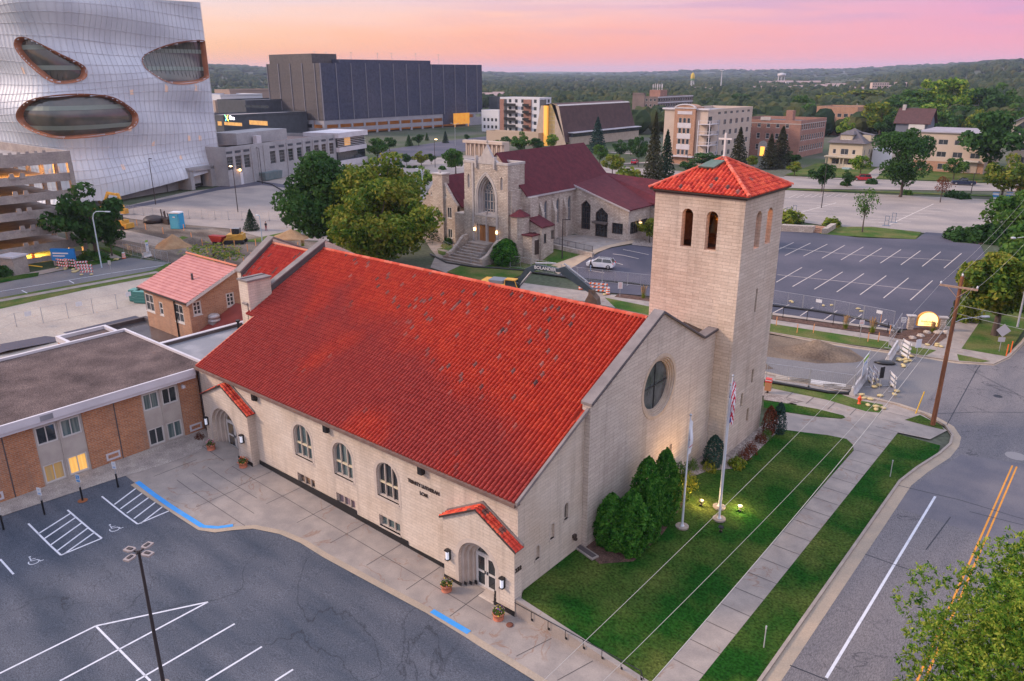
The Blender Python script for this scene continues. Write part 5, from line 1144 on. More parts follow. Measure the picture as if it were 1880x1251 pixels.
def eye(pts):
    n=len(pts); out=[]
    for i in range(n):
        p0,p1,p2,p3=pts[i-1],pts[i],pts[(i+1) % n],pts[(i+2) % n]
        for k in range(5):
            t=k/5; f=lambda a,b,c,d: .5*((2*b)+(-a+c)*t+(2*a-5*b+4*c-d)*t*t+(-a+3*b-3*c+d)*t**3)
            out.append((f(p0[0],p1[0],p2[0],p3[0]),f(p0[1],p1[1],p2[1],p3[1])))
    r=[]
    for p in out:
        q=hit(*p)
        if q is None: q=(.15,ray(*p).z*B_.length/ray(*p).xy.length+HC)
        r.append(q)
    return r
eyes=[eye([(30,72),(50,72),(100,96),(145,116),(158,131),(150,146),(115,152),(85,145),(50,118),(29,90)]),
        eye([(43,205),(60,184),(110,176),(165,175),(205,180),(238,200),(249,217),(238,236),(190,248),(110,253),(70,243),(46,225)]),
        eye([(264,113),(275,100),(310,85),(345,77),(377,77),(384,100),(386,132),(375,145),(335,153),(300,150),(270,130)])]
def inside(poly,x,y):
    c=False; j=len(poly)-1
    for i in range(len(poly)):
        if (poly[i][1] > y) != (poly[j][1] > y) and x < (poly[j][0]-poly[i][0])*(y-poly[i][1])/(poly[j][1]-poly[i][1])+poly[i][0]: c=not c
        j=i
    return c
T=thing('glass_building','big pale building wrapped in rippling translucent glass with copper-rimmed eye-shaped windows','office building',(-195,85,0))
m_skin=mat('rippled_glass_skin',(.62,.64,.69),(.46,.48,.55),scale=.12,rough=.5,spec=.5,detail=6,lo=.35,hi=.7)
m_fin=mat('pale_fin',(.62,.62,.66),rough=.5); m_copper=mat('copper_rim',(.38,.15,.08),(.28,.11,.06),scale=.4,rough=.45,metal=.3)
g=MB(); ds=.55; ns=int(LS/ds); nz=84; vs=[]; idx={}
for i in range(ns+1):
    s=i*ds
    for k in range(nz+1): z=zb(s)+(TOPZ(s)-zb(s))*k/nz; vs.append(S(s,z))
fs=[]
for i in range(ns):
    s=(i+.5)*ds
    for k in range(nz):
        z=zb(s)+(TOPZ(s)-zb(s))*(k+.5)/nz
        if any(inside(e,s,z) for e in eyes): continue
        a=i*(nz+1)+k; fs.append((a,a+nz+1,a+nz+2,a+1))
g.add(vs,fs,0,True); part('glass_skin',g,m_skin,T)
g=MB()
s=0
while s < LS:
    run=[]
    for k in range(57):
        z=zb(s)+(TOPZ(s)-zb(s))*k/56
        if any(inside(e,s,z) for e in eyes): 
            if len(run) > 1: g.tube(run,.055,n=3)
            run=[]
        else: run.append(S(s,z,.12))
    if len(run) > 1: g.tube(run,.055,n=3)
    s += 1.45
part('fins',g,m_fin,T)
g=MB(); z=5.0
while z < 45:
    run=[]
    for i in range(int(LS/1.1)):
        s=i*1.1; zz=z+1.2*sin(s*.05+z*.3)
        if zz > TOPZ(s)-.3 or any(inside(e,s,zz) for e in eyes):
            if len(run) > 1: g.tube(run,.06,n=3)
            run=[]
        else: run.append(S(s,zz,.1))
    if len(run) > 1: g.tube(run,.06,n=3)
    z += 2.05
part('floor_lines',g,m_fin,T)
m_eyeg=mat('eye_window_glass',(.05,.055,.05),(.10,.085,.07),scale=.25,rough=.08,spec=.9)
for e in eyes:
    cx=sum(q[0] for q in e)/len(e); cz=sum(q[1] for q in e)/len(e); g=MB(); n=len(e)
    rings_=[]
    for sc,o in ((.30,.16),(.0,.1),(-.25,-.6),(-.5,-1.3)): rings_.append([S(q[0]+(q[0]-cx)*sc/math.hypot(q[0]-cx,q[1]-cz),q[1]+(q[1]-cz)*sc/math.hypot(q[0]-cx,q[1]-cz),o) for q in e])
    vs=[p for r in rings_ for p in r]; fs=[(r*n+i,r*n+(i+1) % n,(r+1)*n+(i+1) % n,(r+1)*n+i) for r in range(3) for i in range(n)]; g.add(vs,fs,0,True)
    rim=part('eye_rim',g,m_copper,T)
    g=MB(); s0,s1=min(q[0] for q in e),max(q[0] for q in e); z0,z1=min(q[1] for q in e),max(q[1] for q in e); K=30; J=12
    Sg=lambda s,z,o=0: S(s,z,o-1.15)
    g.add([Sg(s0-1+(s1-s0+2)*i/K,z0-1+(z1-z0+2)*k/J) for i in range(K+1) for k in range(J+1)],[(i*(J+1)+k,(i+1)*(J+1)+k,(i+1)*(J+1)+k+1,i*(J+1)+k+1) for i in range(K) for k in range(J)],0,True)
    ins=part('window',g,m_eyeg,T)
    g=MB()
    for i in range(int((s1-s0)/1.3)+1): g.tube([Sg(s0+i*1.3,z0-.5,.08),Sg(s0+i*1.3,z1+.5,.08)],.05,n=3)
    zz=math.ceil(z0/4.2)*4.2
    while zz < z1:
        vs=[Sg(s0+(s1-s0)*i/20,zz+dz,.1) for i in range(21) for dz in (0,.95)]; g.add(vs,[(2*i,2*i+2,2*i+3,2*i+1) for i in range(20)],1); zz += 4.2
    part('mullions',g,[m_black,mat('spandrel_green',(.20,.23,.20),rough=.4)],ins)
g=MB()
for k in range(16):
    s=rnd.uniform(2,60); z=rnd.choice((7,11.2,15.4,19.6,23.8,28,32.2))+rnd.uniform(0,1.4)
    if not any(inside(e,s,z) for e in eyes): g.add([S(s,z,.06),S(s+.9,z,.06),S(s+.9,z+rnd.uniform(.5,2.2),.06),S(s,z+1.2,.06)],[(0,1,2,3)])
part('lit_panels',g,mat('lit_panel',(.7,.5,.4),rough=.5,emit=(1,.6,.4),estr=.10),T)
g=MB(); bp=[S(s,0,-2.5-off(s,0)) for s in [i*LS/60 for i in range(61)]]
g.add([p for q in bp for p in (V3((q.x,q.y,-.2)),V3((q.x,q.y,7)))],[(2*i,2*i+2,2*i+3,2*i+1) for i in range(60)],0); part('base_wall',g,m_grey,T)
g=MB(); tp=[S(s,TOPZ(s)-.4) for s in [i*LS/60 for i in range(61)]]; far=[V3((-290,96,44)),V3((-262,138,44))]; g.poly(tp+far); g.poly([tp[0],V3((tp[0].x,tp[0].y,0)),V3((-262,138,0)),V3((-262,138,44))]); part('roof',g,m_grey,T)
# loading docks at the far end of its base
e1=S(1,0,.5-off(1,0)); dd=V3((-d1.x,-d1.y,0)); nn=V3((pl(5)[1].x,pl(5)[1].y,0)); g=MB()
for k,(a,b) in enumerate(((-1.5,4.5),(7.5,13.0))):
    pass
for a,b in ((-4.2,-2.6),(-14,-12.5),(3.5,7.0)): g.extr([e1-dd*a*-1*0+dd*a+nn*2,e1+dd*b+nn*2,e1+dd*b-nn*3,e1+dd*a-nn*3],(0,0,5.2))
g.extr([e1-dd*14+nn*2,e1+dd*7+nn*2,e1+dd*7-nn*3,e1-dd*14-nn*3],(0,0,.9)); g.v=[v+V3((0,0,0)) for v in g.v]
g=MB()
for a,b,z0,z1 in ((-12.5,-11.3,0,5.0),(-5.0,-3.4,0,5.2),(3.0,7.5,0,5.4),(-12.5,7.5,4.6,5.6)): g.extr([e1+dd*a+nn*1.5+V3((0,0,z0)),e1+dd*b+nn*1.5+V3((0,0,z0)),e1+dd*b-nn*3+V3((0,0,z0)),e1+dd*a-nn*3+V3((0,0,z0))],(0,0,z1-z0))
dk=part('loading_dock',g,m_grey,T)
for a in (-8.5,.2):
    g=MB(); g.extr([e1+dd*(a-1.9)-nn*1.0+V3((0,0,.6)),e1+dd*(a+1.9)-nn*1.0+V3((0,0,.6)),e1+dd*(a+1.9)-nn*1.0+V3((0,0,4.2)),e1+dd*(a-1.9)-nn*1.0+V3((0,0,4.2))],nn*.8,0)
    g.extr([e1+dd*(a-1.2)-nn*.18+V3((0,0,1.2)),e1+dd*(a+1.2)-nn*.18+V3((0,0,1.2)),e1+dd*(a+1.2)-nn*.18+V3((0,0,3.6)),e1+dd*(a-1.2)-nn*.18+V3((0,0,3.6))],nn*.05,1)
    part('dock_door',g,[m_black,m_grey],dk)
    g=MB(); p=e1+dd*a+nn*.3+V3((0,0,4.4)); g.ball(p,.22); part('dock_lamp',g,mat('orange_lamp',(.8,.5,.2),emit=(1,.45,.12),estr=14),dk)

# ---------------------------------------------------------------- concrete multi-storey at the left edge
GXx=-134.95
T=thing('parking_garage','open concrete multi-storey car park with warm lit decks at the left edge','parking garage',(GXx-12,30,0))
m_pc=mat('precast_concrete',(.36,.31,.28),(.27,.23,.22),scale=.7,rough=.95,speck=.12,sscale=4,detail=8)
ymin,ymax=4.0,52.2
tops=[13.5,10.8,8.2,5.5,2.85]
g=MB()
g.box(GXx-.5,GXx,ymin,ymax,15.0,16.85); g.box(GXx-30,GXx-.5,ymax-.4,ymax,15,16.85)
for z in tops: g.box(GXx-.35,GXx-.02,ymin,ymax-.6,z-1.25,z)
part('spandrels',g,m_pc,T)
for z in tops:
    for k in range(5):
        for j in (0,1):
            y=ymax-9.0-8.6*k+j*1.5
            if y > ymin: 
                g=MB(); g.extr([(GXx-.3,y-.42,z-.3),(GXx-.3,y+.42,z-.3),(GXx-.3,y+.28,z+.55),(GXx-.3,y-.28,z+.55)],(.42,0,0)); part('spandrel_block',g,m_pc,T)
for y in (ymax-.35,ymax-17.5,ymax-35):
    g=MB(); g.box(GXx-.7,GXx+(.12 if y > 50 else -.4),y-.35,y+.35,0,15.0); part('column',g,m_pc,T)
for k in range(5):
    g=MB(); y=ymax-.35; g.box(GXx-6.4-6*k,GXx-5.9-6*k,y-.3,y+.3,0,15.0); part('column',g,m_pc,T)
for z in [0]+tops: 
    if z: 
        g=MB(); g.box(GXx-30,GXx-.36,ymin,ymax-.5,z-1.25-.05,z-1.05); part('deck',g,m_pc,T)
g=MB(); g.box(GXx-30,GXx-.5,ymin,ymax-.4,15.2,15.5); part('top_deck',g,m_pc,T)
g=MB(); g.box(GXx-16,GXx-15.7,ymin,ymax-14,0,15); g.box(GXx-30,GXx-29.7,ymin,ymax,0,15); part('core_wall',g,mat('lit_tan_wall',(.42,.30,.18),rough=.9),T)
g=MB(); g.box(GXx-.5,GXx-.1,ymax-14,ymax-1,0,.75); part('base_wall',g,m_pc,T)
for i,z in enumerate([0]+tops[::-1]):
    for j,y in enumerate((18,33,46)):
        if i in (2,3) and j == 2: continue
        zc=(z-1.25+2.45) if z else 1.5
        if zc > 15: zc=14.8
        g=MB(); g.box(GXx-6.2,GXx-5.8,y-.6,y+.6,zc-.06,zc); part('ceiling_lamp',g,mat('orange_strip',(.9,.6,.2),emit=(1,.5,.12),estr=14),T)
        if j != 2 or i in (0,5):
            l_=bpy.data.lights.new('deck_lamp','POINT'); l_.energy=6000 if i in (0,4,5) else 2600; l_.color=(1,.45,.10); l_.shadow_soft_size=.5; o_=bpy.data.objects.new('deck_lamp',l_); C.objects.link(o_); o_.location=(GXx-6,y,zc-.3)
g=MB()
for k in range(26): g.box(GXx-.3,GXx-.15,ymax-4-1.2*k,ymax-3.5-1.2*k,16.85,17.15)
part('roof_studs',g,m_pc,T)

# ---------------------------------------------------------------- dark screened car park tower
cx,cy=-320.6,243.0; lx=ony(490,119,cy).x; ry=onx(884,121,cx).y; zt=33.8
T=thing('screened_garage','huge dark mesh clad multi-storey car park over pale concrete lower decks','parking garage',(cx-20,cy+40,0))
m_mesh=mat('dark_mesh_screen',(.045,.052,.092),(.07,.07,.105),scale=.05,rough=.6,speck=.25,sscale=1.1,detail=6,spec=.3)
m_meshW=mat('warm_mesh_screen',(.10,.085,.085),(.075,.066,.07),scale=.05,rough=.6,speck=.2,sscale=1.1)
zc=hz(584,222,(cx,cy))
rend=onx(813,213,cx).y; rend2=onx(855,240,cx).y
g=MB(); g.box(lx,cx,cy,ry,zc,zt,0)
g.v=g.v; f=MB(); f.box(lx-.1,cx-.3,cy-.15,cy+.3,zc,zt,0); part('side_screen',f,m_meshW,T)
f=MB(); f.box(cx-.3,cx+.15,cy-.15,ry,zc,zt); part('front_screen',f,m_mesh,T)
f=MB(); f.box(lx+1,cx-.4,cy+.4,ry,zc,zt-1.2); part('deck_core',f,m_greyD,T)
f=MB(); f.box(cx-.3,cx+.12,rend,rend2,1.5,zc+.1); part('lower_screen',f,m_mesh,T)
for k in range(13):
    y=cy+(ry-cy)*k/12.5; f=MB(); f.box(cx+.16,cx+.5,y-.12,y+.22,zc,zt+.1); part('mullion',f,mat('pale_mullion',(.22,.21,.24),rough=.5),T)
for k in range(5):
    x=lx+(cx-lx)*k/4.4; f=MB(); f.box(x,x+.3,cy-.5,cy-.16,zc,zt+.1); part('mullion',f,_m['pale_mullion'],T)
for k in range(1,6):
    z=zc+(zt-zc)*k/6; f=MB(); f.box(cx+.15,cx+.25,cy,ry,z,z+.12); f.box(lx,cx,cy-.25,cy-.15,z,z+.12); part('floor_line',f,m_greyD,T)
pz=hz(494,101,(lx,cy)); f=MB(); p1_=ony(575,103,cy+2).x; f.box(lx+1,p1_,cy+1,cy+16,zt-1,pz); part('stair_head',f,m_meshW,T)
pa,pb=onx(623,109,cx-1).y,onx(790,112,cx-1).y; f=MB(); f.box(cx-20,cx-1,pa,pb,zt-1,hz(623,109,(cx,pa))); part('raised_screen',f,m_mesh,T)
f=MB(); dk_=[]; hh=(zc-.3)
za=[zc-2.6,zc-6.3]
rects=[]; s_=8.2; y=cy+1
while y < rend-6: rects += [(y+.6,y+s_-.6,z-1.2,z+.5) for z in za]; y += s_
gridwall(f,(cx,0,0),YU,XN,cy,rend,0,zc,rects,.6)
rf_=[]; x=cx-1
while x > lx+6: rf_ += [(x-s_+.6,x-.6,za[0]-1.2,za[0]+.5)]; x -= s_
gridwall(f,(0,cy,0),XU,YN,lx,cx,0,zc,rf_,.6); f.poly([(lx,cy,0),(lx,ry,0),(lx,ry,zc),(lx,cy,zc)])
gridwall(f,(cx,0,0),YU,XN,rend2,ry,0,zc,[(rend2+2+7*k,rend2+7+7*k,z,z+1.8) for k in range(2) for z in (4.5,8.2)],.6)
part('concrete_decks',f,mat('pale_deck_concrete',(.34,.32,.35),(.29,.27,.30),scale=.2,rough=.9),T)
f=MB(); f.box(cx-8,cx-7.5,cy,ry,0,zc); part('deck_interior',f,mat('amber_lit_interior',(.35,.15,.06),(.14,.06,.035),scale=.12,rough=.9,emit=(1,.35,.08),estr=.10),T)  # orange lamplight of the decks is put into this wall's colour and glow
for i,(px,py) in enumerate(((577,95),(598,96),(644,97),(693,98),(719,98),(763,99),(805,101))):
    p=onx(px,py,cx-14); f=MB(); f.tube([(0,0,0),(0,0,p.z-zt+.8)],.12,n=5); f.box(-.9,.9,-.15,.15,p.z-zt+.8,p.z-zt+1.0)
    o_=sf('roof_light_pole',f,mat('pale_pole',(.55,.48,.46),rough=.5),'thin lighting mast on the roof of the dark screened car park','light pole','lighting masts on the dark car park roof',loc=(cx-14,p.y,zt-.9))
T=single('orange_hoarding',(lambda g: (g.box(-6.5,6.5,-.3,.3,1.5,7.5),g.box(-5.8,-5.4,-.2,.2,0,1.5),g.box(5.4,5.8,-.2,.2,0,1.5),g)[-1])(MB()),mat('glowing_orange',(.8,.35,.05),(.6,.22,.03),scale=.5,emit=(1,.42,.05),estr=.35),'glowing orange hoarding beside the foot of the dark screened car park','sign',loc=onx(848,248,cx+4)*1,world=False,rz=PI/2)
T.location.z=0

# ---------------------------------------------------------------- long pale laboratory block
LA=V3((-192.6,116.5,0)); ang=math.atan2(.31,.95)
T=thing('laboratory_block','long pale concrete block with a row of square windows and a lit glass corner','office building',LA,ang)
LBl=66
Mi=WM[T.name].inverted()
def lu(px,py):
    d=ray(px,py); o=LA; u=V3((-.31,.95,0)).normalized(); det=d.x*-u.y+u.x*d.y; t=(o.x*-u.y+u.x*o.y)/det; q=V3((d.x*t,d.y*t)); return (q-o.xy).dot(u.xy)
cols_=[421,437,453]+[501,518,534.5,550.5,567,582.5,596,610]
RW=[(lu(c,285)-1.25,lu(c,285)+1.25,4.2,7.7) for c in cols_]
Lc=lu(617,270); lblock(T,-40,0,-4,Lc,-.5,10.2,m_grey,mat('brown_roof_gravel',(.24,.17,.15),(.18,.13,.12),scale=.2,rough=1,speck=.15),R=RW,par=.9,glass=m_glass,frame=m_grey,cols=1,rows=4,depth=.35,rec=.15)
for a,b,c,d in RW:
    f=MB(); f.box(.02,.08,a+.1,b-.1,8.5,9.1); pf('louvre',f,m_greyD,T)
for k in range(19):
    f=MB(); y=-2+(Lc)*k/18; f.box(0,.22,y-.25,y+.25,-.4,9.6) if all(abs(y-(a+b)/2) > 1.7 for a,b,c,d in RW) else None
    if f.v: pf('pilaster',f,m_grey,T)
f=MB(); L2=lu(668,270); f.box(-12,1.2,Lc,L2,-.5,1.8,0); f.box(-12,1.2,Lc,L2,4.6,6.0,0); f.box(-12,1.6,Lc-.6,L2+.4,9.0,10.6,0); pf('corner_bands',f,m_fascia,T)
f=MB(); f.box(-11,.6,Lc,L2-.3,1.8,4.6); f.box(-11,.6,Lc,L2-.3,6.0,9.0); pf('corner_glazing',f,m_glass,T)
f=MB(); f.box(.61,.66,Lc+4,Lc+7.5,6.3,8.8); pf('lit_pane',f,m_glassL,T)
for k in range(5):
    f=MB(); f.box(.6,.9,Lc,L2,6.3+k*.55,6.4+k*.55); pf('louvre_blade',f,m_fascia,T)
f=MB(); f.box(-12,-3,4,26,10.1,13.2); pf('roof_plant',f,m_grey,T); f=MB(); f.box(-2.5,-1.2,10,12,9.6,12.2); pf('air_handler',f,m_fascia,T)
for y in (lu(438,315),lu(585,295)):
    f=MB(); f.ball((.5,y,4.0 if y < 20 else 3.4),.3); pf('wall_lamp',f,_m['orange_lamp'],T)
f=MB(); f.box(.02,.15,lu(441,325),lu(446,325),0,3.2); pf('door',f,m_whiteW,T)
o_=sf('skip',(lambda g: (g.extr([(-3.6,-1.2,.15),(3.6,-1.2,.15),(3.9,-1.4,2.3),(-3.9,-1.4,2.3)],(0,2.6,0)),g.box(-3.9,-3.7,-1.4,1.2,2.0,2.4),g)[-1])(MB()),mat('green_grey_skip',(.10,.15,.16),(.14,.17,.18),scale=1,rough=.6),'long grey green rubbish skip against the pale laboratory wall','skip',loc=G(497,330),rz=ang+PI/2)

# ---------------------------------------------------------------- cream and brick apartment block
cy=236.0; x0,x1=ony(1218,203,cy).x,ony(1298,203,cy).x; y1=onx(1382,200,x1).y
T=thing('apartment_block','cream apartment block with a tall orange brick bay and stacked white balconies','apartment building',((x0+x1)/2,cy,0))
bx0,bx1=ony(1238,220,cy).x,ony(1276,220,cy).x; zb_=17.3
FW=[]
for u in (1258,):
    for k,z in enumerate((2.8,6.0,9.3,12.6)): pass
RW=cells(cy+7,y1-1,6,2.0,2.2,3.35,5,1.7)
block(T,x0,x1,cy+1.0,y1,-.3,zb_,m_paint,m_memb,F=[],R=RW,par=.8,cols=2,sill=False)
FW=[(bx0+2.2+k*1.5-.55,bx0+2.2+k*1.5+.55,z,z+1.7) for z in (3.0,6.4,9.8,13.0) for k in range(3)]
g=MB(); gridwall(g,(0,cy,0),XU,YN,bx0,bx1,0,17.6,FW,.15); g.box(bx0,bx1,cy+.02,cy+1,0,17.6) if False else None
g.poly([(bx1,cy,0),(bx1,cy+6,0),(bx1,cy+6,18),(bx1,cy,18)]); g.poly([(bx0,cy,0),(bx0,cy+4,0),(bx0,cy+4,18),(bx0,cy,18)])
c_=(bx0+bx1)/2; w_=bx1-bx0; g.extr([(c_+w_*.5*cos(PI*i/10),cy,17.6+1.3*sin(PI*i/10)) for i in range(11)],(0,5,0))
bay_=part('brick_bay',g,m_brickT,T)
for a,b,c,d in FW: put(bay_,wmesh(b-a-.01,d-c-.01,m_glassF,m_frame,1,1),((a+b)/2,cy+.03,c+.005),'F')
g=MB(); a_,b_=bx0+1.3,bx0+2.2+3+.9
for z in (4.75,8.15,11.55): g.box(a_,b_,cy-.05,cy,z,z+1.6)
g.box(a_-.2,b_+.2,cy-.1,cy,15.8,16.8); ring(g,(0,cy,0),XU,YN,[(c_+(w_*.5+.3)*cos(PI*i/10),17.6+1.5*sin(PI*i/10)) for i in range(11)],.35,-.2,.1); g.box(bx0-1,bx1+.5,cy-1.4,cy+.2,2.4,2.8)
part('bay_trim',g,m_fascia,bay_)
for k,z in enumerate((2.9,6.2,9.5,12.8)):
    g=MB(); g.box(x1-2.5,x1+1.8,cy-.6,cy+6,z,z+.2); b_2=part('balcony',g,m_fascia,T)
    g=MB()
    for j in range(12): g.box(x1+1.7,x1+1.75,cy-.5+j*.55,cy-.45+j*.55,z+.2,z+1.2)
    g.box(x1+1.68,x1+1.78,cy-.6,cy+6,z+1.15,z+1.25); g.box(x1-2.5,x1+1.7,cy-.6,cy-.5,z+1.15,z+1.25); part('railing',g,m_fascia,b_2)
    g=MB(); g.box(x1+.01,x1+.06,cy+1.5,cy+4,z+.2,z+2.4); part('balcony_door',g,m_glassF,b_2)
for (x,y) in ((x1+1.6,cy-.5),(x1+1.6,cy+5.9),(x1-2.3,cy-.5)):
    g=MB(); g.box(x-.12,x+.12,y-.12,y+.12,0,13.9); part('balcony_post',g,m_fascia,T)
g=MB(); g.box(x0-.6,x1+.6,cy+.4,cy+1.6,17.2,17.7); part('cornice',g,m_fascia,T)
# ---------------------------------------------------------------- old brick apartment house
cx,cy=-100.0,279.0; x0=ony(1348,225,cy).x; y1=onx(1517,224,cx).y
T=thing('brick_apartments','three storey brick apartment house with stone arched entrance behind two pines','apartment building',((x0+cx)/2,cy,0))
FW=[(a,b,c,d) for a,b,c,d in cells(x0+1,cx-3,6,1.3,2.2,3.9,3,1.9) if not (x0+10.4 < (a+b)/2 < x0+13.5 and c < 5)]
RW=cells(cy+1,y1-1,11,1.3,2.0,3.7,3,1.9)
block(T,x0,cx,cy,y1,-.3,12.6,m_brickR,m_greyD,F=FW,R=RW,par=1.0,rows=2,cap=m_brickR)
g=MB(); ec=x0+11.8; g.extr([(ec-1.7,cy-.3,0),(ec+1.7,cy-.3,0)]+[(ec+1.7*cos(PI*i/8),cy-.3,3.6+1.7*sin(PI*i/8)) for i in range(9)],(0,.35,0)); g.box(ec-1.8,ec+1.8,cy-.3,cy+.1,12.4,13.6); en=part('stone_entrance',g,m_dress,T)
g=MB(); g.box(ec-.8,ec+.8,cy-.36,cy-.31,0,3.2); part('lit_doorway',g,mat('lit_doorway',(.8,.4,.1),emit=(1,.40,.06),estr=1.6),en)
g=MB(); g.box(cx-9,cx-6.5,cy+9,cy+11.5,12,15.6); part('chimney',g,m_brickR,T)
g=MB(); g.box(x0,cx+.05,cy-.12,cy+.2,11.3,11.55); g.box(cx-.1,cx+.12,cy,y1,11.3,11.55); part('string_course',g,m_dress,T)
# ---------------------------------------------------------------- A-frame church
T=thing('a_frame_church','modern stone church with steep brown roof and a tall orange lit window','church',(-190,290,0))
cy=266.0
pts_px=[(982,252),(993,194),(1012,190),(1026,196),(1038,262)]
fp=[ony(x,y,cy) for x,y in pts_px]; base=[V3((fp[0].x-1.2,cy,-.5)),V3((fp[-1].x+1,cy,-.5))]
wl_,wr_=ony(1002.5,210,cy).x,ony(1019,210,cy).x-1.2
g=MB(); wall(g,(0,cy,0),XU,YN,[(base[0].x,-.5),(wl_-.6,-.5)] + [(wl_-.6,fp[2].z-.9),(fp[1].x,fp[1].z),(fp[0].x,fp[0].z)],[],.3)
g.poly([(wr_+1.2,cy,-.5),(base[1].x,cy,-.5),(fp[4].x,cy,fp[4].z),(fp[3].x,cy,fp[3].z),(fp[2].x,cy,fp[2].z),(wr_+1.2,cy,fp[2].z-.3)])
part('gable_wall',g,mat('tan_stone',(.44,.36,.29),(.38,.31,.25),scale=.8,rough=.9),T)
g=MB(); g.box(wl_-.6,wl_+1.0,cy-.8,cy+.4,-.5,fp[2].z-1.0,0); g.box(wl_+1.0,wr_+1.2,cy+.8,cy+1.0,-.5,fp[2].z-.3,1)
part('lit_window',g,[mat('orange_lit_wall',(.8,.4,.08),emit=(1,.45,.08),estr=.5),mat('amber_leaded_glass',(.35,.28,.13),(.20,.18,.12),scale=.6,rough=.3,emit=(1,.6,.2),estr=.12)],T)
g=MB()
for k in range(9): g.box(wl_+1.0,wr_+1.2,cy+.6,cy+.8,1.5+1.7*k,1.62+1.7*k)
part('window_bar',g,m_dress,T)
yb=onx(1160,188,fp[3].x).y; dy=V3((0,yb-cy,0)); g=MB()
e_=fp[4]; tp_=fp[3]; rg=fp[2]
g.poly([tp_,e_,e_+dy,tp_+dy*.96]); g.poly([tp_,tp_+dy*.96,rg+dy*.96,rg]); g.poly([rg,rg+dy*.96,fp[1]+dy*.96,fp[1]]); g.poly([fp[1],fp[1]+dy*.96,fp[0]+dy,fp[0]]); g.poly([tp_+dy*.96,e_+dy,fp[0]+dy,fp[1]+dy*.96,rg+dy*.96])
part('roof',g,mat('brown_shingles',(.10,.058,.055),(.075,.045,.045),scale=.5,rough=.95,speck=.15,sscale=3),T)
g=MB(); g.extr([tp_+V3((.1,-.2,.1)),tp_+dy*.96+V3((.1,.2,.1)),tp_+dy*.96+V3((-.9,.2,.5)),tp_+V3((-.9,-.2,.5))],(0,0,.2)); part('ridge_trim',g,m_dress,T)
g=MB(); g.box(e_.x-1,e_.x+.8,cy+3,yb,-.5,3.6,0); g.box(e_.x+.5,e_.x+1.0,cy+3,yb,3.6,5.2,1); g.box(e_.x-1,e_.x+2.2,cy+3,yb,5.2,5.5,2); part('side_aisle',g,[_m['tan_stone'],m_glassF,m_fascia],T)
p=G(1052,262); g=MB(); g.box(-2.4,2.4,-1.5,1.5,0,8.2); sf('stone_pier',g,m_rubble,'squat stone chimney pier standing before the brown A-frame roof','pier',loc=(p.x,p.y,0))
# ---------------------------------------------------------------- other background buildings: a grid-aligned box with window grids
def bg(name,label,cat,C0,pl_,pr_,ptop,wm,rm=None,nf=4,nr=4,fl=4,w=1.6,fh=3.3,h=1.7,par=.6,lit=0,frame=None,glass=None,z1=None,cap=None):
    c=G(*C0) if len(C0) == 2 else Vector(C0); zt=z1 or hz(C0[0] if len(C0) == 2 else ptop[0],ptop[1],c)
    x0=ony(pl_,ptop[1],c.y).x; y1=onx(pr_,ptop[1],c.x).y
    T=thing(name,label,cat,((x0+c.x)/2,(c.y+y1)/2,0))
    F_=cells(x0+.6,c.x-.6,nf,w,1.6,fh,fl,h) if nf else []; R_=cells(c.y+.6,y1-.6,nr,w,1.6,fh,fl,h) if nr else []
    F_=[r for r in F_ if r[3] < zt-.6]; R_=[r for r in R_ if r[3] < zt-.6]
    block(T,x0,c.x,c.y,y1,-.3,zt,wm,rm or m_memb,F_,R_,par=par,lit=lit,frame=frame,glass=glass,cap=cap,sill=False)
    return T,x0,c.x,c.y,y1,zt
m_brownB=mat('brown_brick_far',(.20,.15,.14),(.15,.12,.115),scale=.3,rough=.9)
bg('white_apartments','white and slate apartment block right beside the dark screened car park','apartment building',(916,243),884,931,(916,203),m_whiteW,nf=4,nr=2,fl=4,fh=3.6)
bg('balcony_apartments','white and brown apartment block with black balconies left of the A-frame church','apartment building',(990,250),918,1012,(990,180),m_whiteW,nf=6,nr=3,fl=5,fh=3.4,w=1.8)
cols3=[(918,926,m_brickR),(926,930,m_greyD),(962,976,m_brickR),(992,1003,m_greyD)]
T=C.objects['balcony_apartments']; yb_=G(990,250).y
for a,b,m_ in cols3:
    p,q=ony(a,182,yb_),ony(b,182,yb_); g=MB(); g.box(p.x,q.x,yb_-.35,yb_-.02,0,16.8); part('coloured_bay',g,m_,T)
for z in (3.6,7.0,10.4,13.6):
    for a,b in ((929,951),(963,975)):
        p,q=ony(a,190,yb_),ony(b,190,yb_); g=MB(); g.box(p.x,q.x,yb_-1.8,yb_-.3,z,z+.25); g.box(p.x,q.x,yb_-1.85,yb_-1.75,z+.25,z+1.3); part('balcony',g,m_black,T)
T,x0,x1,y0,y1,zt=bg('slate_tower_block','narrow slate coloured block behind the white apartments','apartment building',(914,235),898,922,(914,178),m_greyD,nf=0,nr=0)
T,x0,x1,y0,y1,zt=bg('brown_office_slab','long brown office slab with pale bands and rooftop antennas','office building',(1205,232),1182,1272,(1205,178),m_brownB,nf=3,nr=14,fl=6,w=1.5,fh=3.0,h=1.5)
g=MB()
for k in range(5): g.box(x0,x1+.3,y0-.3,y1,3.6+3*k,4.2+3*k) if False else g.box(x1+.02,x1+.3,y0,y1,3.5+3*k,4.1+3*k)
part('pale_band',g,m_fascia,T)
g=MB(); g.box(x1-9,x1-2,y0+6,y0+14,zt-.5,zt+3.5); pn=part('plant_room',g,m_brickR,T)
g=MB()
for k in range(7): g.tube([(x1-8+k,y0+8+.6*(k % 3),zt+3.5),(x1-8+k,y0+8+.6*(k % 3),zt+6.3+(k % 2))],.12,n=4); g.box(x1-8.2+k,x1-7.8+k,y0+7.8+.6*(k % 3),y0+8.2+.6*(k % 3),zt+4.8,zt+6.6)
part('antennas',g,m_fascia,pn)
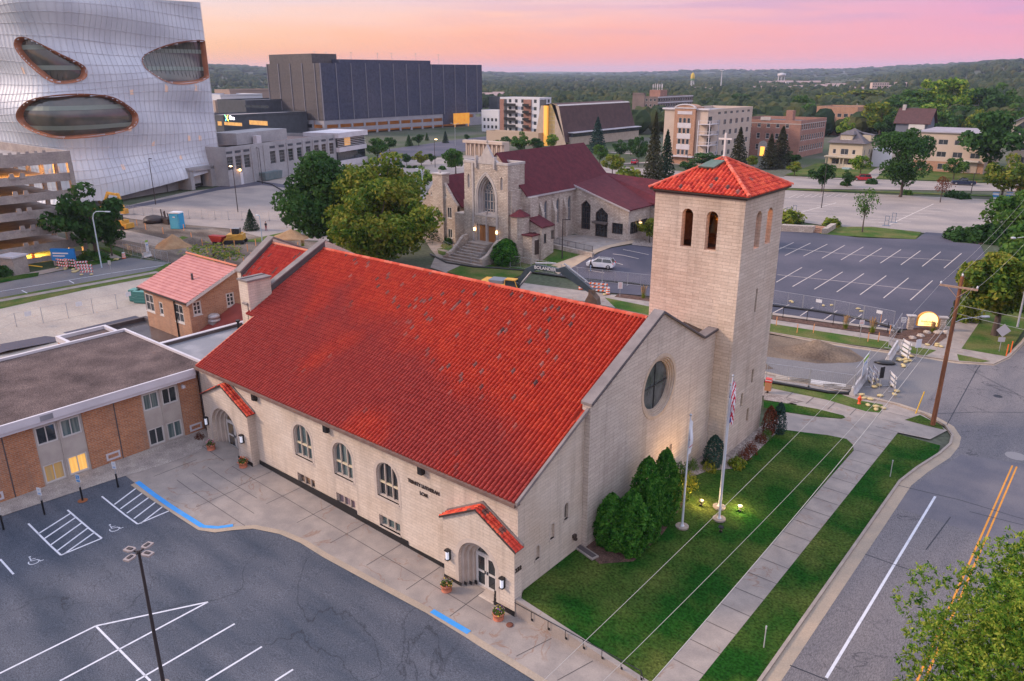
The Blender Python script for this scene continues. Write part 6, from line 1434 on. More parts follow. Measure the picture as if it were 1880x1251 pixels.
bg('brown_stair_tower','blank brown tower standing at the end of the long office slab','tower block',(1182,236),1163,1184,(1182,171),m_brownB,nf=0,nr=0)
T,x0,x1,y0,y1,zt=bg('columned_pavilion','low cream pavilion with square columns behind the left trees','building',(925,290),858,935,(925,262),m_paint,mat('grey_roof',(.17,.15,.16),rough=.9),nf=7,nr=1,fl=1,w=2.6,h=3.6)
g=MB()
for k in range(9): x=x0+.4+(x1-x0-.8)*k/8; g.box(x-.3,x+.3,y0-1.1,y0-.5,0,zt-.8)
part('columns',g,m_paint,T); g=MB(); g.box(x0-1,x1+.5,y0-1.5,y0,zt-.8,zt+.2); part('entablature',g,m_paint,T)
T,x0,x1,y0,y1,zt=bg('flat_hall','wide low tan hall in front of the white apartments','hall',(988,268),893,1003,(988,245),mat('tan_render',(.42,.33,.25),rough=.9),mat('brown_flat_roof',(.20,.155,.145),(.25,.20,.19),scale=.1,rough=1),nf=0,nr=0)
T,x0,x1,y0,y1,zt=bg('garden_apartments','low tan brick apartments with dark balconies among the right hand trees','apartment building',(1568,250),1500,1600,(1568,197),m_brickT,mat('dark_flat_roof',(.10,.09,.10),rough=.9),nf=6,nr=3,fl=3,w=2.0,fh=3.4)
# left background cluster
T,x0,x1,y0,y1,zt=bg('dark_office','dark office with glowing star logo and yellow lit window strips','office building',(-352,196,0),408,520,(497,206),m_greyD,mat('pale_gravel',(.4,.36,.36),rough=1),nf=0,nr=0,z1=hz(455,208,(-352,196,0)))
lg=lambda px,py: ony(px,py,y0)
for (a,b,c,d) in ((412,445,224,232),(458,492,221,231),(400,408,223,231)):
    p,q=lg(a,c),lg(b,d); g=MB(); g.box(p.x,q.x,y0-.2,y0-.05,q.z,p.z); lw_=part('lit_window_strip',g,m_glassL,T)
p=lg(417,217); g=MB()
for k,cl in enumerate(range(4)):
    a=PI/4+PI/2*k; g.extr([p+V3((0,-.3,0)),p+V3((.9*cos(a-.35),-.3,.9*sin(a-.35))),p+V3((2.0*cos(a),-.3,2.0*sin(a))),p+V3((.9*cos(a+.35),-.3,.9*sin(a+.35)))],(0,.15,0),k)
lm=[mat('logo_'+n,c,emit=c,estr=3) for n,c in (('yellow',(.9,.8,.1)),('green',(.2,.8,.3)),('blue',(.1,.6,.8)),('lime',(.7,.8,.1)))]
part('star_logo',g,lm,T)
text('logo_lettering','Ona',2.4,(lg(427,219).x,y0-.3,lg(427,220).z),(1,0,0),(0,0,1),.08,mat('logo_white',(.9,.9,.9),emit=(1,.9,1),estr=3),T)
T,x0,x1,y0,y1,zt=bg('navy_terrace_building','navy banded building stepping up behind the star logo office','office building',(-380,222,0),450,525,(470,184),m_greyD,nf=0,nr=0,z1=hz(460,182,(-380,222,0)))
g=MB(); p,q=ony(450,193,y0),ony(494,199,y0); g.box(p.x,q.x,y0-.2,y0-.05,q.z,p.z); part('window_band',g,m_glassF,T)
bg('tan_library','wide tan building with flat roof left of the dark mesh car park','building',(-400,232,0),392,462,(440,184),mat('tan_far',(.40,.30,.25),rough=.9),nf=5,nr=0,fl=3,z1=hz(430,184,(-400,232,0)))
bg('tan_tower_block','tan block with long upright windows beneath the far hill','building',(-450,262,0),421,470,(440,164),mat('tan_far2',(.33,.24,.20),rough=.9),nf=5,nr=0,fl=3,fh=5,h=3,z1=hz(440,164,(-450,262,0)))
bg('white_terrace_block','small white block next to the glass building roofline','building',(-440,240,0),404,423,(410,172),m_whiteW,nf=4,nr=0,fl=3,z1=hz(412,172,(-440,240,0)))
# ---------------------------------------------------------------- houses on the right
m_siding=mat('cream_siding',(.50,.42,.32),(.46,.39,.30),scale=3,rough=.8,stretch=(.1,.1,6))
cH=G(1591,311); x0,x1,y0=ony(1519,300,cH.y).x,cH.x-2,cH.y; y1=y0+13; ze=hz(1555,264,cH)
T=thing('foursquare_house','cream two storey house with grey hipped roof, dormers and front porch','house',((x0+x1)/2,y0+6,0))
FW=[(x0+1.2,x0+2.2,4.2,5.6),(x0+3.6,x0+6.0,4.0,5.8),(x1-3.0,x1-2.0,4.2,5.6),(x0+1.2,x0+3.6,.9,2.7),(x1-4.0,x1-1.6,.9,2.7)]
g=MB(); gridwall(g,(0,y0,0),XU,YN,x0,x1,0,ze,FW,.15); gridwall(g,(x1,0,0),YU,XN,y0,y1,0,ze,[(y0+2,y0+3,3.9,5.5),(y0+7,y0+8.2,3.9,5.5),(y0+5,y0+6.5,.9,2.6)],.15)
g.poly([(x0,y0,0),(x0,y1,0),(x0,y1,ze),(x0,y0,ze)]); g.poly([(x0,y1,0),(x1,y1,0),(x1,y1,ze),(x0,y1,ze)]); part('wall',g,m_siding,T)
for a,b,c,d in FW: put(T,wmesh(b-a-.01,d-c-.01,m_glassF,m_frame,2 if b-a > 1.5 else 1,1),((a+b)/2,y0+.03,c),'F')
for a,b,c,d in [(y0+2,y0+3,3.9,5.5),(y0+7,y0+8.2,3.9,5.5),(y0+5,y0+6.5,.9,2.6)]: put(T,wmesh(b-a-.01,d-c-.01,m_glassF,m_frame,1,1),(x1-.03,(a+b)/2,c),'R')
g=MB(); zr_=hz(1560,236,(cH.x,y0+6)); ov=.8; q=[(x0-ov,y0-ov),(x1+ov,y0-ov),(x1+ov,y1+ov),(x0-ov,y1+ov)]; tc1,tc2=V3((x0+5,y0+6.5,zr_)),V3((x1-5,y0+6.5,zr_))
g.poly([(*q[0],ze),(*q[1],ze),tc2,tc1]); g.poly([(*q[1],ze),(*q[2],ze),tc2]); g.poly([(*q[2],ze),(*q[3],ze),tc1,tc2]); g.poly([(*q[3],ze),(*q[0],ze),tc1]); g.poly([(*p,ze-.05) for p in q]); part('roof',g,m_shingle,T)
g=MB(); dx=x0+4.6; g.box(dx-1.8,dx+1.8,y0+.8,y0+4.5,ze+.6,ze+2.5,0); g.poly([(dx-2.2,y0+.4,ze+2.5),(dx+2.2,y0+.4,ze+2.5),(dx+1,y0+4.5,ze+3.6),(dx-1,y0+4.5,ze+3.6)],1); g.poly([(dx+2.2,y0+.4,ze+2.5),(dx+2.2,y0+6,ze+2.5),(dx+1,y0+4.5,ze+3.6)],1); g.poly([(dx-2.2,y0+.4,ze+2.5),(dx-2.2,y0+6,ze+2.5),(dx-1,y0+4.5,ze+3.6)],1); dm_=part('dormer',g,[m_siding,m_shingle],T)
for k in (-1,0,1): put(dm_,wmesh(.7,1.0,m_glassF,m_frame),(dx+k*.9,y0+.77,ze+1.0),'F')
g=MB(); g.box(x1-2,x1+.6,y0+5,y0+8.6,ze+.4,ze+2.3,0); g.poly([(x1+1,y0+4.6,ze+2.3),(x1+1,y0+9,ze+2.3),(x1-4,y0+7.5,ze+3.3),(x1-4,y0+6,ze+3.3)],1); part('side_dormer',g,[m_siding,m_shingle],T)
g=MB()
for x in (x0+.2,x0+4.4,x1-4.6,x1-.2): g.box(x-.16,x+.16,y0-2.5,y0-2.2,.5,3.2)
g.box(x0,x1,y0-2.4,y0-2.3,.5,1.3) ; g.box(x0-.2,x1+.2,y0-2.7,y0,0,.5); g.box(x0-.4,x1+.4,y0-2.9,y0,3.2,3.6); po=part('porch',g,m_siding,T)
g=MB(); g.box(x0+6,x0+8.2,y0-4.4,y0-2.7,0,.45); part('porch_steps',g,mat('pale_blue_paint',(.30,.40,.42),rough=.7),po)
g=MB(); g.box(x1+.6,x1+6.5,y0+9,y0+20,0,5.5); part('rear_wing',g,m_whiteW,T)
c=G(1673,312); xa,xb=c.x,ony(1805,312,c.y).x; zt=hz(1690,243,c)
T=thing('flat_cream_block','cream three storey block with pale flat roof and brick ground floor','apartment building',((xa+xb)/2,c.y,0))
za=3.0; FW=[]
for px in (1692,1731,1762): 
    x=ony(px,300,c.y).x; FW += [(x-1.35,x+1.35,.7,2.4)]
for px in (1694,1729,1759,1792):
    x=ony(px,278,c.y).x; FW += [(x-1.3,x+1.3,4.3,5.9)]; FW += [(x-1.3,x+1.3,7.9,9.4)]
g=MB(); lo=[r for r in FW if r[2] < 2]; hi=[r for r in FW if r[2] > 2]
gridwall(g,(0,c.y,0),XU,YN,xa,xb,-.3,za,lo,.15,1); gridwall(g,(0,c.y-.02,0),XU,YN,xa,xb,za,zt,hi,.15,0)
y1=c.y+26; g.poly([(xa,c.y,-.3),(xa,y1,-.3),(xa,y1,zt),(xa,c.y,zt)]); g.poly([(xb,c.y,-.3),(xb,y1,-.3),(xb,y1,zt),(xb,c.y,zt)]); g.poly([(xa,y1,-.3),(xb,y1,-.3),(xb,y1,zt),(xa,y1,zt)])
part('wall',g,[m_paint,m_brickT],T)
for a,b,c1_,d in FW: put(T,wmesh(b-a-.01,d-c1_-.01,m_glassF,m_frame,2,1,sill=False),((a+b)/2,c.y+.03,c1_+.003),'F')
g=MB(); g.box(xa-.4,xb+.4,c.y-.5,y1+.4,zt,zt+.25,0); part('roof',g,mat('pale_flat_roof',(.34,.31,.33),(.26,.23,.25),scale=.2,rough=.9,detail=8),T)
xg0,xg1=ony(1768,300,c.y).x,ony(1797,300,c.y).x; g=MB(); g.box(xg0,xg1,c.y-1.6,c.y-.1,3.4,3.8,0); g.box(xg0+.2,xg0+.5,c.y-1.4,c.y-1.1,0,3.4,0); g.box(xg0+.8,xg1-.3,c.y-.16,c.y-.06,.2,3.0,1); part('glazed_entrance',g,[m_frame,mat('curtained_far_glass',(.40,.33,.28),rough=.3)],T)
c=G(1846,322); xa,xb=c.x,c.x+22; zt=hz(1860,250,c)
T=thing('pale_apartment_end','pale apartment building cut off by the right edge of the view','apartment building',(xa+8,c.y,0))
block(T,xa,xb,c.y,c.y+20,-.3,zt,m_paint,_m['pale_flat_roof'],F=[(xa+2.2,xa+5.2,7.2,9.0),(xa+2.2,xa+5.2,3.6,5.4),(xa+8,xa+11,7.2,9.0)],R=[],par=.3,cols=2,sill=False)
c=G(1850,262); T=thing('blue_gable_house','house with a grey gabled roof and glazed front at the right edge','house',(c.x+6,c.y,0)); zt=hz(1850,228,c); za=hz(1872,212,c)
g=MB(); g.extr([(c.x,c.y,0),(c.x+16,c.y,0),(c.x+16,c.y,zt-3),(c.x+6,c.y,za),(c.x,c.y,zt)],(0,14,0)); part('wall',g,m_siding,T)
g=MB(); g.extr([(c.x-1,c.y-1,zt-.3),(c.x+6,c.y-1,za+.3),(c.x+6,c.y-1,za+.7),(c.x-1,c.y-1,zt+.1)],(0,16,0)); g.extr([(c.x+17,c.y-1,zt-3.3),(c.x+6,c.y-1,za+.3),(c.x+6,c.y-1,za+.7),(c.x+17,c.y-1,zt-2.9)],(0,16,0)); part('roof',g,mat('slate_blue_roof',(.17,.18,.22),rough=.9),T)
g=MB(); g.extr([(c.x+1.5,c.y-.06,zt-3.5),(c.x+12,c.y-.06,zt-3.5),(c.x+12,c.y-.06,zt-1.8),(c.x+6,c.y-.06,za-1.0),(c.x+1.5,c.y-.06,zt-1.2)],(0,.05,0)); part('glazed_front',g,m_glassF,T)
c=G(1668,268); T=thing('maroon_roof_house','house with steep dark maroon roof and white dormer among trees','house',(c.x,c.y,0)); zt=hz(1660,226,c); za=hz(1660,201,c); xw=15
g=MB(); g.box(c.x-6,c.x+6,c.y,c.y+11,0,zt); g.extr([(c.x+6,c.y,zt),(c.x+6,c.y+11,zt),(c.x+6,c.y+5.5,za)],(-12,0,0)); part('wall',g,mat('slate_siding',(.14,.15,.19),rough=.8),T)
g=MB(); g.extr([(c.x-7,c.y-.8,zt-.4),(c.x-7,c.y+5.5,za),(c.x-7,c.y+5.5,za+.3),(c.x-7,c.y-.8,zt-.1)],(14,0,0)); g.extr([(c.x-7,c.y+11.8,zt-.4),(c.x-7,c.y+5.5,za),(c.x-7,c.y+5.5,za+.3),(c.x-7,c.y+11.8,zt-.1)],(14,0,0)); part('roof',g,mat('dark_maroon_roof',(.10,.05,.05),(.075,.04,.04),scale=1,rough=.9),T)
g=MB(); g.box(c.x-1,c.x+5,c.y-.7,c.y+1.5,zt-2.4,zt-.2); dm_=part('dormer',g,m_frame,T); put(dm_,wmesh(1.6,1.2,m_glassF,m_frame,2,1),(c.x+1,c.y-.74,zt-1.9),'F')
g=MB(); g.box(c.x-5.6,c.x-4.4,c.y+4.5,c.y+6,zt,za+1.6); part('chimney',g,m_dress,T)
# ================================================================ TREES AND PLANTS
import numpy as np
RS=np.random.RandomState(5)
L_dark=leafmat('dark_leaves',(.014,.052,.014),(.045,.110,.025),.35)
L_mid=leafmat('green_leaves',(.018,.068,.012),(.065,.155,.026),.4,(.10,.17,.03))
L_maple=leafmat('maple_leaves',(.026,.080,.010),(.13,.19,.020),.30,(.26,.24,.035))
L_yel=leafmat('yellow_green_leaves',(.05,.11,.012),(.17,.22,.025),.5,(.28,.26,.03))
L_ash=leafmat('fresh_leaves',(.016,.080,.010),(.13,.25,.022),.9,(.36,.40,.06))
L_con=leafmat('conifer_needles',(.010,.030,.016),(.028,.060,.030),.5)
L_conb=leafmat('brown_conifer_needles',(.022,.032,.016),(.065,.065,.03),.5)
L_blue=leafmat('blue_spruce_needles',(.014,.040,.035),(.035,.080,.065),.5)
L_arb=leafmat('arborvitae_leaves',(.010,.065,.010),(.045,.17,.018),2.4,(.10,.24,.03))
L_red=leafmat('red_leaves',(.07,.022,.014),(.17,.05,.025),1.5)
L_str=mat('dry_plumes',(.42,.26,.13),(.30,.19,.09),scale=4,rough=1)
m_bark=mat('bark',(.10,.075,.06),(.06,.045,.04),scale=3,rough=1,bump=.6,stretch=(1,1,.2))
def quads(name,P,Nh,size,m,jit=.9,asp=.6):
    n=len(P); Nn=Nh+RS.normal(size=(n,3))*jit; Nn /= np.linalg.norm(Nn,axis=1)[:,None]+1e-9
    r=RS.normal(size=(n,3)); U=np.cross(Nn,r); U /= np.linalg.norm(U,axis=1)[:,None]+1e-9; V=np.cross(Nn,U)
    s=(size*(.6+.8*RS.rand(n)))[:,None] if np.isscalar(size) else (size*(.6+.8*RS.rand(n)))[:,None]
    q=np.stack([P-U*s,P-V*s*asp,P+U*s,P+V*s*asp],1).reshape(-1,3)
    me=bpy.data.meshes.new(name); me.vertices.add(4*n); me.vertices.foreach_set('co',q.ravel()); me.loops.add(4*n); me.loops.foreach_set('vertex_index',np.arange(4*n,dtype=np.int32))
    me.polygons.add(n); me.polygons.foreach_set('loop_start',np.arange(0,4*n,4,dtype=np.int32)); me.polygons.foreach_set('loop_total',np.full(n,4,dtype=np.int32)); me.update(calc_edges=True); me.materials.append(m); return me
def tufts(P,D,k,ln,m):
    n=len(P)*k; c=np.repeat(P,k,0)+RS.normal(size=(n,3))*.05; d=np.repeat(D,k,0)*.7+RS.normal(size=(n,3)); d[:,2] += .15; d /= np.linalg.norm(d,axis=1)[:,None]
    s=np.cross(d,RS.normal(size=(n,3))); s /= np.linalg.norm(s,axis=1)[:,None]; L_=(ln*(.6+.8*RS.rand(n)))[:,None]; q=np.stack([c,c+d*L_*.5+s*L_*.2,c+d*L_,c+d*L_*.5-s*L_*.2],1).reshape(-1,3)
    me=bpy.data.meshes.new('crown'); me.vertices.add(4*n); me.vertices.foreach_set('co',q.ravel()); me.loops.add(4*n); me.loops.foreach_set('vertex_index',np.arange(4*n,dtype=np.int32))
    me.polygons.add(n); me.polygons.foreach_set('loop_start',np.arange(0,4*n,4,dtype=np.int32)); me.polygons.foreach_set('loop_total',np.full(n,4,dtype=np.int32)); me.update(calc_edges=True); me.materials.append(m); return me
def crown_pts(n,w,h,z0,blobs=26,kind='broad',seed=0,fill=.55):
    R=np.random.RandomState(seed)
    B=[]
    for _ in range(blobs):
        d=R.normal(size=3); d /= np.linalg.norm(d); r=(.35+.65*R.rand()**.5)
        r *= 1+.45*noise.noise(Vector(d)*1.3+V3((seed*1.7,0,0))); z=.5+.5*d[2]*min(1.05,r); tz=(1-abs(2*z-1)**2.2*.45) if kind == 'broad' else (1-z)**.8+.1
        if kind == 'broad' and z < .35: tz *= .55+z
        B.append((d[0]*r*tz*w*.42,d[1]*r*tz*w*.42,z0+h*(.08+.82*z),(.09+.12*R.rand())*min(w,h)))
    B=np.array(B); wgt=B[:,3]**2; k=R.choice(len(B),n,p=wgt/wgt.sum())
    d=R.normal(size=(n,3)); d[:,2] += .25; d /= np.linalg.norm(d,axis=1)[:,None]
    r=B[k,3]*(fill+(1.08-fill)*R.rand(n)**.6); P=B[k,:3]+d*r[:,None]*np.array([1.12,1.12,.85]); return P,d,B
def trunk_mesh(h,z0,r,B=None,seed=0,limbs=9):
    R=random.Random(seed); g=MB(); g.tube([(0,0,-.3),(.05*h*R.uniform(-.3,.3),0,z0*.6),(0,.04*h*R.uniform(-.3,.3),z0+h*.25),(0,0,z0+h*.62)],r,8,r1=r*.25)
    if B is not None:
        for i in range(min(limbs,len(B))):
            b=B[i]; zs=min(z0+h*.3,b[2]*.55+.5); m_=V3((b[0]*.45,b[1]*.45,(zs+b[2])/2+.2)); g.tube([(0,0,zs),m_,(b[0],b[1],b[2])],r*.35,5,r1=r*.08)
    return mesh_of('trunk',g,[m_bark])
_tv={}
def variant(kind,i,leaf,n,w,h,z0,size,**k):
    key=(kind,i,leaf.name)
    if key not in _tv:
        sd=hash_(kind)+i*17
        if kind in ('conifer','spruce'):
            R=np.random.RandomState(sd); P=[]; D=[]; nb=34
            z=z0+(h-z0)*np.sort(R.rand(n)**1.25); lay=np.floor(z/h*15)/15*h; f=1-(lay-z0)/(h-z0); rr=w/2*np.clip(f,.04,1)**.85
            ph=R.rand(n)*2*PI; br=1-.28*(np.sin(ph*5+lay*3)*.5+.5)*R.rand(n); q=(R.rand(n)**.55)*br
            P=np.stack([np.cos(ph)*rr*q,np.sin(ph)*rr*q,lay+.06*h*(1-q)-.02*h*q+R.normal(size=n)*.012*h+.05*h*f*0],1); D=np.stack([np.cos(ph)*.5,np.sin(ph)*.5,np.full(n,.8)],1); B=None
        elif kind == 'column':
            R=np.random.RandomState(sd); z=R.rand(n); ph=R.rand(n)*2*PI; prof=np.sin(np.clip(z*.97+.05,0,1)**.72*PI)**.52
            lob=1+.14*np.sin(ph*3+z*5+i)+.12*np.sin(ph*7-z*11); q=.72+.28*R.rand(n)
            P=np.stack([np.cos(ph)*w/2*prof*lob*q,np.sin(ph)*w/2*prof*lob*q,z*h],1); D=np.stack([np.cos(ph),np.sin(ph),np.full(n,.35)],1); B=None
        elif kind == 'shrub':
            R=np.random.RandomState(sd); d=R.normal(size=(n,3)); d[:,2]=np.abs(d[:,2]); d /= np.linalg.norm(d,axis=1)[:,None]; ph=np.arctan2(d[:,1],d[:,0])
            q=(.6+.45*R.rand(n)**.6)*(1+.15*np.sin(ph*4+i)+.1*np.sin(ph*9+d[:,2]*8)); P=d*q[:,None]*np.array([w/2,w/2,h]); D=d; B=None
        else: P,D,B=crown_pts(n,w,h-z0,z0,seed=sd,**k)
        me=quads('crown',P,D,size,leaf,jit=.7 if kind != 'broad' else .9)
        tm=trunk_mesh(h-z0 if B is not None else h*.9,z0,.022*h+.05,B,sd) if kind != 'shrub' else None
        _tv[key]=(me,tm)
    return _tv[key]
def hash_(s): return sum(ord(c)*(i+1) for i,c in enumerate(s)) % 997
UN={'broad': (10,10,2.2),'sparse': (10,10,3),'conifer': (6,14,1.0),'spruce': (7,12,.5),'column': (2,5,0),'shrub': (2,1.2,0)}
def tree(name,label,P,h,w,kind='broad',leaf=None,i=0,group=None,n=None,size=None,cat='tree',**k):
    leaf=leaf or L_mid; uw,uh,uz=UN[kind]
    n=n or {'broad': 2600,'sparse': 800,'conifer': 3400,'spruce': 3600,'column': 2600,'shrub': 500}[kind]
    size=size or {'broad': .36,'sparse': .26,'conifer': .26,'spruce': .26,'column': .12,'shrub': .13}[kind]
    kk={'blobs': 40,'fill': .7} if kind == 'sparse' else dict(k)
    me,tm=variant(kind if n == {'broad': 2600,'sparse': 800,'conifer': 3400,'spruce': 3600,'column': 2600,'shrub': 500}[kind] and kind != 'broad' else kind+str(n),i,leaf,n,uw,uh,uz,size,**(kk if kind in ('broad','sparse') else {})) if kind in ('column','shrub','conifer','spruce') else variant(('broad' if kind == 'broad' else 'sparse')+str(n)+str(size),i,leaf,n,uw,uh,uz,size,**kk)
    o=thing(name,label,cat,P,rnd.random()*6.28,group); o.scale=(w/uw,w/uw,h/uh)
    for nm,m_ in (('crown',me),('trunk',tm)):
        if m_ is None: continue
        c=bpy.data.objects.new(nm,m_); C.objects.link(c); c.parent=o
    return o
_ov=variant
def variant(kind,i,leaf,n,w,h,z0,size,**k):
    base='column' if kind.startswith('column') else 'shrub' if kind.startswith('shrub') else 'conifer' if kind.startswith('conifer') else 'spruce' if kind.startswith('spruce') else kind
    return _ov(base,i,leaf,n,w,h,z0,size,**k)
def pt(px,by,ty,wpx):
    P=G(px,by); h=hz(px,ty,P)-P.z; d=math.hypot(P.x,P.y); r=math.hypot(d,HC-h/2)
    return P,h,wpx*r/FPX
def T_(name,label,px,by,ty,wpx,kind='broad',leaf=None,i=0,**k):
    P,h,w=pt(px,by,ty,wpx); return tree(name,label,P,h,w*1.06,kind,leaf,i,**k)
# --- the three big trees behind the red roof
def big(name,label,P,h,w,z0,n,size,leaf,seed,blobs):
    pts,D,B=crown_pts(n,w,h-z0,z0,blobs=blobs,seed=seed); o=thing(name,label,'tree',P)
    me=quads('crown',pts,D,size,leaf); part('crown',me,leaf,o); part('trunk',trunk_mesh(h-z0,z0,.45,B,seed,16),m_bark,o); return o
big('maple_tree','largest yellow green maple rising right behind the red tile roof',G(700,512),hz(700,352,G(700,512))+1,18.5,2.5,20000,.28,L_maple,11,60)
big('maple_tree','maple with orange tinged top standing behind the largest yellow green maple',G(706,478),hz(700,291,G(706,478))+2,17,3,13000,.32,L_maple,23,38)
big('oak_tree','dark green oak at the left of the big maples behind the chancel roof',G(612,480),hz(612,300,G(612,480))+1.5,15,2.5,13000,.32,L_dark,31,34)
# --- foreground tree at the lower right
Pf=G(1850,1190,7.5); bx=V3((Pf.x+2.6,Pf.y-.2,0))
pts,D,B=crown_pts(11500,12.2,9.6,2.6,blobs=110,seed=77,fill=.5)
o=thing('ash_tree','bright green leafy tree overhanging the street in the lower right corner','tree',bx)
part('crown',tufts(pts,D,15,.16,L_ash),L_ash,o); part('trunk',trunk_mesh(8.6,2.6,.3,B,7,30),m_bark,o)
# --- along the right edge
big('linden_tree','wide green tree over the pavement behind the wooden utility pole',G(1826,616),hz(1840,462,G(1826,616)),11.5,2.4,14000,.24,L_maple,41,40)
big('linden_tree','dark green street tree farther up the right edge of the view',G(1868,500),hz(1868,352,G(1868,500))+1,14,2,11000,.30,L_mid,47,36)
big('linden_tree','tree crown at the right edge between the two larger street trees',G(1905,560),11.5,12,2.4,9000,.28,L_mid,53,30)
big('oak_tree','ragged tall dark oak on the far verge left of the cream block',G(1652,362),hz(1652,226,G(1652,362))+1,13.5,1.6,9000,.30,L_dark,62,26)
T_('shrub','bright green shrub beside the pavement near the lit sign',1772,588,548,38,'shrub',L_yel,1,cat='shrub',n=900)
for k,(px,py,ty,w) in enumerate(((1757,440,420,34),(1790,442,418,40),(1822,444,412,44))): T_('hedge_shrub',['low dark shrub at the left end of the hedge by the pale car park','middle dark shrub of the hedge by the pale car park','tallest shrub of the hedge by the pale car park, next to the street trees'][k],px,py,ty,w,'shrub',L_dark,k,cat='shrub',n=900,size=.2)
# --- evergreens along the gable
ae='evergreens against the gable wall'
for k,(px,by,ty,w,lb) in enumerate(((1121,1003,905,58,'wide arborvitae at the left end of the row under the gable wall'),(1157,1012,899,64,'broad arborvitae bulging forward over the lawn under the gable wall'),(1190,992,876,40,'slim short arborvitae in front of the tall ones by the gable wall'),(1184,972,838,56,'tall arborvitae close to the gable wall, second highest of the row'),(1216,958,822,50,'tallest arborvitae at the right end of the row under the gable wall'))):
    T_('arborvitae',lb,px,by,ty,w,'column',L_arb,k,group=ae,cat='evergreen',n=6500,size=.095)
T_('spruce_shrub','blue green spruce in the corner between gable and tower',1309,856,798,34,'column',L_blue,7,cat='evergreen',n=3000,size=.10)
T_('barberry_shrub','tall rust red shrub at the tower corner',1411,796,744,24,'column',L_red,8,cat='shrub',n=2400,size=.10); T_('juniper_shrub','tall dark green shrub touching the rust red shrub by the tower',1428,796,738,24,'column',L_blue,9,cat='shrub',n=2400,size=.10)
for k,(px,by,ty,w,lf,lb) in enumerate(((1303,864,845,24,L_yel,'low yellow green shrub below the blue spruce'),(1352,858,840,26,L_yel,'low yellow green shrub in front of the tower base'),(1366,843,826,20,L_red,'low russet shrub left of its pair by the tower'),(1378,832,813,22,L_red,'low russet shrub in the middle of the tower bed'),(1396,812,796,20,L_red,'low russet shrub near the far end of the tower bed'),(1407,806,790,18,L_mid,'small green shrub beside the far russet shrub'),
    (1247,915,884,34,L_yel,'yellow green shrub right beside the tallest arborvitae'),(1264,896,868,30,L_yel,'light green shrub at the lawn edge under the slit windows'),(1250,878,850,30,L_mid,'dark green shrub against the gable wall under the slit windows'),(1236,905,858,22,L_mid,'upright mottled shrub behind the arborvitaes'),(1272,862,843,16,L_mid,'small dark shrub in the rocks left of the blue spruce'),(1232,932,900,24,L_yel,'yellowish shrub at the foot of the tallest arborvitae'))):
    T_('shrub',lb,px,by,ty,w,'shrub',lf,k,cat='shrub',n=700,size=.085)
# --- round the second church
T_('round_evergreen','dense rounded evergreen on the church lawn before the stone steps',929,487,438,46,'column',L_arb,3,cat='evergreen',n=5200,size=.17)
T_('spruce_tree','thin dark spruce before the chimney gable of the stone church',800,440,381,58,'spruce',L_con,1,n=1500)
T_('honey_locust','yellow green tree between the glazed porch and the bell tower',1192,446,398,40,'broad',L_yel,1)
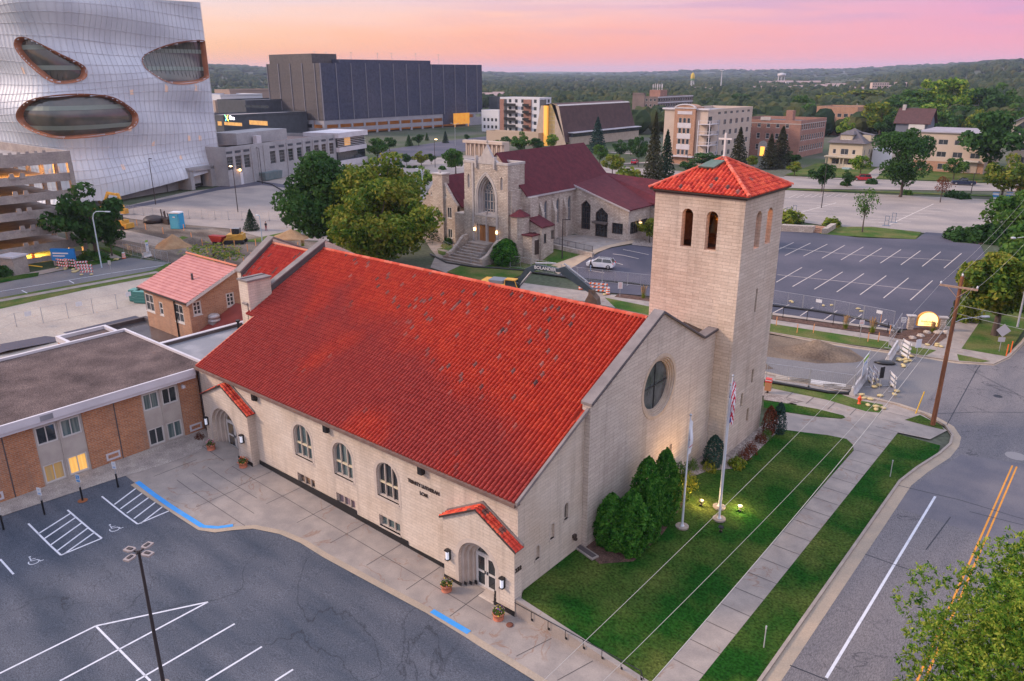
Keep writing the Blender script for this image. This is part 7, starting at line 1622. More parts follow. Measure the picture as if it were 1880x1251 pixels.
# --- street and garden trees,from pictures: (px,base,top,width,kind,leaf,label)
tl=[
 (178,474,332,116,'broad',L_dark,'large dark tree beside the corner of the concrete multi-storey'),(206,470,400,50,'broad',L_dark,'drooping lower tree right of the large garage tree'),
 (462,423,384,30,'spruce',L_con,'cone shaped evergreen standing alone on the concrete yard'),(527,419,390,17,'broad',L_dark,'tiny round tree on the yard left of the big oak'),
 (694,296,252,44,'broad',L_mid,'green tree right of the laboratory glass corner'),(715,278,251,26,'broad',L_dark,'dark tree beside the laboratory corner tree'),(751,268,248,17,'spruce',L_dark,'pointed tree along the pale garage wall'),
 (769,268,246,22,'broad',L_dark,'round dark tree along the pale garage wall'),(784,258,244,9,'spruce',L_dark,'smallest pointed tree along the pale garage wall'),(818,263,240,13,'spruce',L_con,'dark conifer left of the orange hoarding'),(857,260,246,11,'broad',L_dark,'little tree in front of the orange hoarding'),
 (747,305,281,20,'broad',L_dark,'small dark tree in the planted strip, left of its neighbours'),(774,305,277,30,'broad',L_yel,'light green tree in the middle of the planted strip'),(792,302,281,16,'broad',L_dark,'narrow dark tree at the right end of the planted strip'),
 (837,322,270,50,'broad',L_mid,'bright tree just left of the square stone tower'),(778,350,305,40,'broad',L_ash,'vivid green round tree left of the chimney gable'),
 (910,286,256,24,'broad',L_mid,'first of the garden trees behind the stone tower'),(927,275,249,24,'broad',L_dark,'darker garden tree by the columned pavilion'),(955,283,242,36,'broad',L_mid,'tallest garden tree in front of the flat hall'),(985,282,252,30,'broad',L_dark,'garden tree at the left foot of the A-frame gable'),(1011,276,245,28,'broad',L_ash,'garden tree under the orange lit window'),
 (1096,280,215,38,'spruce',L_blue,'tall blue spruce before the steep brown roof'),(1101,302,264,32,'broad',L_mid,'round green tree under the blue spruce'),(1124,324,281,40,'broad',L_yel,'yellow green tree behind the maroon ridge'),(1138,290,257,32,'broad',L_dark,'dark round tree right of the blue spruce'),(1158,286,254,20,'broad',L_dark,'small dark tree at the end of the brown roof'),(1172,306,248,30,'broad',L_dark,'tree left of the tall brownish conifer'),
 (1198,338,206,40,'conifer',L_conb,'tall thin brownish conifer, highest left of the apartment block'),(1221,334,238,38,'conifer',L_con,'second tall conifer touching the apartment block'),(1296,312,279,54,'broad',L_dark,'wide bush like tree under the white balconies'),(1262,316,292,32,'broad',L_dark,'low tree left of the tower roof tip'),
 (1358,205,171,54,'broad',L_dark,'big dark tree rising over the cream apartment roof'),(1354,308,234,38,'conifer',L_conb,'pine left of the arched entrance of the brick apartments'),(1411,310,246,34,'conifer',L_conb,'thinner pine right of the lit brick entrance'),(1431,308,232,44,'conifer',L_conb,'broadest pine in front of the brick apartments'),(1382,311,284,24,'broad',L_yel,'light green tree beside the lit brick entrance'),
 (1452,304,277,34,'broad',L_dark,'dark tree at the corner of the brick apartments'),(1458,322,296,32,'broad',L_yel,'light green street tree beyond the tower roof'),(1471,222,172,44,'broad',L_mid,'tree between the brick apartments and the tan flats'),(1514,200,170,64,'broad',L_yel,'wide yellow green tree over the tan flats'),(1569,200,163,86,'broad',L_maple,'wide golden green crown left of the hillside trees'),(1613,256,184,66,'broad',L_maple,'golden green tree right of the tan flats'),(1552,262,215,30,'broad',L_ash,'narrow green tree in front of the tan flats'),
 (1548,232,190,30,'broad',L_dark,'dark tree behind the two tall lamp poles'),(1660,232,160,72,'broad',L_mid,'first hillside tree, left of the highest crowns'),(1702,232,147,64,'broad',L_ash,'hillside tree with light green top over the maroon roof'),(1746,234,139,78,'broad',L_ash,'highest of the hillside trees'),(1795,236,156,60,'broad',L_dark,'dark hillside tree right of the highest one'),(1832,226,152,52,'broad',L_mid,'hillside tree nearest the right edge'),(1710,250,186,66,'broad',L_ash,'lower hillside tree behind the maroon roofed house'),(1762,250,190,66,'broad',L_dark,'lower hillside tree behind the cream block'),(1862,250,190,50,'broad',L_mid,'tree behind the grey gabled house'),
 (1811,326,198,98,'broad',L_dark,'very large dark tree covering the end of the cream block'),(1579,322,283,34,'broad',L_ash,'bright round tree in front of the foursquare house'),(1555,344,312,24,'broad',L_dark,'small street tree by the red car'),(1508,352,298,42,'broad',L_dark,'dark street tree left of the foursquare house'),(1750,330,288,38,'broad',L_mid,'small tree on the lawn of the cream block'),(1838,366,282,66,'broad',L_maple,'yellowing street tree near the pale building end'),(1870,368,300,36,'broad',L_maple,'yellowing street tree cut by the right edge'),(1726,372,322,30,'sparse',L_red,'thin reddish young tree beside the dark pickup'),
 (1583,427,343,46,'sparse',L_mid,'young thin tree on the grass island between the car parks'),(396,500,444,110,'sparse',L_maple,'bare open shrub like tree behind the pink roof'),
 (1478,236,188,42,'broad',L_mid,'tree behind the corner of the brick apartments'),(1440,228,196,36,'broad',L_dark,'dark tree over the brick apartments roof'),(1535,240,205,32,'broad',L_mid,'green tree before the tan flats balconies'),(1592,242,190,52,'broad',L_dark,'dark crown beside the golden tree right of the tan flats'),(1634,262,203,44,'broad',L_dark,'dark crown left of the maroon roofed house'),(1722,264,203,50,'broad',L_mid,'green crown just right of the maroon roofed house'),(1748,262,208,48,'broad',L_dark,'dark crown over the flat roof of the cream block'),(1778,262,200,48,'broad',L_maple,'golden crown behind the transformer pole'),(1684,240,186,50,'broad',L_mid,'green crown over the maroon roof ridge'),(1640,240,178,56,'broad',L_dark,'dark crown above the golden tree'),(1416,226,190,36,'broad',L_dark,'dark tree behind the brick apartments chimney'),
 (1862,214,192,20,'column',L_mid,'clipped cone of hedge at the right edge, lower one'),(1846,212,190,18,'column',L_mid,'clipped cone of hedge left of its neighbour'),(1800,222,195,18,'column',L_mid,'slender hedge cone by the pole transformer'),
]
for k,(px,by,ty,w,kd,lf,lb) in enumerate(tl):
    nm={'conifer': 'pine_tree','spruce': 'spruce_tree','column': 'hedge_cone','sparse': 'young_tree','broad': 'street_tree'}[kd]
    T_(nm,lb,px,by,ty,w,kd,lf,k % 3,group={'conifer': 'tall conifers','broad': 'town trees','sparse': 'thin young trees','spruce': 'spruces','column': 'clipped hedge cones'}[kd])
for k,(px,by,w,lb) in enumerate(((738,308,9,'dark ball shrub left of the others in the planted strip'),(751,309,9,'second ball shrub in the planted strip'),(762,309,8,'third ball shrub in the planted strip'),(730,303,14,'flat low shrub behind the ball shrubs'),(812,312,12,'low shrub near the columned pavilion'),(855,438,0,''),(826,420,0,''),(1530,415,22,'low clipped shrub on the grass island'),(1552,341,14,'low shrub under the small street tree'),(1600,338,16,'spreading shrub behind the red car'),(1665,358,16,'green shrub at the foot of the ragged oak'),(1748,362,20,'left shrub of the kerbed island'),(1765,365,20,'right shrub of the kerbed island'),(135,489,22,'round dark shrub beside the blue sign'),(8,505,30,'big dark shrub at the garage entrance'),(165,476,26,'dark shrub by the garage column foot'),(185,476,24,'reddish dark shrub by the street lamp'),(1450,408,40,'clipped hedge on the stone wall by the tower'),(1525,416,26,'second clipped hedge right of the brick steps'),(1152,336,46,'low bright shrub on the far side of the maroon roof'),(826,446,20,'round dark shrub at the stone church forecourt'))):
    if w: T_('shrub',lb,px,by,by-w*.55,w,'shrub',[L_dark,L_mid,L_dark][k % 3] if k not in (17,18,19) else L_yel,k % 4,cat='shrub',n=500,size=.2,group='low town shrubs')
# feather grasses
def grass_clump(label,px,by,ty,w):
    P,h,wd=pt(px,by,ty,w); o=thing('feather_grass',label,'grass clump',P,group='feather grass clumps'); R=np.random.RandomState(int(px)); g=MB()
    for k in range(90):
        a=R.rand()*2*PI; r=R.rand()*wd*.22; t=R.rand()*wd*.42; p=V3((cos(a)*r,sin(a)*r,0)); q=p+V3((cos(a)*t,sin(a)*t,h*(.4+.35*R.rand()))); s=V3((-sin(a),cos(a),0))*.02; g.add([p-s,p+s,q],[(0,1,2)])
    pf('blades',g,L_yel,o); g=MB()
    for k in range(60):
        a=R.rand()*2*PI; r=R.rand()*wd*.2; t=r+R.rand()*wd*.25; z=h*(.6+.4*R.rand()); p=V3((cos(a)*t*.7,sin(a)*t*.7,z*.55)); q=V3((cos(a)*t,sin(a)*t,z)); s=V3((-sin(a),cos(a),0))*.035; g.add([p-s*.4,p+s*.4,q+s,q-s],[(0,1,2,3)])
    pf('plumes',g,L_str,o)
for a in (('feather grass clump left of the small notice',1552,604,578,18),('feather grass clump right of the small notice',1601,611,582,20),('feather grass clump near the striped barrels',1181,548,524,16),('feather grass clump beside the lit sign',1712,610,590,14),('feather grass clump on the dug ground left of the oak',556,452,440,12)): grass_clump(*a)
# --- the wooded valley beyond: far too many crowns to count
def forest():
    R=np.random.RandomState(3); base=[]
    g=MB(); g.ball((0,0,0),1,u=9,w=6); V0=np.array([tuple(v) for v in g.v]); F0=g.f
    P=[]
    for k in range(15000):
        r=330+(R.rand()**1.15)*2300; a=math.degrees(YAW)+(R.rand()-.5)*88; x=r*cos(rad(a)); y=r*sin(rad(a)); rel=math.degrees(YAW)-a
        if r < 560 and (rel < 6 or r < 400): continue
        if noise.noise(V3((x*.006,y*.006,0))) < -.22: continue
        P.append((x,y,4.6*(.7+.7*R.rand()),10*(.75+.5*R.rand())))
    for k in range(5000):
        r=2600+(R.rand())*4200; a=rad(math.degrees(YAW)+(R.rand()-.5)*84); x,y=r*cos(a),r*sin(a)
        P.append((x,y,17*(.7+.8*R.rand()),13*(.7+.6*R.rand())))
    n=len(P); m=len(V0); VV=np.zeros((n,m,3))
    for k,(x,y,w,h) in enumerate(P):
        a=R.rand()*6.28; c,s=cos(a),sin(a); v=V0*(1+.34*(R.rand(m,1)-.5)); vx,vy=v[:,0]*c-v[:,1]*s,v[:,0]*s+v[:,1]*c
        VV[k]=np.stack([x+vx*w,y+vy*w,hill(x,y)+h*.52+v[:,2]*h*.5],1)
    verts=VV.reshape(-1,3)
    fs=[]
    for k in range(n): fs += [[i+k*m for i in f] for f in F0]
    me=bpy.data.meshes.new('woodland'); me.from_pydata(verts.tolist(),[],fs); me.materials.append(leafmat('woodland_crowns',(.018,.040,.018),(.050,.075,.026),.05,(.085,.09,.03)))
    o=bpy.data.objects.new('woodland',me); C.objects.link(o); o['kind']='stuff'; o['label']='wooded valley and hills beyond the town'
forest()
# ================================================================ STREET FURNITURE,SIGNS,LAMPS
m_pole=mat('galvanised_pole',(.42,.43,.46),(.34,.35,.38),scale=3,rough=.45,metal=.4)
m_dark=mat('dark_bronze_pole',(.045,.035,.035),rough=.5)
m_signw=mat('sign_white',(.62,.62,.64),rough=.5); m_signb=mat('sign_blue',(.03,.22,.52),rough=.4)
m_orange=mat('safety_orange',(.72,.13,.03),rough=.5); m_redd=mat('sign_red',(.55,.05,.04),rough=.5)
m_sbag=mat('sandbag',(.55,.44,.22),(.45,.36,.19),scale=6,rough=1)
# four-headed car park light
P=G(303,1270); T=thing('car_park_light','tall dark car park lamp post with four flat lamp heads','light pole',P,rad(20))
hp=hz(258,1010,P)-P.z
g=MB(); g.cyl((0,0,0),(0,0,hp),.095,.06,12); pf('pole',g,m_dark,T)
g=MB(); g.cyl((0,0,0),(0,0,.5),.28,.28,16); pf('footing',g,m_conc,T)
for k in range(4):
    g=MB(); g.X=Matrix.Rotation(PI/2*k,4,'Z'); g.box(.08,.30,-.03,.03,hp-.12,hp-.05,1); g.prism([(.26,-.13),(.40,-.19),(.74,-.16),(.74,.16),(.40,.19),(.26,.13)],hp-.10,hp-.02,0); g.box(.36,.62,-.07,.07,hp-.02,hp+.015,1)
    pf('lamp_head',g,[mat('grey_housing',(.30,.25,.24),rough=.5),m_dark],T)
# accessible bay signs on black posts
def bay_sign(label,px,by,blue,rust=False):
    P=G(px,by); T=thing('parking_sign',label,'sign',P,rad(28),'parking signs along the brick wing')
    g=MB(); g.cyl((0,0,0),(0,0,1.05),.06,n=8); pf('bollard',g,m_black,T)
    g=MB(); g.cyl((0,0,1.0),(0,0,2.0),.022,n=6); pf('post',g,m_pole,T)
    g=MB(); g.box(-.16,.16,-.035,-.02,1.45,2.0,0)
    if blue:
        g.box(-.13,.13,-.04,-.035,1.66,1.96,1); g.ball((-.01,-.04,1.9),.025,0); g.tube([(0,-.045,1.87),(0,-.045,1.79),(.05,-.045,1.78),(.075,-.045,1.71)],.012,4,0); g.tube([(.05*cos(t),-.045,1.755+.055*sin(t)) for t in [rad(150+i*30) for i in range(8)]],.01,4,0); g.box(-.13,.13,-.04,-.035,1.48,1.6,1)
    else:
        g.tube([(.05*cos(t),-.04,1.85+.05*sin(t)) for t in [i*PI/5 for i in range(11)]],.008,4,1); g.box(-.1,.1,-.04,-.036,1.58,1.62,1); g.box(-.1,.1,-.04,-.036,1.52,1.55,1)
    pf('sign_plate',g,[m_signw,m_signb],T)
    if rust: g=MB(); g.lathe([(.32,.035),(.3,.05)],12); pf('rust_stain',g,mat('rust_stain',(.25,.09,.04),rough=1),T)
bay_sign('white sign on a black post, third from the church porch',82,945,False); bay_sign('blue wheelchair sign on a black post standing in a rust stain',152,920,True,True); bay_sign('white sign on a black post nearest the church porch',217,895,False); bay_sign('blue wheelchair sign on a black post at the left edge',7,973,True)
# flower pots
def pot(label,px,by,cols,r=.3):
    P=G(px,by); T=thing('flower_pot',label,'flower pot',P,0,'terracotta pots by the doors'); g=MB(); g.lathe([(r*.75,0),(r*1.0,.04),(r*.95,.05),(r*1.0,.35),(r*1.12,.36),(r*1.12,.44),(r*.98,.44),(r*.9,.38),(.02,.38)],18); pf('pot',g,m_terra,T)
    n=220; d=RS.normal(size=(n,3)); d[:,2]=np.abs(d[:,2]); d /= np.linalg.norm(d,axis=1)[:,None]; Pp=d*np.array([r*1.25,r*1.25,.42])*(.5+.5*RS.rand(n,1))+np.array([0,0,.40]); pf('foliage',quads('foliage',Pp,d,.05,L_mid),L_mid,T)
    n=60; d=RS.normal(size=(n,3)); d[:,2]=np.abs(d[:,2])+.3; d /= np.linalg.norm(d,axis=1)[:,None]; m_=mat('petals_'+label.split()[0],cols[0],cols[1],scale=9,rough=.8,lo=.45,hi=.55)
    pf('flowers',quads('flowers',d*np.array([r*1.3,r*1.3,.46])+np.array([0,0,.40]),d,.045,m_),m_,T)
pot('pink flowering terracotta pot left of the far porch door',388,826,((.7,.12,.22),(.6,.3,.35))); pot('red flowering terracotta pot right of the far porch',447,858,((.6,.05,.04),(.7,.2,.05)))
pot('yellow flowering terracotta pot left of the near porch door',820,1085,((.6,.42,.05),(.15,.06,.16))); pot('purple and yellow flowering terracotta pot at the near porch corner',915,1137,((.65,.5,.05),(.25,.1,.4)))
T_('heuchera','small dark red plant in the gravel near the far porch',367,806,795,14,'shrub',L_red,2,cat='plant',n=300,size=.05)
P=G(936,1149); g=MB(); g.lathe([(.2,0),(.2,.04),(.12,.06),(.01,.06)],14); sf('drain_cover',g,mat('rusty_iron',(.20,.07,.04),(.12,.05,.04),scale=12,rough=.9),'small rusty round cover set in the paving by the church corner','drain cover',loc=P+V3((0,0,.03)))
# retaining wall with handrail
g=MB(); yb=26.95; pts_=[(-22.18,1.08),(-14.0,.12)]
g.extr([(-22.18,yb,0),(-13.95,yb,0),(-13.95,yb,.16),(-22.18,yb,1.12)],(0,.32,0)); T=thing('retaining_wall','low tapering concrete retaining wall with black handrail at the lawn edge','retaining wall',(-18,27,0)); part('wall',g,m_conc,T)
g=MB(); g.tube([(-22.15,yb-.10,1.0),(-21.5,yb-.1,.98),(-14.3,yb-.10,.93),(-14.1,yb-.1,.5)],.024,8)
for k in range(7): x=-21.0+k*1.12; g.tube([(x,yb-.10,.96),(x,yb-.10,.42),(x,yb-.02,.38)],.018,6); g.box(x-.05,x+.05,yb-.03,yb-.002,.32,.46)
part('handrail',g,m_black,T)
P=G(1075,1015); g=MB(); g.box(-.28,.28,-.85,.85,0,.10,0); g.box(-.16,.16,-.75,.8,.10,.13,1); sf('splash_block',g,[m_conc,m_copeD],'pale concrete splash block lying on the lawn below the wall vent','splash block',loc=(P.x,P.y,Z(P.x,P.y)+.03),rz=1.35)
# flagpoles,flags,floodlights
def flag_mesh(g,x0,z1,w,h,drop,n=14,fold=.12,cloth=None):
    pass
def flagpole(label,px,by,topx,topy,rz):
    P=G(px,by); P.z += .05; H=hz(topx,topy,P)-P.z; T=thing('flagpole',label,'flagpole',P,rz,'flagpoles on the lawn')
    g=MB(); g.cyl((0,0,0),(0,0,.1),.42,.42,24); pf('base',g,m_conc,T)
    g=MB(); g.cyl((0,0,.1),(0,0,H-.1),.075,.04,12); g.cyl((0,0,.1),(0,0,.22),.14,.09,12); pf('pole',g,mat('white_pole',(.58,.60,.66),rough=.3),T)
    g=MB(); g.ball((0,0,H-.02),.085,u=12,w=8); pf('finial',g,m_pole,T); return P,H
fl=[flagpole('left flagpole with a limp white flag by the tall arborvitaes',1252,969,1270,762,0),flagpole('tallest flagpole in the middle, flying the stars and stripes',1320,955,1350,690,0),flagpole('rear flagpole with a dark blue flag, behind the tallest one',1320,933,1343,706,0)]
def limp_flag(name,label,P,H,drop,mats,mfun,width=.55,seed=1):
    R=random.Random(seed); g=MB(); nu,nz=22,26; vs=[]
    for j in range(nz+1):
        t=j/nz; z=H-.25-drop*t
        for i in range(nu+1):
            u=i/nu; wdt=width*(.25+.75*sin(min(1,t*1.3)*PI*.6)); a=u*9+t*2.0
            vs.append((.08+u*wdt*.9+.03*sin(t*9+u*4),.11*sin(a)*(.3+u)+.03*sin(t*7+seed),z-.35*u*u-.1*sin(u*6+t*3)))
    for j in range(nz):
        for i in range(nu): g.add([vs[j*(nu+1)+i],vs[j*(nu+1)+i+1],vs[(j+1)*(nu+1)+i+1],vs[(j+1)*(nu+1)+i]],[(0,1,2,3)],mfun(i/nu,j/nz),True)
    return sf(name,g,mats,label,'flag',loc=P,rz=rad(-40))
fr,fw,fb=mat('flag_red',(.50,.02,.05),rough=.8),mat('flag_white',(.66,.66,.70),rough=.8),mat('flag_blue',(.03,.05,.22),rough=.8)
def us(u,t): return 2 if (u < .42 and t < .54) and not (int(u*26) % 3 == 1 and int(t*30) % 3 == 1) else (1 if (u < .42 and t < .54) else (0 if int((u*.9+t*.75)*13) % 2 else 1))
limp_flag('flag','red white and blue stars and stripes flag hanging limp on the tallest pole',fl[1][0],fl[1][1],2.5,[fr,fw,fb],us,.55,1)
limp_flag('flag','dark blue state flag with a white emblem hanging on the rear pole',fl[2][0],fl[2][1],1.9,[fb,fw,fr],lambda u,t: 1 if (u-.5)**2+(t-.5)**2 < .05 else 0,.42,2)
limp_flag('flag','white flag with a small blue and red corner hanging on the left pole',fl[0][0],fl[0][1],1.9,[fw,fb,fr],lambda u,t: (1 if t > .72 and u < .35 else (2 if t > .66 and u > .35 and t < .72 else 0)),.3,3)
def flood(label,px,by,e,col,st,aim):
    P=G(px,by); P.z += .05; T=thing('floodlight',label,'floodlight',P,aim,'floodlights on the lawn'); g=MB(); g.cyl((0,0,0),(0,0,.12),.1,n=10); g.tube([(0,0,.1),(0,0,.28)],.025); pf('stand',g,m_black,T)
    g=MB(); g.X=Matrix.Translation((0,0,.36)) @ Matrix.Rotation(rad(-50),4,'X'); g.box(-.15,.15,-.05,.1,-.1,.1,0); g.box(-.12,.12,.10,.115,-.08,.08,1); pf('head',g,[m_black,mat('flood_lens_%g' % st,(1,.9,.7),emit=col,estr=st)],T)
    if e: 
        l_=bpy.data.lights.new('flood_lamp','POINT'); l_.energy=e; l_.color=col; l_.shadow_soft_size=.1; o_=bpy.data.objects.new('flood_lamp',l_); C.objects.link(o_); o_.location=P+V3((0,0,.62))
flood('lit floodlight left of the tallest flagpole, by the yellowish shrub',1287,930,110,(1,.66,.30),60,0); flood('brightest lit floodlight between the tallest flagpole and the sidewalk',1358,940,160,(1,.70,.34),80,.5); flood('dim pinkish floodlight in front of the tallest flagpole',1323,978,0,(1,.35,.35),3,0)
# a spot washing the gable with warm light
sl=bpy.data.lights.new('gable_wash','SPOT'); so=bpy.data.objects.new('gable_wash',sl); C.objects.link(so); p=G(1287,930); so.location=(p.x,p.y,p.z+.7); so.rotation_euler=(V3((GX,43.5,6.0))-so.location).to_track_quat('-Z','Y').to_euler(); sl.energy=700; sl.color=(1,.55,.22); sl.spot_size=rad(95); sl.spot_blend=.9; sl.shadow_soft_size=.15
# utility pole
P=G(1712,781); P.z=0; T=thing('utility_pole','tall leaning wooden utility pole with crossarm at the street corner','utility pole',P)
Ht=12.9; lean=lambda z: V3((.02*z*.4,0,z))
g=MB(); g.cyl((0,0,-.2),lean(Ht),.20,.13,14); pf('pole',g,mat('reddish_pole_wood',(.30,.12,.055),(.16,.065,.035),scale=2.2,rough=.95,bump=.6,bscale=8,stretch=(3,3,.25),speck=.3,sscale=9),T)
g=MB(); g.box(-1.35,1.35,-.20,-.07,11.95,12.10); ca=pf('crossarm',g,mat('weathered_wood',(.40,.26,.19),(.30,.20,.15),scale=5,rough=1),T)
g=MB(); g.tube([(-.75,-.16,11.95),(0,-.16,11.2)],.03); g.tube([(.75,-.16,11.95),(0,-.16,11.2)],.03); pf('brace',g,_m['weathered_wood'],ca)
for x,z in ((-1.28,12.1),(1.28,12.1),(.1,Ht)): g=MB(); g.lathe([(.03,0),(.07,.05),(.08,.14),(.04,.22),(.01,.25)],10,0,(x,-.13 if z < 12.5 else 0,z)); pf('insulator',g,mat('porcelain',(.6,.6,.62),rough=.2),T)
g=MB(); g.tube([(.17,0,1),(.17,0,10.8)],.03); g.box(-.17,.17,.1,.32,10.5,10.9); pf('conduit',g,m_dark,T)
g=MB(); g.tube([(0,0,9.0),(.6,.6,9.35),(1.7,1.7,9.5)],.035,r1=.03); g.X=Matrix.Translation((1.95,1.95,9.48)) @ Matrix.Rotation(PI/4,4,'Z'); g.prism([(-.36,-.1),(-.2,-.16),(.3,-.12),(.36,0),(.3,.12),(-.2,.16),(-.36,.1)],-.06,.05); pf('street_lamp_arm',g,m_pole,T)
def wire(label,a,b,sag,r=.0085,name='wire'):
    g=MB(); a=Vector(a); b=Vector(b); g.tube([a.lerp(b,t)-V3((0,0,sag*4*t*(1-t))) for t in [i/20 for i in range(21)]],r,4); return single(name,g,mat('pale_wire',(.45,.42,.38),rough=.5),label,'wire','overhead wires',loc=a)
u=P
wire('upper overhead wire over the lawn from the left end of the crossarm',(u.x-1.28,u.y,12.2),(-10.9,2,11.2),.75); wire('second overhead wire over the lawn from the right end of the crossarm',(u.x+1.0,u.y,12.2),(-10.2,2,10.9),1.3); wire('lowest overhead cable crossing the lawn near the sidewalk',(u.x,u.y,9.6),(-10.4,2,7.6),1.2,.018)
wire('wire from the left crossarm end to the street trees',(u.x-1.28,u.y,12.2),(-12.6,125,13.5),.6); wire('wire from the right crossarm end to the street trees',(u.x+1.28,u.y,12.2),(-9.6,122,11.8),.8); wire('wire from the pole top into the street trees',(u.x,u.y,13.1),(-11.2,124,14.6),.5)
wire('low cable from the pole to the right edge, upper one',(u.x,u.y,10.6),(14,72,9.9),.5,.018); wire('low cable from the pole to the right edge, lower one',(u.x,u.y,9.9),(14,72,8.6),.6,.018); wire('stay wire from the pole down to the sandbags by the lit sign',(u.x,u.y,10.3),G(1718,628),.1)
P=G(1905,560); g=MB(); g.tube([(1.6,0,8.5),(.7,0,9.2),(0,0,9.0)],.04); g.X=Matrix.Translation((-.35,0,8.95)); g.lathe([(.05,.12),(.2,.08),(.26,-.02),(.18,-.1),(.02,-.12)],12); g.X=Matrix(); g.cyl((1.6,0,0),(1.6,0,8.6),.1,.08); sf('street_lamp',g,m_pole,'street lamp head reaching in from the right edge among the tree crowns','street lamp',loc=onx(1868,440,-12)-V3((0,0,onx(1868,440,-12).z)) if False else V3((onx(1868,438,-9.6).x,onx(1868,438,-9.6).y,onx(1868,438,-9.6).z-8.95)))
# hydrant,marker posts,parcel box
P=G(1577,742); g=MB(); g.lathe([(.17,0),(.17,.06),(.12,.08),(.12,.55),(.16,.57),(.16,.63),(.11,.66),(.08,.76),(.03,.80),(.03,.86),(.01,.86)],14); g.cyl((-.22,0,.45),(.22,0,.45),.055,n=8); g.cyl((0,-.2,.40),(0,0,.40),.075,n=8); sf('fire_hydrant',g,mat('hydrant_orange',(.75,.10,.03),rough=.4),'orange red fire hydrant on the verge by the closed side street','hydrant',loc=P)
P=G(1681,760); g=MB(); g.tube([(0,0,0),(.28,.5,2.0)],.05,8); sf('guy_marker',g,mat('marker_yellow',(.70,.42,.03),rough=.5),'leaning yellow guy wire marker at the kerb beside the utility pole','marker post',loc=P)
for px,by,lb in ((1402,1190,'thin white post in the verge nearest the camera'),(1634,876,'thin white post in the verge near the street corner')):
    P=G(px,by); g=MB(); g.cyl((0,0,0),(0,0,1.35),.03,n=8); g.box(-.035,.035,-.035,.035,1.2,1.38); sf('marker_post',g,mat('faded_white',(.42,.42,.42),rough=.6),lb,'marker post','white posts in the verge',loc=P)
P=G(1409,722); T=thing('parcel_box','tan box with a red lid on a post behind the bell tower','parcel box',P,.2); g=MB(); g.box(-.28,.28,-.25,.25,.3,1.15); pf('body',g,mat('tan_box',(.42,.20,.10),rough=.6),T); g=MB(); g.box(-.3,.3,-.27,.27,1.15,1.28,0); g.box(-.26,.26,-.23,.23,1.28,1.38,1); g.box(-.27,.27,-.24,.24,1.38,1.46,0); pf('lid',g,[m_redd,m_signw],T); g=MB(); g.box(-.08,.08,-.08,.08,0,.3); pf('leg',g,m_dark,T)
# spoil heaps
def heap(label,px,by,w,d,h,m,seed=1,rz=0,name='soil_heap'):
    P=G(px,by); g=MB(); n,k=26,9; vs=[(0,0,h)]
    for j in range(1,k+1):
        r=j/k
        for i in range(n):
            a=2*PI*i/n; nz_=noise.noise(V3((cos(a)*1.6+seed,sin(a)*1.6,r*3))); q=r*(1+.22*nz_); vs.append((cos(a)*w/2*q,sin(a)*d/2*q,max(-.05,h*(1-r)**1.15+.12*h*noise.noise(V3((cos(a)*r*4,sin(a)*r*4,seed)))*(1-r*.6)) if j < k else -.05))
    g.add(vs,[(0,1+i,1+(i+1) % n) for i in range(n)],0,True); g.add(vs,[(1+(j-1)*n+i,1+j*n+i,1+j*n+(i+1) % n,1+(j-1)*n+(i+1) % n) for j in range(1,k) for i in range(n)],0,True)
    return sf(name,g,m,label,'soil heap','heaps of spoil',loc=P+V3((0,0,.03)),rz=rz)
heap('large brown spoil heap in the closed side street behind the tower',1500,650,8.6,4.4,1.6,m_soil,2,.25); heap('low pale end of the spoil heap nearest the barriers',1535,652,5,3.4,.8,m_soil,5,.2)
heap('orange brown sand heap beside the haul road',318,452,7.5,6,2.1,m_sand,3); heap('small tan sand heap beyond the chancel roof',535,436,7.5,6,1.5,m_sand,4); heap('low dark spoil heap beside the sand',352,446,8,6,1.0,m_soilD,6)
# temporary fencing
m_mesh_f=mat('fence_mesh',(.40,.41,.44),rough=.5,metal=.3)
_fm=None
def fence_panel(w=3.2,h=1.85):
    fr_=MB(); r=.022
    for x in (-w/2+.03,w/2-.03,0): fr_.tube([(x,0,.12 if x else .12),(x,0,h)],r if x else .014,5)
    for z in (.15,h-.02): fr_.tube([(-w/2+.03,0,z),(w/2-.03,0,z)],r,5)
    for x in (-w/2,w/2): fr_.box(x-.05,x+.05,-.35,.35,0,.06)
    ms=MB(); k=0; x=-w/2+.1
    while x < w/2: ms.add([(x,0,.15),(x+.006,0,.15),(x+.006,0,h),(x,0,h)],[(0,1,2,3)]); x += .13
    z=.25
    while z < h: ms.add([(-w/2,.002,z),(w/2,.002,z),(w/2,.002,z+.006),(-w/2,.002,z+.006)],[(0,1,2,3)]); z += .13
    return mesh_of('frame',fr_,[m_pole]),mesh_of('mesh',ms,[m_mesh_f])
FM=fence_panel()
def fence_run(where,pts,group,sign=None,sleeve=False,n0=0):
    k=0; words=['first','second','third','fourth','fifth','sixth','seventh','eighth','ninth','tenth','eleventh','twelfth','thirteenth','fourteenth','fifteenth','sixteenth','seventeenth','eighteenth','nineteenth','twentieth','last but one','last']
    for a,b in zip(pts,pts[1:]):
        a=V3((a.x,a.y,0)); b=V3((b.x,b.y,0)); m_=max(1,round((b-a).length/3.25)); d=(b-a)/m_
        for i in range(m_):
            c=a+d*(i+.5); o=thing('fence_panel','%s panel from the left of the fence %s' % (words[min(k,21)],where),'fence',(c.x,c.y,Z(c.x,c.y)+.03),math.atan2(d.y,d.x),group); o.scale=(d.length/3.2,1,1); k += 1
            for nm,me in zip(('frame','mesh'),FM): q=bpy.data.objects.new(nm,me); C.objects.link(q); q.parent=o
            if sign and i % sign == 1:
                s_=MB(); s_.box(-.3,.3,-.03,-.01,1.2,1.6); pf('notice',s_,m_signw,o)
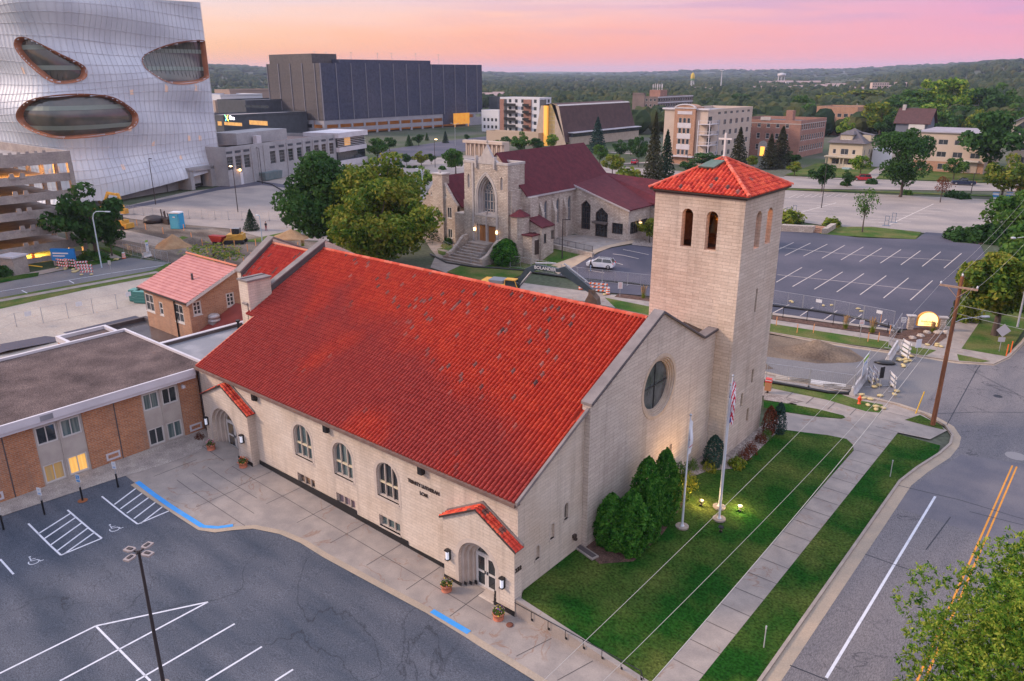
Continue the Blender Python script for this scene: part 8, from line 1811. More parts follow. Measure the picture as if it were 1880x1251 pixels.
fence_run('along the closed side street',gp('1405,700 1567,724'),'temporary fence panels at the side street'); fence_run('around the near end of the closed street',gp('1567,724 1592,690'),'temporary fence panels at the side street')
fence_run('across the dark car park',gp('1418,559 1530,578 1640,600'),'temporary fence panels by the dark car park',sign=2); fence_run('turning to the barrier by the lit sign',gp('1652,603 1630,640'),'temporary fence panels by the dark car park')
fence_run('in front of the stone church lawn',gp('975,497 1060,514 1200,530'),'temporary fence panels by the stone church'); fence_run('round the stone church steps',gp('815,462 865,487 900,486 975,497'),'temporary fence panels by the stone church')
fence_run('beside the haul road',gp('228,466 262,475 310,484'),'temporary fence panels beside the haul road'); fence_run('across the concrete yard',gp('212,390 300,400 420,404 545,407'),'temporary fence panels across the concrete yard')
def postfence(label,pts,h=1.8,step=5.5,sign=None,m=m_pole,name='wire_fence'):
    a0=pts[0]; T=thing(name,label,'fence',a0); P=[]
    for a,b in zip(pts,pts[1:]):
        n=max(1,round((b-a).length/step)); P += [a+(b-a)*i/n for i in range(n)]
    P.append(pts[-1])
    for i,p in enumerate(P): g=MB(); g.cyl(p,p+V3((0,0,h)),.04,n=6); part('post',g,m,T)
    g=MB()
    for z in (h-.05,h*.5,.1): 
        for a,b in zip(P,P[1:]): g.tube([a+V3((0,0,z)),b+V3((0,0,z))],.012,3)
    part('wires',g,m,T)
    if sign:
        for a,b in list(zip(P,P[1:]))[1::2]: c=(a+b)/2; d=(b-a).normalized(); g=MB(); g.extr([c-d*.35+V3((0,0,h-.7)),c+d*.35+V3((0,0,h-.7)),c+d*.35+V3((0,0,h-.15)),c-d*.35+V3((0,0,h-.15))],(.03,-.03,0)); part('notice',g,m_signw,T)
postfence('long wire fence with white notices across the pale gravel yard',[V3((p.x,p.y,0)) for p in gp('-60,628 32,605 80,594 126,585 172,576 216,568 262,556')],2.0,6,True)
postfence('black post and rail fence at the edge of the dark car park',[V3((p.x,p.y,0)) for p in gp('1437,584 1481,590 1529,597 1577,604 1629,611')],1.3,4.2,None,m_black,'rail_fence')
# silt tubes
for label,pts in (('black silt sock lying along the fence in the dark car park','1418,563 1500,573 1580,587 1636,603 1650,612'),('black silt sock curving from the church lawn to the tower','985,503 1050,512 1110,518 1160,522 1210,530'),('black silt sock across the lawn before the stone steps','790,468 820,484 870,492 910,494 960,498 985,503'),('dark silt sock along the kerb of the closed side street','1400,702 1460,712 1520,723 1556,725 1572,712'),('dark hose lying across the concrete yard','470,333 500,340 520,352 545,350 560,358 600,360')):
    g=MB(); q=[p+V3((0,0,.14)) for p in gp(pts)]; g.tube([p+V3((.05*sin(i*3),0,0)) for i,p in enumerate(q)],.16,7); single('silt_sock',g,m_black,label,'silt sock','silt socks',loc=q[0])
# concrete barriers with banner,barricades,barrels,signs
def barrier(label,a,b,banner=False):
    a=V3((a.x,a.y,0)); b=V3((b.x,b.y,0)); d=b-a; L_=d.length; T=thing('concrete_barrier',label,'barrier',a,math.atan2(d.y,d.x),'white concrete barriers')
    g=MB(); g.extr([(0,-.3,0),(0,.3,0),(0,.3,.08),(0,.12,.35),(0,.08,.81),(0,-.08,.81),(0,-.12,.35),(0,-.3,.08)],(L_,0,0)); pf('barrier_block',g,mat('white_concrete',(.52,.50,.50),(.40,.38,.38),scale=1.5,rough=.9),T)
    if banner:
        g=MB(); g.box(L_*.45,L_*.8,-.14,-.10,.85,2.75,0); g.box(L_*.45,L_*.8,-.145,-.14,2.4,2.75,1); g.box(L_*.5,L_*.52,-.146,-.14,1.0,2.2,2); g.box(L_*.57,L_*.72,-.146,-.14,1.9,2.1,2); pf('banner',g,[m_signw,mat('banner_green',(.25,.42,.05),rough=.6),m_signb],T)
        g=MB(); g.tube([(.1,-.05,0),(.1,-.05,2.7)],.025); g.tube([(L_-.1,-.05,0),(L_-.1,-.05,2.7)],.025); g.tube([(.1,-.05,2.7),(L_-.1,-.05,2.7)],.025); pf('fence_frame',g,m_pole,T)
barrier('white concrete barrier carrying a banner at the closed street end',G(1563,727),G(1591,690),True); barrier('white concrete barrier by the corner of the dark car park fence',G(1629,665),G(1646,638)); barrier('white concrete barrier carrying a green topped banner by the haul road',G(263,474),G(277,470),True)
def stripes(g,w,z0,z1,y=-.02,m0=0,m1=1,n=9):
    g.box(-w/2,w/2,y,y+.03,z0,z1,m0); s=w/n
    for i in range(n):
        if i % 2 == 0: x=-w/2+i*s; sh=(z1-z0)*.6; a,b=max(-w/2,x),min(w/2,x+s); g.extr([(a,y-.004,z0),(b,y-.004,z0),(min(w/2,b+sh),y-.004,z1),(min(w/2,a+sh),y-.004,z1)],(0,.003,0),m1)
def barricade(label,px,by,rz=0,w=1.6,h=1.6,col=None,bags=2):
    P=G(px,by); T=thing('barricade',label,'barricade',P+V3((0,0,.02)),rz,'striped barricades'); g=MB()
    for x in (-w*.38,w*.38): g.box(x-.03,x+.03,.02,.07,0,h); g.box(x-.03,x+.03,-.45,.5,0,.05)
    pf('frame',g,m_pole,T)
    for z in (.5,.95,1.4): 
        g=MB(); stripes(g,w,z-.12,z+.12); pf('striped_board',g,[m_signw,col or m_redd],T)
    for i in range(bags): g=MB(); g.X=Matrix.Translation(((-1)**i*w*.38,-.35+.1*i,.12)) @ Matrix.Rotation(.6*i,4,'Z'); g.ball((0,0,0),.28,sz=.42,u=10,w=6,jit=.15); pf('sandbag',g,m_sbag,T)
bl=[(1596,707,2.1,'barricade with red stripes right of the banner barrier, seen nearly edge on'),(1604,704,2.1,'barricade behind the one beside the banner barrier'),(1636,715,2.15,'thin looking barricade standing alone in the closed street mouth'),(1662,652,2.3,'barricade with orange stripes beside the white barrier'),(1659,660,2.3,'barricade in front of the orange striped one by the white barrier'),
      (116,494,.3,'left barricade in the street by the multi-storey'),(131,494,.3,'second barricade in the street by the multi-storey'),(152,498,.9,'barricade beside the base of the curved street lamp'),(160,505,.9,'barricade nearest the striped road lines'),(440,336,.3,'long striped barricade before the laboratory wall')]
for px,by,rz,lb in bl: barricade(lb,px,by,rz,w=2.4 if px in (116,131) else 1.8 if px != 440 else 5)
barricade('large orange striped road closed barricade beyond the red roof ridge',1098,540,.35,2.6,1.7,m_orange)
def barrel(label,px,by):
    P=G(px,by); T=thing('traffic_barrel',label,'traffic barrel',P,group='orange traffic barrels'); g=MB(); pr_=[(.29,.1),(.28,.4),(.26,.7),(.22,1.0)]
    for i in range(6): z0,z1=.08+i*.155,.08+(i+1)*.155; r=.30-.012*i; g.lathe([(r,z0),(r-.01,z1)],16,i % 2)
    pf('drum',g,[m_orange,m_signw],T); g=MB(); g.lathe([(.42,0),(.42,.06),(.3,.08)],16); pf('base',g,m_black,T)
for a in (('orange barrel behind the excavator bucket',1066,532),('orange barrel right of the road closed barricade',1116,541),('orange barrel by the haul road fence',228,475),('orange barrel at the garage entrance',62,474)): barrel(*a)
def sandbags(label,px,by,n,seed=1):
    P=G(px,by); g=MB(); R=random.Random(seed)
    for i in range(n): g.X=Matrix.Translation((R.uniform(-.7,.7),R.uniform(-.5,.5),.12+.16*(i > n*.6))) @ Matrix.Rotation(R.random()*3,4,'Z') @ Matrix.Scale(1.5,4,(1,0,0)); g.ball((0,0,0),.2,sz=.55,jit=.2)
    g.X=Matrix(); return sf('sandbags',g,m_sbag,label,'sandbags','piles of sandbags',loc=P)
for i,a in enumerate((('pile of yellow sandbags in front of the white barrier',1655,664,9),('single yellow sandbag in the side street',1666,676,2),('yellow sandbags on the verge by the hydrant',1604,751,4),('yellow sandbags at the kerb behind the hydrant',1594,735,3),('yellow sandbags beside the lone barricade',1627,728,3),('yellow sandbags on the pavement below the lit sign',1715,637,4),('yellow sandbags under the fence left of the sign',1519,562,2),('yellow sandbags on the dark car park fence foot, leftmost',1460,556,2),('yellow sandbags on the dark car park fence foot, rightmost',1579,571,2),('yellow sandbags in the street by the multi-storey',140,499,7),('pale sandbags by the haul road',215,478,3))): sandbags(*a,seed=i)
def post_sign(name,label,px,by,h,w,ph,mats,diamond=False,rz=0,bd=None,lines=0):
    P=G(px,by); T=thing(name,label,'sign',P,rz); g=MB(); g.cyl((0,0,0),(0,0,h),.035,n=6); pf('post',g,m_pole,T); g=MB()
    if diamond: g.extr([(0,-.05,h-w*1.42),(w*.71,-.05,h-w*.71),(0,-.05,h),(-w*.71,-.05,h-w*.71)],(0,.02,0),0); g.box(-w*.33,w*.33,-.05,-.03,h-w*1.42-.55,h-w*1.42-.05,0)
    else:
        g.box(-w/2,w/2,-.05,-.03,h-ph,h,0)
        for k in range(lines): g.box(-w*.36,w*.36,-.056,-.05,h-ph+ph*(k+.6)/(lines+.4),h-ph+ph*(k+.85)/(lines+.4),1)
    pf('sign_plate',g,mats,T); return T
post_sign('warning_sign','grey back of a diamond warning sign on the far corner lawn',1834,646,3.1,1.0,0,[mat('sign_back',(.42,.40,.42),rough=.5)],True,.5)
post_sign('notice_sign','small white notice with red lettering before the feather grass',1578,622,2.2,.5,.55,[m_signw,m_redd],lines=3,rz=.5); post_sign('notice_sign','white notice with red lettering beside the striped barrel',1138,545,2.0,.6,.9,[m_signw,m_redd],lines=5,rz=.5); post_sign('road_sign','white road sign leaning by the orange striped barricades',1681,660,2.2,.7,.9,[m_signw,m_black],rz=1.0); post_sign('notice_sign','small white notice left of the lit sign',1655,612,1.9,.5,.6,[m_signw,m_black],rz=.5,lines=3)
post_sign('road_sign','dark oval backed sign standing before the lone barricade',1613,722,2.6,.5,1.1,[m_black],rz=1.0); post_sign('directional_sign','blue direction sign on the lawn beside the central maples',754,372,2.2,1.9,1.5,[m_signb,m_signw],rz=.6,lines=2); post_sign('no_parking_sign','small sign on a thin post in the street by the multi-storey',205,505,2.2,.5,.6,[mat('sign_grey',(.35,.36,.34),rough=.6)],rz=.5)
# lit monument sign
P=G(1700,606); T=thing('monument_sign','round topped sign glowing yellow between two stone pillars','sign',P,rad(28)); g=MB(); A=[(-1.05,.55),(1.05,.55),(1.05,1.2)]+[(1.05*cos(PI*i/14),1.2+.95*sin(PI*i/14)) for i in range(15)]+[(-1.05,1.2)]
g.extr([(x*1.08,-.2,.5 if z < .6 else z*1.02) for x,z in A],(0,.4,0),0); pf('cabinet',g,mat('amber_cabinet',(.45,.20,.03),rough=.5,emit=(1,.4,.05),estr=.25),T)
g=MB(); g.extr([(x*.97,-.215,z) for x,z in A],(0,.01,0)); pf('lit_face',g,mat('lit_sign_face',(1,.75,.35),(1,.6,.2),scale=1.5,emit=(1,.68,.26),estr=1.5),T)
tx=text('lettering','Presbyterian',.30,(P.x+.25*sin(rad(28)),P.y-.25*cos(rad(28)),.98),(cos(rad(28)),sin(rad(28)),0),(0,0,1),.01,mat('sign_text_orange',(.5,.12,.02),rough=.6),T); text('lettering','CHURCH',.2,(P.x+.25*sin(rad(28)),P.y-.25*cos(rad(28)),.70),(cos(rad(28)),sin(rad(28)),0),(0,0,1),.01,_m['sign_text_orange'],T)
for x in (-1.75,1.6): g=MB(); g.box(x-.3,x+.3,-.3,.3,0,1.55,0); g.box(x-.5,x+.5,-.36,.36,1.55,1.68,1); pf('stone_pillar',g,[m_rubble,m_dress],T)
for i,(px,by) in enumerate(((1702,612),(1722,612),(1690,618),(1735,612),(1675,622),(1742,606))): P=G(px,by); g=MB(); g.ball((0,0,.1),.42+.1*(i % 2),sz=.5,jit=.35); sf('boulder',g,m_rubble,['boulder right below the lit sign face','boulder under the right stone pillar','boulder below the left stone pillar','pale boulder at the right end of the sign bed','boulder nearest the pavement left of the sign','boulder at the pavement corner of the sign bed'][i],'boulder','boulders round the lit sign',loc=P)
# lamp posts of the town
def lamp(name,label,px,by,tx_,ty,kind='curve',m=m_pole,lit=False,side=1,group=None,rz=0,em=None):
    P=G(px,by); H=hz(tx_,ty,P)-P.z; T=thing(name,label,'street lamp',P,rz,group)
    g=MB(); r=.10
    if kind == 'curve': g.tube([(0,0,0),(0,0,H*.88),(.25*side,0,H*.96),(.8*side,0,H),(2.4*side,0,H+.05)],r,8,r1=.05); hd=(2.7*side,0,H+.02)
    elif kind == 'double': g.tube([(0,0,0),(0,0,H-.3)],r,8,r1=.07); g.tube([(-2,0,H),(0,0,H-.4),(2,0,H)],.05,5); hd=None
    elif kind == 'globe': g.tube([(0,0,0),(0,0,H-.3)],.07,8,r1=.05); hd=None
    else: g.tube([(0,0,0),(0,0,H)],r,8,r1=.07); g.box(-.1,.7*side,-.04,.04,H-.08,H); hd=(.75*side,0,H-.02)
    pf('pole',g,m,T)
    hm=mat('lamp_lit',(1,.8,.5),emit=(1,.62,.3),estr=9) if lit else m
    if kind == 'globe': g=MB(); g.ball((0,0,H-.1),.28,u=10,w=7); pf('globe',g,hm,T)
    elif kind == 'double':
        for s in (-1,1): g=MB(); g.box(s*2-.4,s*2+.4,-.15,.15,H-.05,H+.1); pf('lamp_head',g,hm if lit else m,T)
    else: g=MB(); g.X=Matrix.Translation(hd); g.prism([(-.4,-.12),(.4,-.16),(.4,.16),(-.4,.12)],-.06,.08); pf('lamp_head',g,hm,T)
    return T
wp=mat('white_lamp_post',(.42,.50,.56),rough=.4)
lamp('street_lamp','curved pale street lamp beside the multi-storey',187,492,172,388,'curve',wp,side=1,rz=.5)
lamp('street_lamp','curved pale street lamp on the stone church side lawn',777,374,776,312,'curve',wp,side=-1,rz=-.3); lamp('street_lamp','pale street lamp rising behind the chancel roof',483,456,479,396,'straight',wp,side=-1)
g1='dark lamp posts in the concrete yard'
lamp('yard_lamp','dark lamp post in front of the glass building',286,376,277,291,'straight',m_dark,False,1,g1); lamp('yard_lamp','short dark lamp post near the loading dock',308,352,304,322,'straight',m_dark,False,1,g1); lamp('yard_lamp','lit dark lamp post left of the cone shaped evergreen',437,390,428,306,'straight',m_dark,True,-1,g1); lamp('yard_lamp','dark lamp post by the skip',482,338,475,272,'straight',m_dark,False,-1,g1)
lamp('yard_lamp','thin dark lamp post left of the square columns',799,308,799,256,'straight',m_dark,True,1); lamp('street_lamp','two armed grey street lamp near the orange hoarding',836,268,836,227,'double',m_pole)
lamp('lamp_post','dark lamp post on the church lawn edge by the tan footpath',1032,476,1033,403,'straight',m_dark,False,1,rz=.6); lamp('lamp_post','lit globe lamp at the stone church forecourt',809,432,808,411,'globe',m_dark,True); lamp('car_park_lamp','tall dark lamp post in the pale car park right of the tower',1508,382,1514,300,'straight',m_dark,False,-1)
lamp('lamp_post','short dark lamp post before the cream block',1782,358,1786,318,'straight',m_dark); lamp('lamp_post','dark lamp post with white banner before the apartment block',1261,308,1261,284,'straight',m_dark)
for px,by,ty,lb in ((1639,287,278,'orange glowing lamp inside the ragged oak'),(1622,305,299,'orange glowing lamp by the driveway'),(1538,245,237,'orange lamp beside the brick apartments corner'),(1762,165,155,'orange lamp glowing in the highest hillside crowns'),(1617,168,162,'orange street light in the valley below the tall slab'),(1626,170,163,'second orange street light in the valley'),(1545,172,165,'orange street light left of the far slab block')):
    lamp('street_lamp',lb,px,by,px,ty,'globe',m_dark,True,group='small orange street lights')
for (px,by,ty,lb) in ((1788,236,190,'wooden power pole with transformer above the cream block'),(1567,240,190,'tall bare pole with a lamp arm by the tan flats, right one'),(1563,240,203,'shorter pole beside the lamp pole by the tan flats'),(1422,232,202,'power pole behind the brick apartments')):
    P=G(px,by); H=hz(px,ty,P); g=MB(); g.tube([(0,0,0),(0,0,H)],.22,6,r1=.15); T=thing('power_pole',lb,'utility pole',P,.6,'distant power poles'); pf('pole',g,m_dress,T); g=MB(); g.box(-2.2,2.2,-.1,.1,H-1.2,H-.9); pf('crossarm',g,m_dress,T)
    if px == 1788: g=MB(); g.cyl((-1.0,0,H-6),(-1.0,0,H-3.5),.6,n=10); g.cyl((.9,0,H-6),(.9,0,H-3.5),.6,n=10); pf('transformer',g,m_greyD,T)
# racks and kiosks in the pale car park
for px,by,lb in ((1446,398,'bike rack next to the tower edge'),(1458,394,'bike rack second from the tower'),(1627,415,'bike rack at the painted row, left one'),(1640,409,'bike rack at the painted row, right one')):
    P=G(px,by); g=MB(); g.box(-.7,.7,-.35,.35,0,.08)
    for x in (-.35,.35): g.tube([(x,0,0),(x,0,1.9),(x+.0,0,1.95)],.05,5)
    g.tube([(-.35,0,1.9),(.35,0,1.9)],.05,5); g.tube([(-.35,0,1.1),(.35,0,1.1)],.04,5); sf('parking_stand',g,mat('blue_grey_steel',(.12,.16,.22),rough=.5),lb.replace('bike rack','blue grey steel stand'),'parking stand','steel stands in the pale car park',loc=P)
for px,by,lb in ((1827,366,'left blue and white kiosk at the far end of the pale car park'),(1852,366,'right blue and white kiosk at the far end of the pale car park')):
    P=G(px,by); g=MB(); g.box(-.6,.6,-.4,.4,.1,1.5,0); g.box(-.62,.62,-.42,.42,.5,1.0,1); g.box(-.65,.65,-.45,.45,1.5,1.6,1); g.box(-.5,.5,-.3,.3,0,.1,2); sf('kiosk',g,[m_signw,m_signb,m_dark],lb,'kiosk','blue kiosks',loc=P)
# stone planter walls and brick steps by the tower
a,b=G(1432,425),G(1492,428); g=MB(); g.extr([a,b,b+V3((0,0,1.2)),a+V3((0,0,1.2))],(0,1.2,0)); single('planter_wall',g,m_rubble,'brown stone planter wall beside the brick steps','wall',loc=a)
a,b=G(1508,430),G(1524,420); g=MB(); g.extr([a,b,b+V3((0,0,1.0)),a+V3((0,0,1.0))],(.8,.8,0)); single('planter_wall',g,m_rubble,'short brown stone wall right of the brick steps','wall',loc=a)
P=G(1500,428); g=MB()
for k in range(4): g.box(-1.3,1.3,k*.5,k*.5+.55,0,.25*(k+1))
sf('brick_steps',g,m_brickT,'orange brick steps up to the pale car park','steps',loc=P,rz=.15)
# benches,heat pump by the glazed porch
def bench(label,px,by,rz=0):
    P=G(px,by); T=thing('bench',label,'bench',P,rz,'wooden benches by the glazed porch'); g=MB()
    for k in range(3): g.box(-.95,.95,-.25+.17*k,-.12+.17*k,.42,.46)
    pf('seat',g,m_terra if False else mat('bench_wood',(.42,.18,.10),rough=.7),T); g=MB()
    for k in range(3): g.box(-.95,.95,.24+.03*k,.27+.03*k,.55+.14*k,.66+.14*k)
    pf('backrest',g,_m['bench_wood'],T)
    for x in (-.8,.8): g=MB(); g.box(x-.03,x+.03,-.22,-.16,0,.42); g.box(x-.03,x+.03,.2,.26,0,.9); g.box(x-.03,x+.03,-.22,.26,.36,.41); pf('leg',g,m_dark,T)
bench('wooden bench against the nave wall of the stone church',1029,434,PI/2); bench('wooden bench under the tall porch window',1075,431,0); bench('wooden bench beside the glazed entrance doors',1131,438,0)
P=G(1048,428); T=thing('heat_pump','white wall unit beside a dark bin in the porch corner','heat pump',P,PI/2); g=MB(); g.box(-.5,.5,-.25,.2,.6,1.6); pf('casing',g,m_fascia,T); g=MB(); g.X=Matrix.Rotation(PI/2,4,'X') @ Matrix.Identity(4); g.lathe([(.34,0),(.3,.05),(.02,.05)],14,0,(0,1.1,.25)); pf('fan_grille',g,m_dark,T); g=MB(); g.box(-.35,.35,-.2,.15,0,.6); pf('stand',g,m_dark,T)
P=G(1054,428); g=MB(); g.box(-.4,.4,-.35,.35,0,1.0,0); g.box(-.43,.43,-.38,.38,1.0,1.12,0); g.cyl((-.3,.4,.12),(.3,.4,.12),.12,n=8); sf('bin',g,m_black,'dark wheeled bin in the corner of the glazed porch','bin',loc=P,rz=.3)
# portable toilet,trailer,green boxes
P=G(327,420); T=thing('portable_toilet','bright blue portable toilet on the concrete yard','portable toilet',P,.55); g=MB(); g.box(-1.25,1.25,-1.1,1.1,.12,3.9) ; pf('cabin',g,mat('toilet_blue',(.02,.30,.55),rough=.4),T); g=MB(); g.extr([(-1.35,-1.15,3.9),(1.35,-1.15,3.9),(1.2,-1.15,4.2),(-1.2,-1.15,4.2)],(0,2.3,0)); pf('roof',g,m_signw,T); g=MB(); g.box(-.9,.9,-1.15,-1.1,.25,3.7,0); g.box(-.3,.3,-1.17,-1.15,2.9,3.2,1); pf('door',g,[mat('toilet_blue_door',(.03,.36,.62),rough=.4),m_signw],T); g=MB(); g.box(-1.3,1.3,-1.15,1.15,0,.12); pf('skid',g,m_black,T)
T.scale=(.8,.8,.78)
P=G(578,433); T=thing('site_trailer','white boxy site trailer left of the big oak','trailer',P,.7); g=MB(); g.box(-2.2,2.2,-1.1,1.1,.5,2.9); pf('body',g,mat('trailer_white',(.50,.52,.56),rough=.5),T)
for x in (-.5,.5):
    for y in (-1.12,1.12): g=MB(); g.cyl((x,y-.1,.4),(x,y+.1,.4),.38,n=14); pf('wheel',g,m_black,T)
g=MB(); g.box(2.2,3.4,-.05,.05,.45,.55); pf('drawbar',g,m_dark,T)
for i,(px,by,lb) in enumerate(((262,556,'green metal crate nearest the brick house'),(254,553,'green metal crate behind the one at the house wall'))):
    P=G(px,by); T=thing('metal_crate',lb,'crate',P,.5,'green metal crates'); T.scale=(.62,.62,.62); g=MB(); g.box(-1.3,1.3,-1,1,.15,2.6); pf('body',g,mat('crate_green',(.05,.17,.15),rough=.6),T); g=MB()
    for z in (.5,1.2,1.9,2.55): g.box(-1.34,1.34,-1.04,1.04,z,z+.07)
    pf('frame',g,mat('crate_green_light',(.10,.26,.23),rough=.6),T)
# garage entrance: booth,gate,blue sign
P=G(28,502); T=thing('ticket_booth','small pale ticket booth at the garage entrance','booth',P,.4); g=MB(); g.box(-1.5,1.5,-1.2,1.2,0,2.6); pf('wall',g,m_pc,T); g=MB(); g.box(-1.7,1.7,-1.4,1.4,2.6,2.85); pf('roof',g,m_fascia,T)
P=G(42,498); T=thing('barrier_gate','yellow barrier gate at the mouth of the garage','barrier gate',P,.3); g=MB(); g.box(-.25,.25,-.25,.25,0,1.2); pf('cabinet',g,mat('gate_yellow',(.75,.42,.03),rough=.5),T); g=MB(); g.box(0,4.5,-.05,.05,1.0,1.12); pf('arm',g,_m['gate_yellow'],T)
P=G(120,488); T=thing('garage_sign','low bright blue sign panel in front of the garage column','sign',P,.6); g=MB(); g.box(-1.9,1.9,-.2,.2,.8,2.7,0); g.box(-1.6,1.0,-.21,-.2,1.9,2.1,1); g.box(-1.6,.4,-.21,-.2,1.5,1.65,1); pf('panel',g,[mat('bright_blue',(.01,.17,.48),rough=.4),m_signw],T)
for x in (-1.6,1.6): g=MB(); g.box(x-.12,x+.12,-.15,.15,0,.8); pf('leg',g,m_pc,T)
# survey stakes
sk=mat('stake_orange',(.62,.28,.12),rough=.8); R=random.Random(4)
names=['by the sand heap','near the red hopper','beyond the chancel roof','left of the thin shrub tree','in the dug ground']
for i in range(26):
    px=[372,381,390,402,412,423,431,440,448,455,462,470,478,447,436,425,414,300,268,252,352,338,500,512,536,548][i]; by=[452,466,448,470,462,478,455,470,486,462,478,452,466,440,436,433,486,430,422,415,440,424,462,448,470,458][i]
    P=G(px,by); g=MB(); g.box(-.07,.07,-.04,.04,0,1.25); o=sf('survey_stake',g,sk,'one of the thin orange survey stakes in the dug ground','stake','survey stakes in the dug ground',loc=P)
for px,by in ((1425,598),(1463,612),(1493,612),(1593,628),(1612,628),(1633,614),(1616,594)): P=G(px,by); g=MB(); g.box(-.04,.04,-.02,.02,0,1.1); sf('lath_stake',g,sk,'one of the thin orange laths in the verge beyond the side street','stake','laths along the far verge',loc=P)
P=G(1778,650); g=MB(); g.box(-.04,.04,-.02,.02,0,1.2); 
for px,by in ((1847,654),(1855,648)): P=G(px,by); g=MB(); g.box(-.05,.05,-.03,.03,0,1.3); sf('lath_stake',g,m_orange,'one of two orange stakes at the far corner kerb','stake','orange stakes at the corner',loc=P)
# lumber and debris in the closed street
for i,(px,by,L_,rz,lb) in enumerate(((1455,702,3.2,.3,'stack of pale boards lying inside the fence'),(1500,708,5.0,.28,'long white pipe bundle lying inside the fence'),(1540,716,2.6,.5,'grey planks at the fence corner'))):
    P=G(px,by); g=MB()
    for k in range(4): g.box(-L_/2,L_/2,k*.22,k*.22+.19,0,.16+.05*(k % 2))
    sf('boards',g,[mat('pale_boards',(.40,.35,.30),rough=1),mat('white_pipe',(.55,.53,.52),rough=.5),mat('grey_boards',(.26,.23,.21),rough=1)][i],lb,'boards',loc=P,rz=rz)
P=G(1552,655); g=MB(); g.ball((0,0,.05),.8,sz=.3,jit=.5); sf('rubble_pile',g,m_soilD,'small dark pile of rubble right of the spoil heap','rubble',loc=P)
P=G(1625,668); g=MB(); g.X=Matrix.Scale(1.7,4,(1,0,0)); g.ball((0,0,.1),.6,sz=.45,jit=.3); sf('tarp_bundle',g,m_black,'black folded tarpaulin beside the white barrier','tarpaulin',loc=P,rz=.4)
# far landmarks
def far(px,d,z=0): q=ray(px,140); k=d/math.hypot(q.x,q.y); return V3((q.x*k,q.y*k,0))
d=1500; P=far(1272,d); zt=hz(1272,134,P); zb0=hz(1272,147,P); zg=hz(1272,166,P)
T=thing('corn_water_tower','yellow corn cob shaped water tower far across the valley','water tower',(P.x,P.y,zg)); g=MB(); h1,h2=zb0-zg,zt-zg; g.lathe([(2.2,h1),(3.6,h1+2),(3.8,h1+5),(3.0,h2-3),(1.2,h2),(.1,h2+.5)],14,0); g.lathe([(3.0,h1-1),(3.9,h1+1.2),(3.4,h1+3.0)],14,1); pf('tank',g,[mat('corn_yellow',(.62,.42,.06),rough=.7),mat('husk_green',(.18,.30,.15),rough=.8)],T); g=MB()
for k in range(5): a=2*PI*k/5; g.tube([(4.5*cos(a),4.5*sin(a),0),(2.4*cos(a),2.4*sin(a),h1)],.5,5)
pf('legs',g,m_fascia,T)
P=far(1325,d); zt=hz(1325,129,P); zg=hz(1325,166,P); g=MB(); g.tube([(0,0,0),(0,0,zt-zg)],1.0,6,r1=.6); g.lathe([(3.2,zt-zg-1.5),(3.2,zt-zg)],10); sf('floodlight_mast',g,m_fascia,'tall thin pale mast far across the valley, right of the corn tower','mast',loc=(P.x,P.y,zg))
P=far(1435,1900); zt=hz(1435,134,P); zg=hz(1435,155,P); g=MB(); H=zt-zg; g.lathe([(1,H*.62),(9,H*.75),(9,H*.92),(1,H)],14)
for k in range(6): a=2*PI*k/6; g.tube([(8*cos(a),8*sin(a),0),(7*cos(a),7*sin(a),H*.8)],.7,4)
sf('water_tower',g,m_fascia,'pale round water tower on legs on the far ridge','water tower',loc=(P.x,P.y,zg))
R=random.Random(9); mp_=mat('far_pink_wall',(.50,.38,.34),rough=.9); mw_=mat('far_white_wall',(.60,.56,.56),rough=.9); n_=0
for (x0_,x1_,y_,dd_,cnt) in ((1275,1335,163,1350,7),(1378,1480,160,1500,16),(1500,1560,156,1500,7),(1405,1510,150,1900,12),(1035,1090,178,900,5),(1640,1720,152,1500,6),(880,930,172,800,3),(1560,1640,160,1400,6)):
    for k in range(cnt):
        px=x0_+(x1_-x0_)*(k+R.random()*.7)/cnt; P=far(px,dd_*(.95+.1*R.random())); zt=hz(px,y_+R.uniform(-1.5,1.5),P); w=R.uniform(10,26); dp=R.uniform(10,18); g=MB(); hgt=R.uniform(5,9)
        g.box(-w/2,w/2,-dp/2,dp/2,-8,hgt-1.2,0); g.extr([(-w/2-.5,-dp/2-.5,hgt-1.2),(-w/2-.5,dp/2+.5,hgt-1.2),(-w/2-.5,0,hgt+1.4)],(w+1,0,0),1)
        for j in range(int(w/4)): g.box(-w/2+1.5+4*j,-w/2+3+4*j,-dp/2-.1,-dp/2,hgt-4,hgt-2.4,2)
        sf('distant_building',g,[[mp_,mw_][k % 2],mat('far_roof',(.30,.22,.21),rough=.9),m_glassF],'one of the tiny pale roofed buildings scattered across the distant valley','building','tiny distant valley buildings',loc=(P.x,P.y,zt-hgt),rz=R.random()*.6)
P=far(1617,1150); zt=hz(1617,152,P); zg=hz(1617,163,P); T=thing('slab_block','pinkish slab block of flats standing alone in the distant valley','apartment building',(P.x,P.y,zg),.5); g=MB(); H=zt-zg; g.box(-10,10,-6,6,0,H); pf('wall',g,mp_,T); g=MB()
for j in range(7):
    for z in range(2,int(H)-1,3): g.box(-9+2.8*j,-7.6+2.8*j,-6.1,-6,z,z+1.4)
pf('windows',g,m_glassF,T)
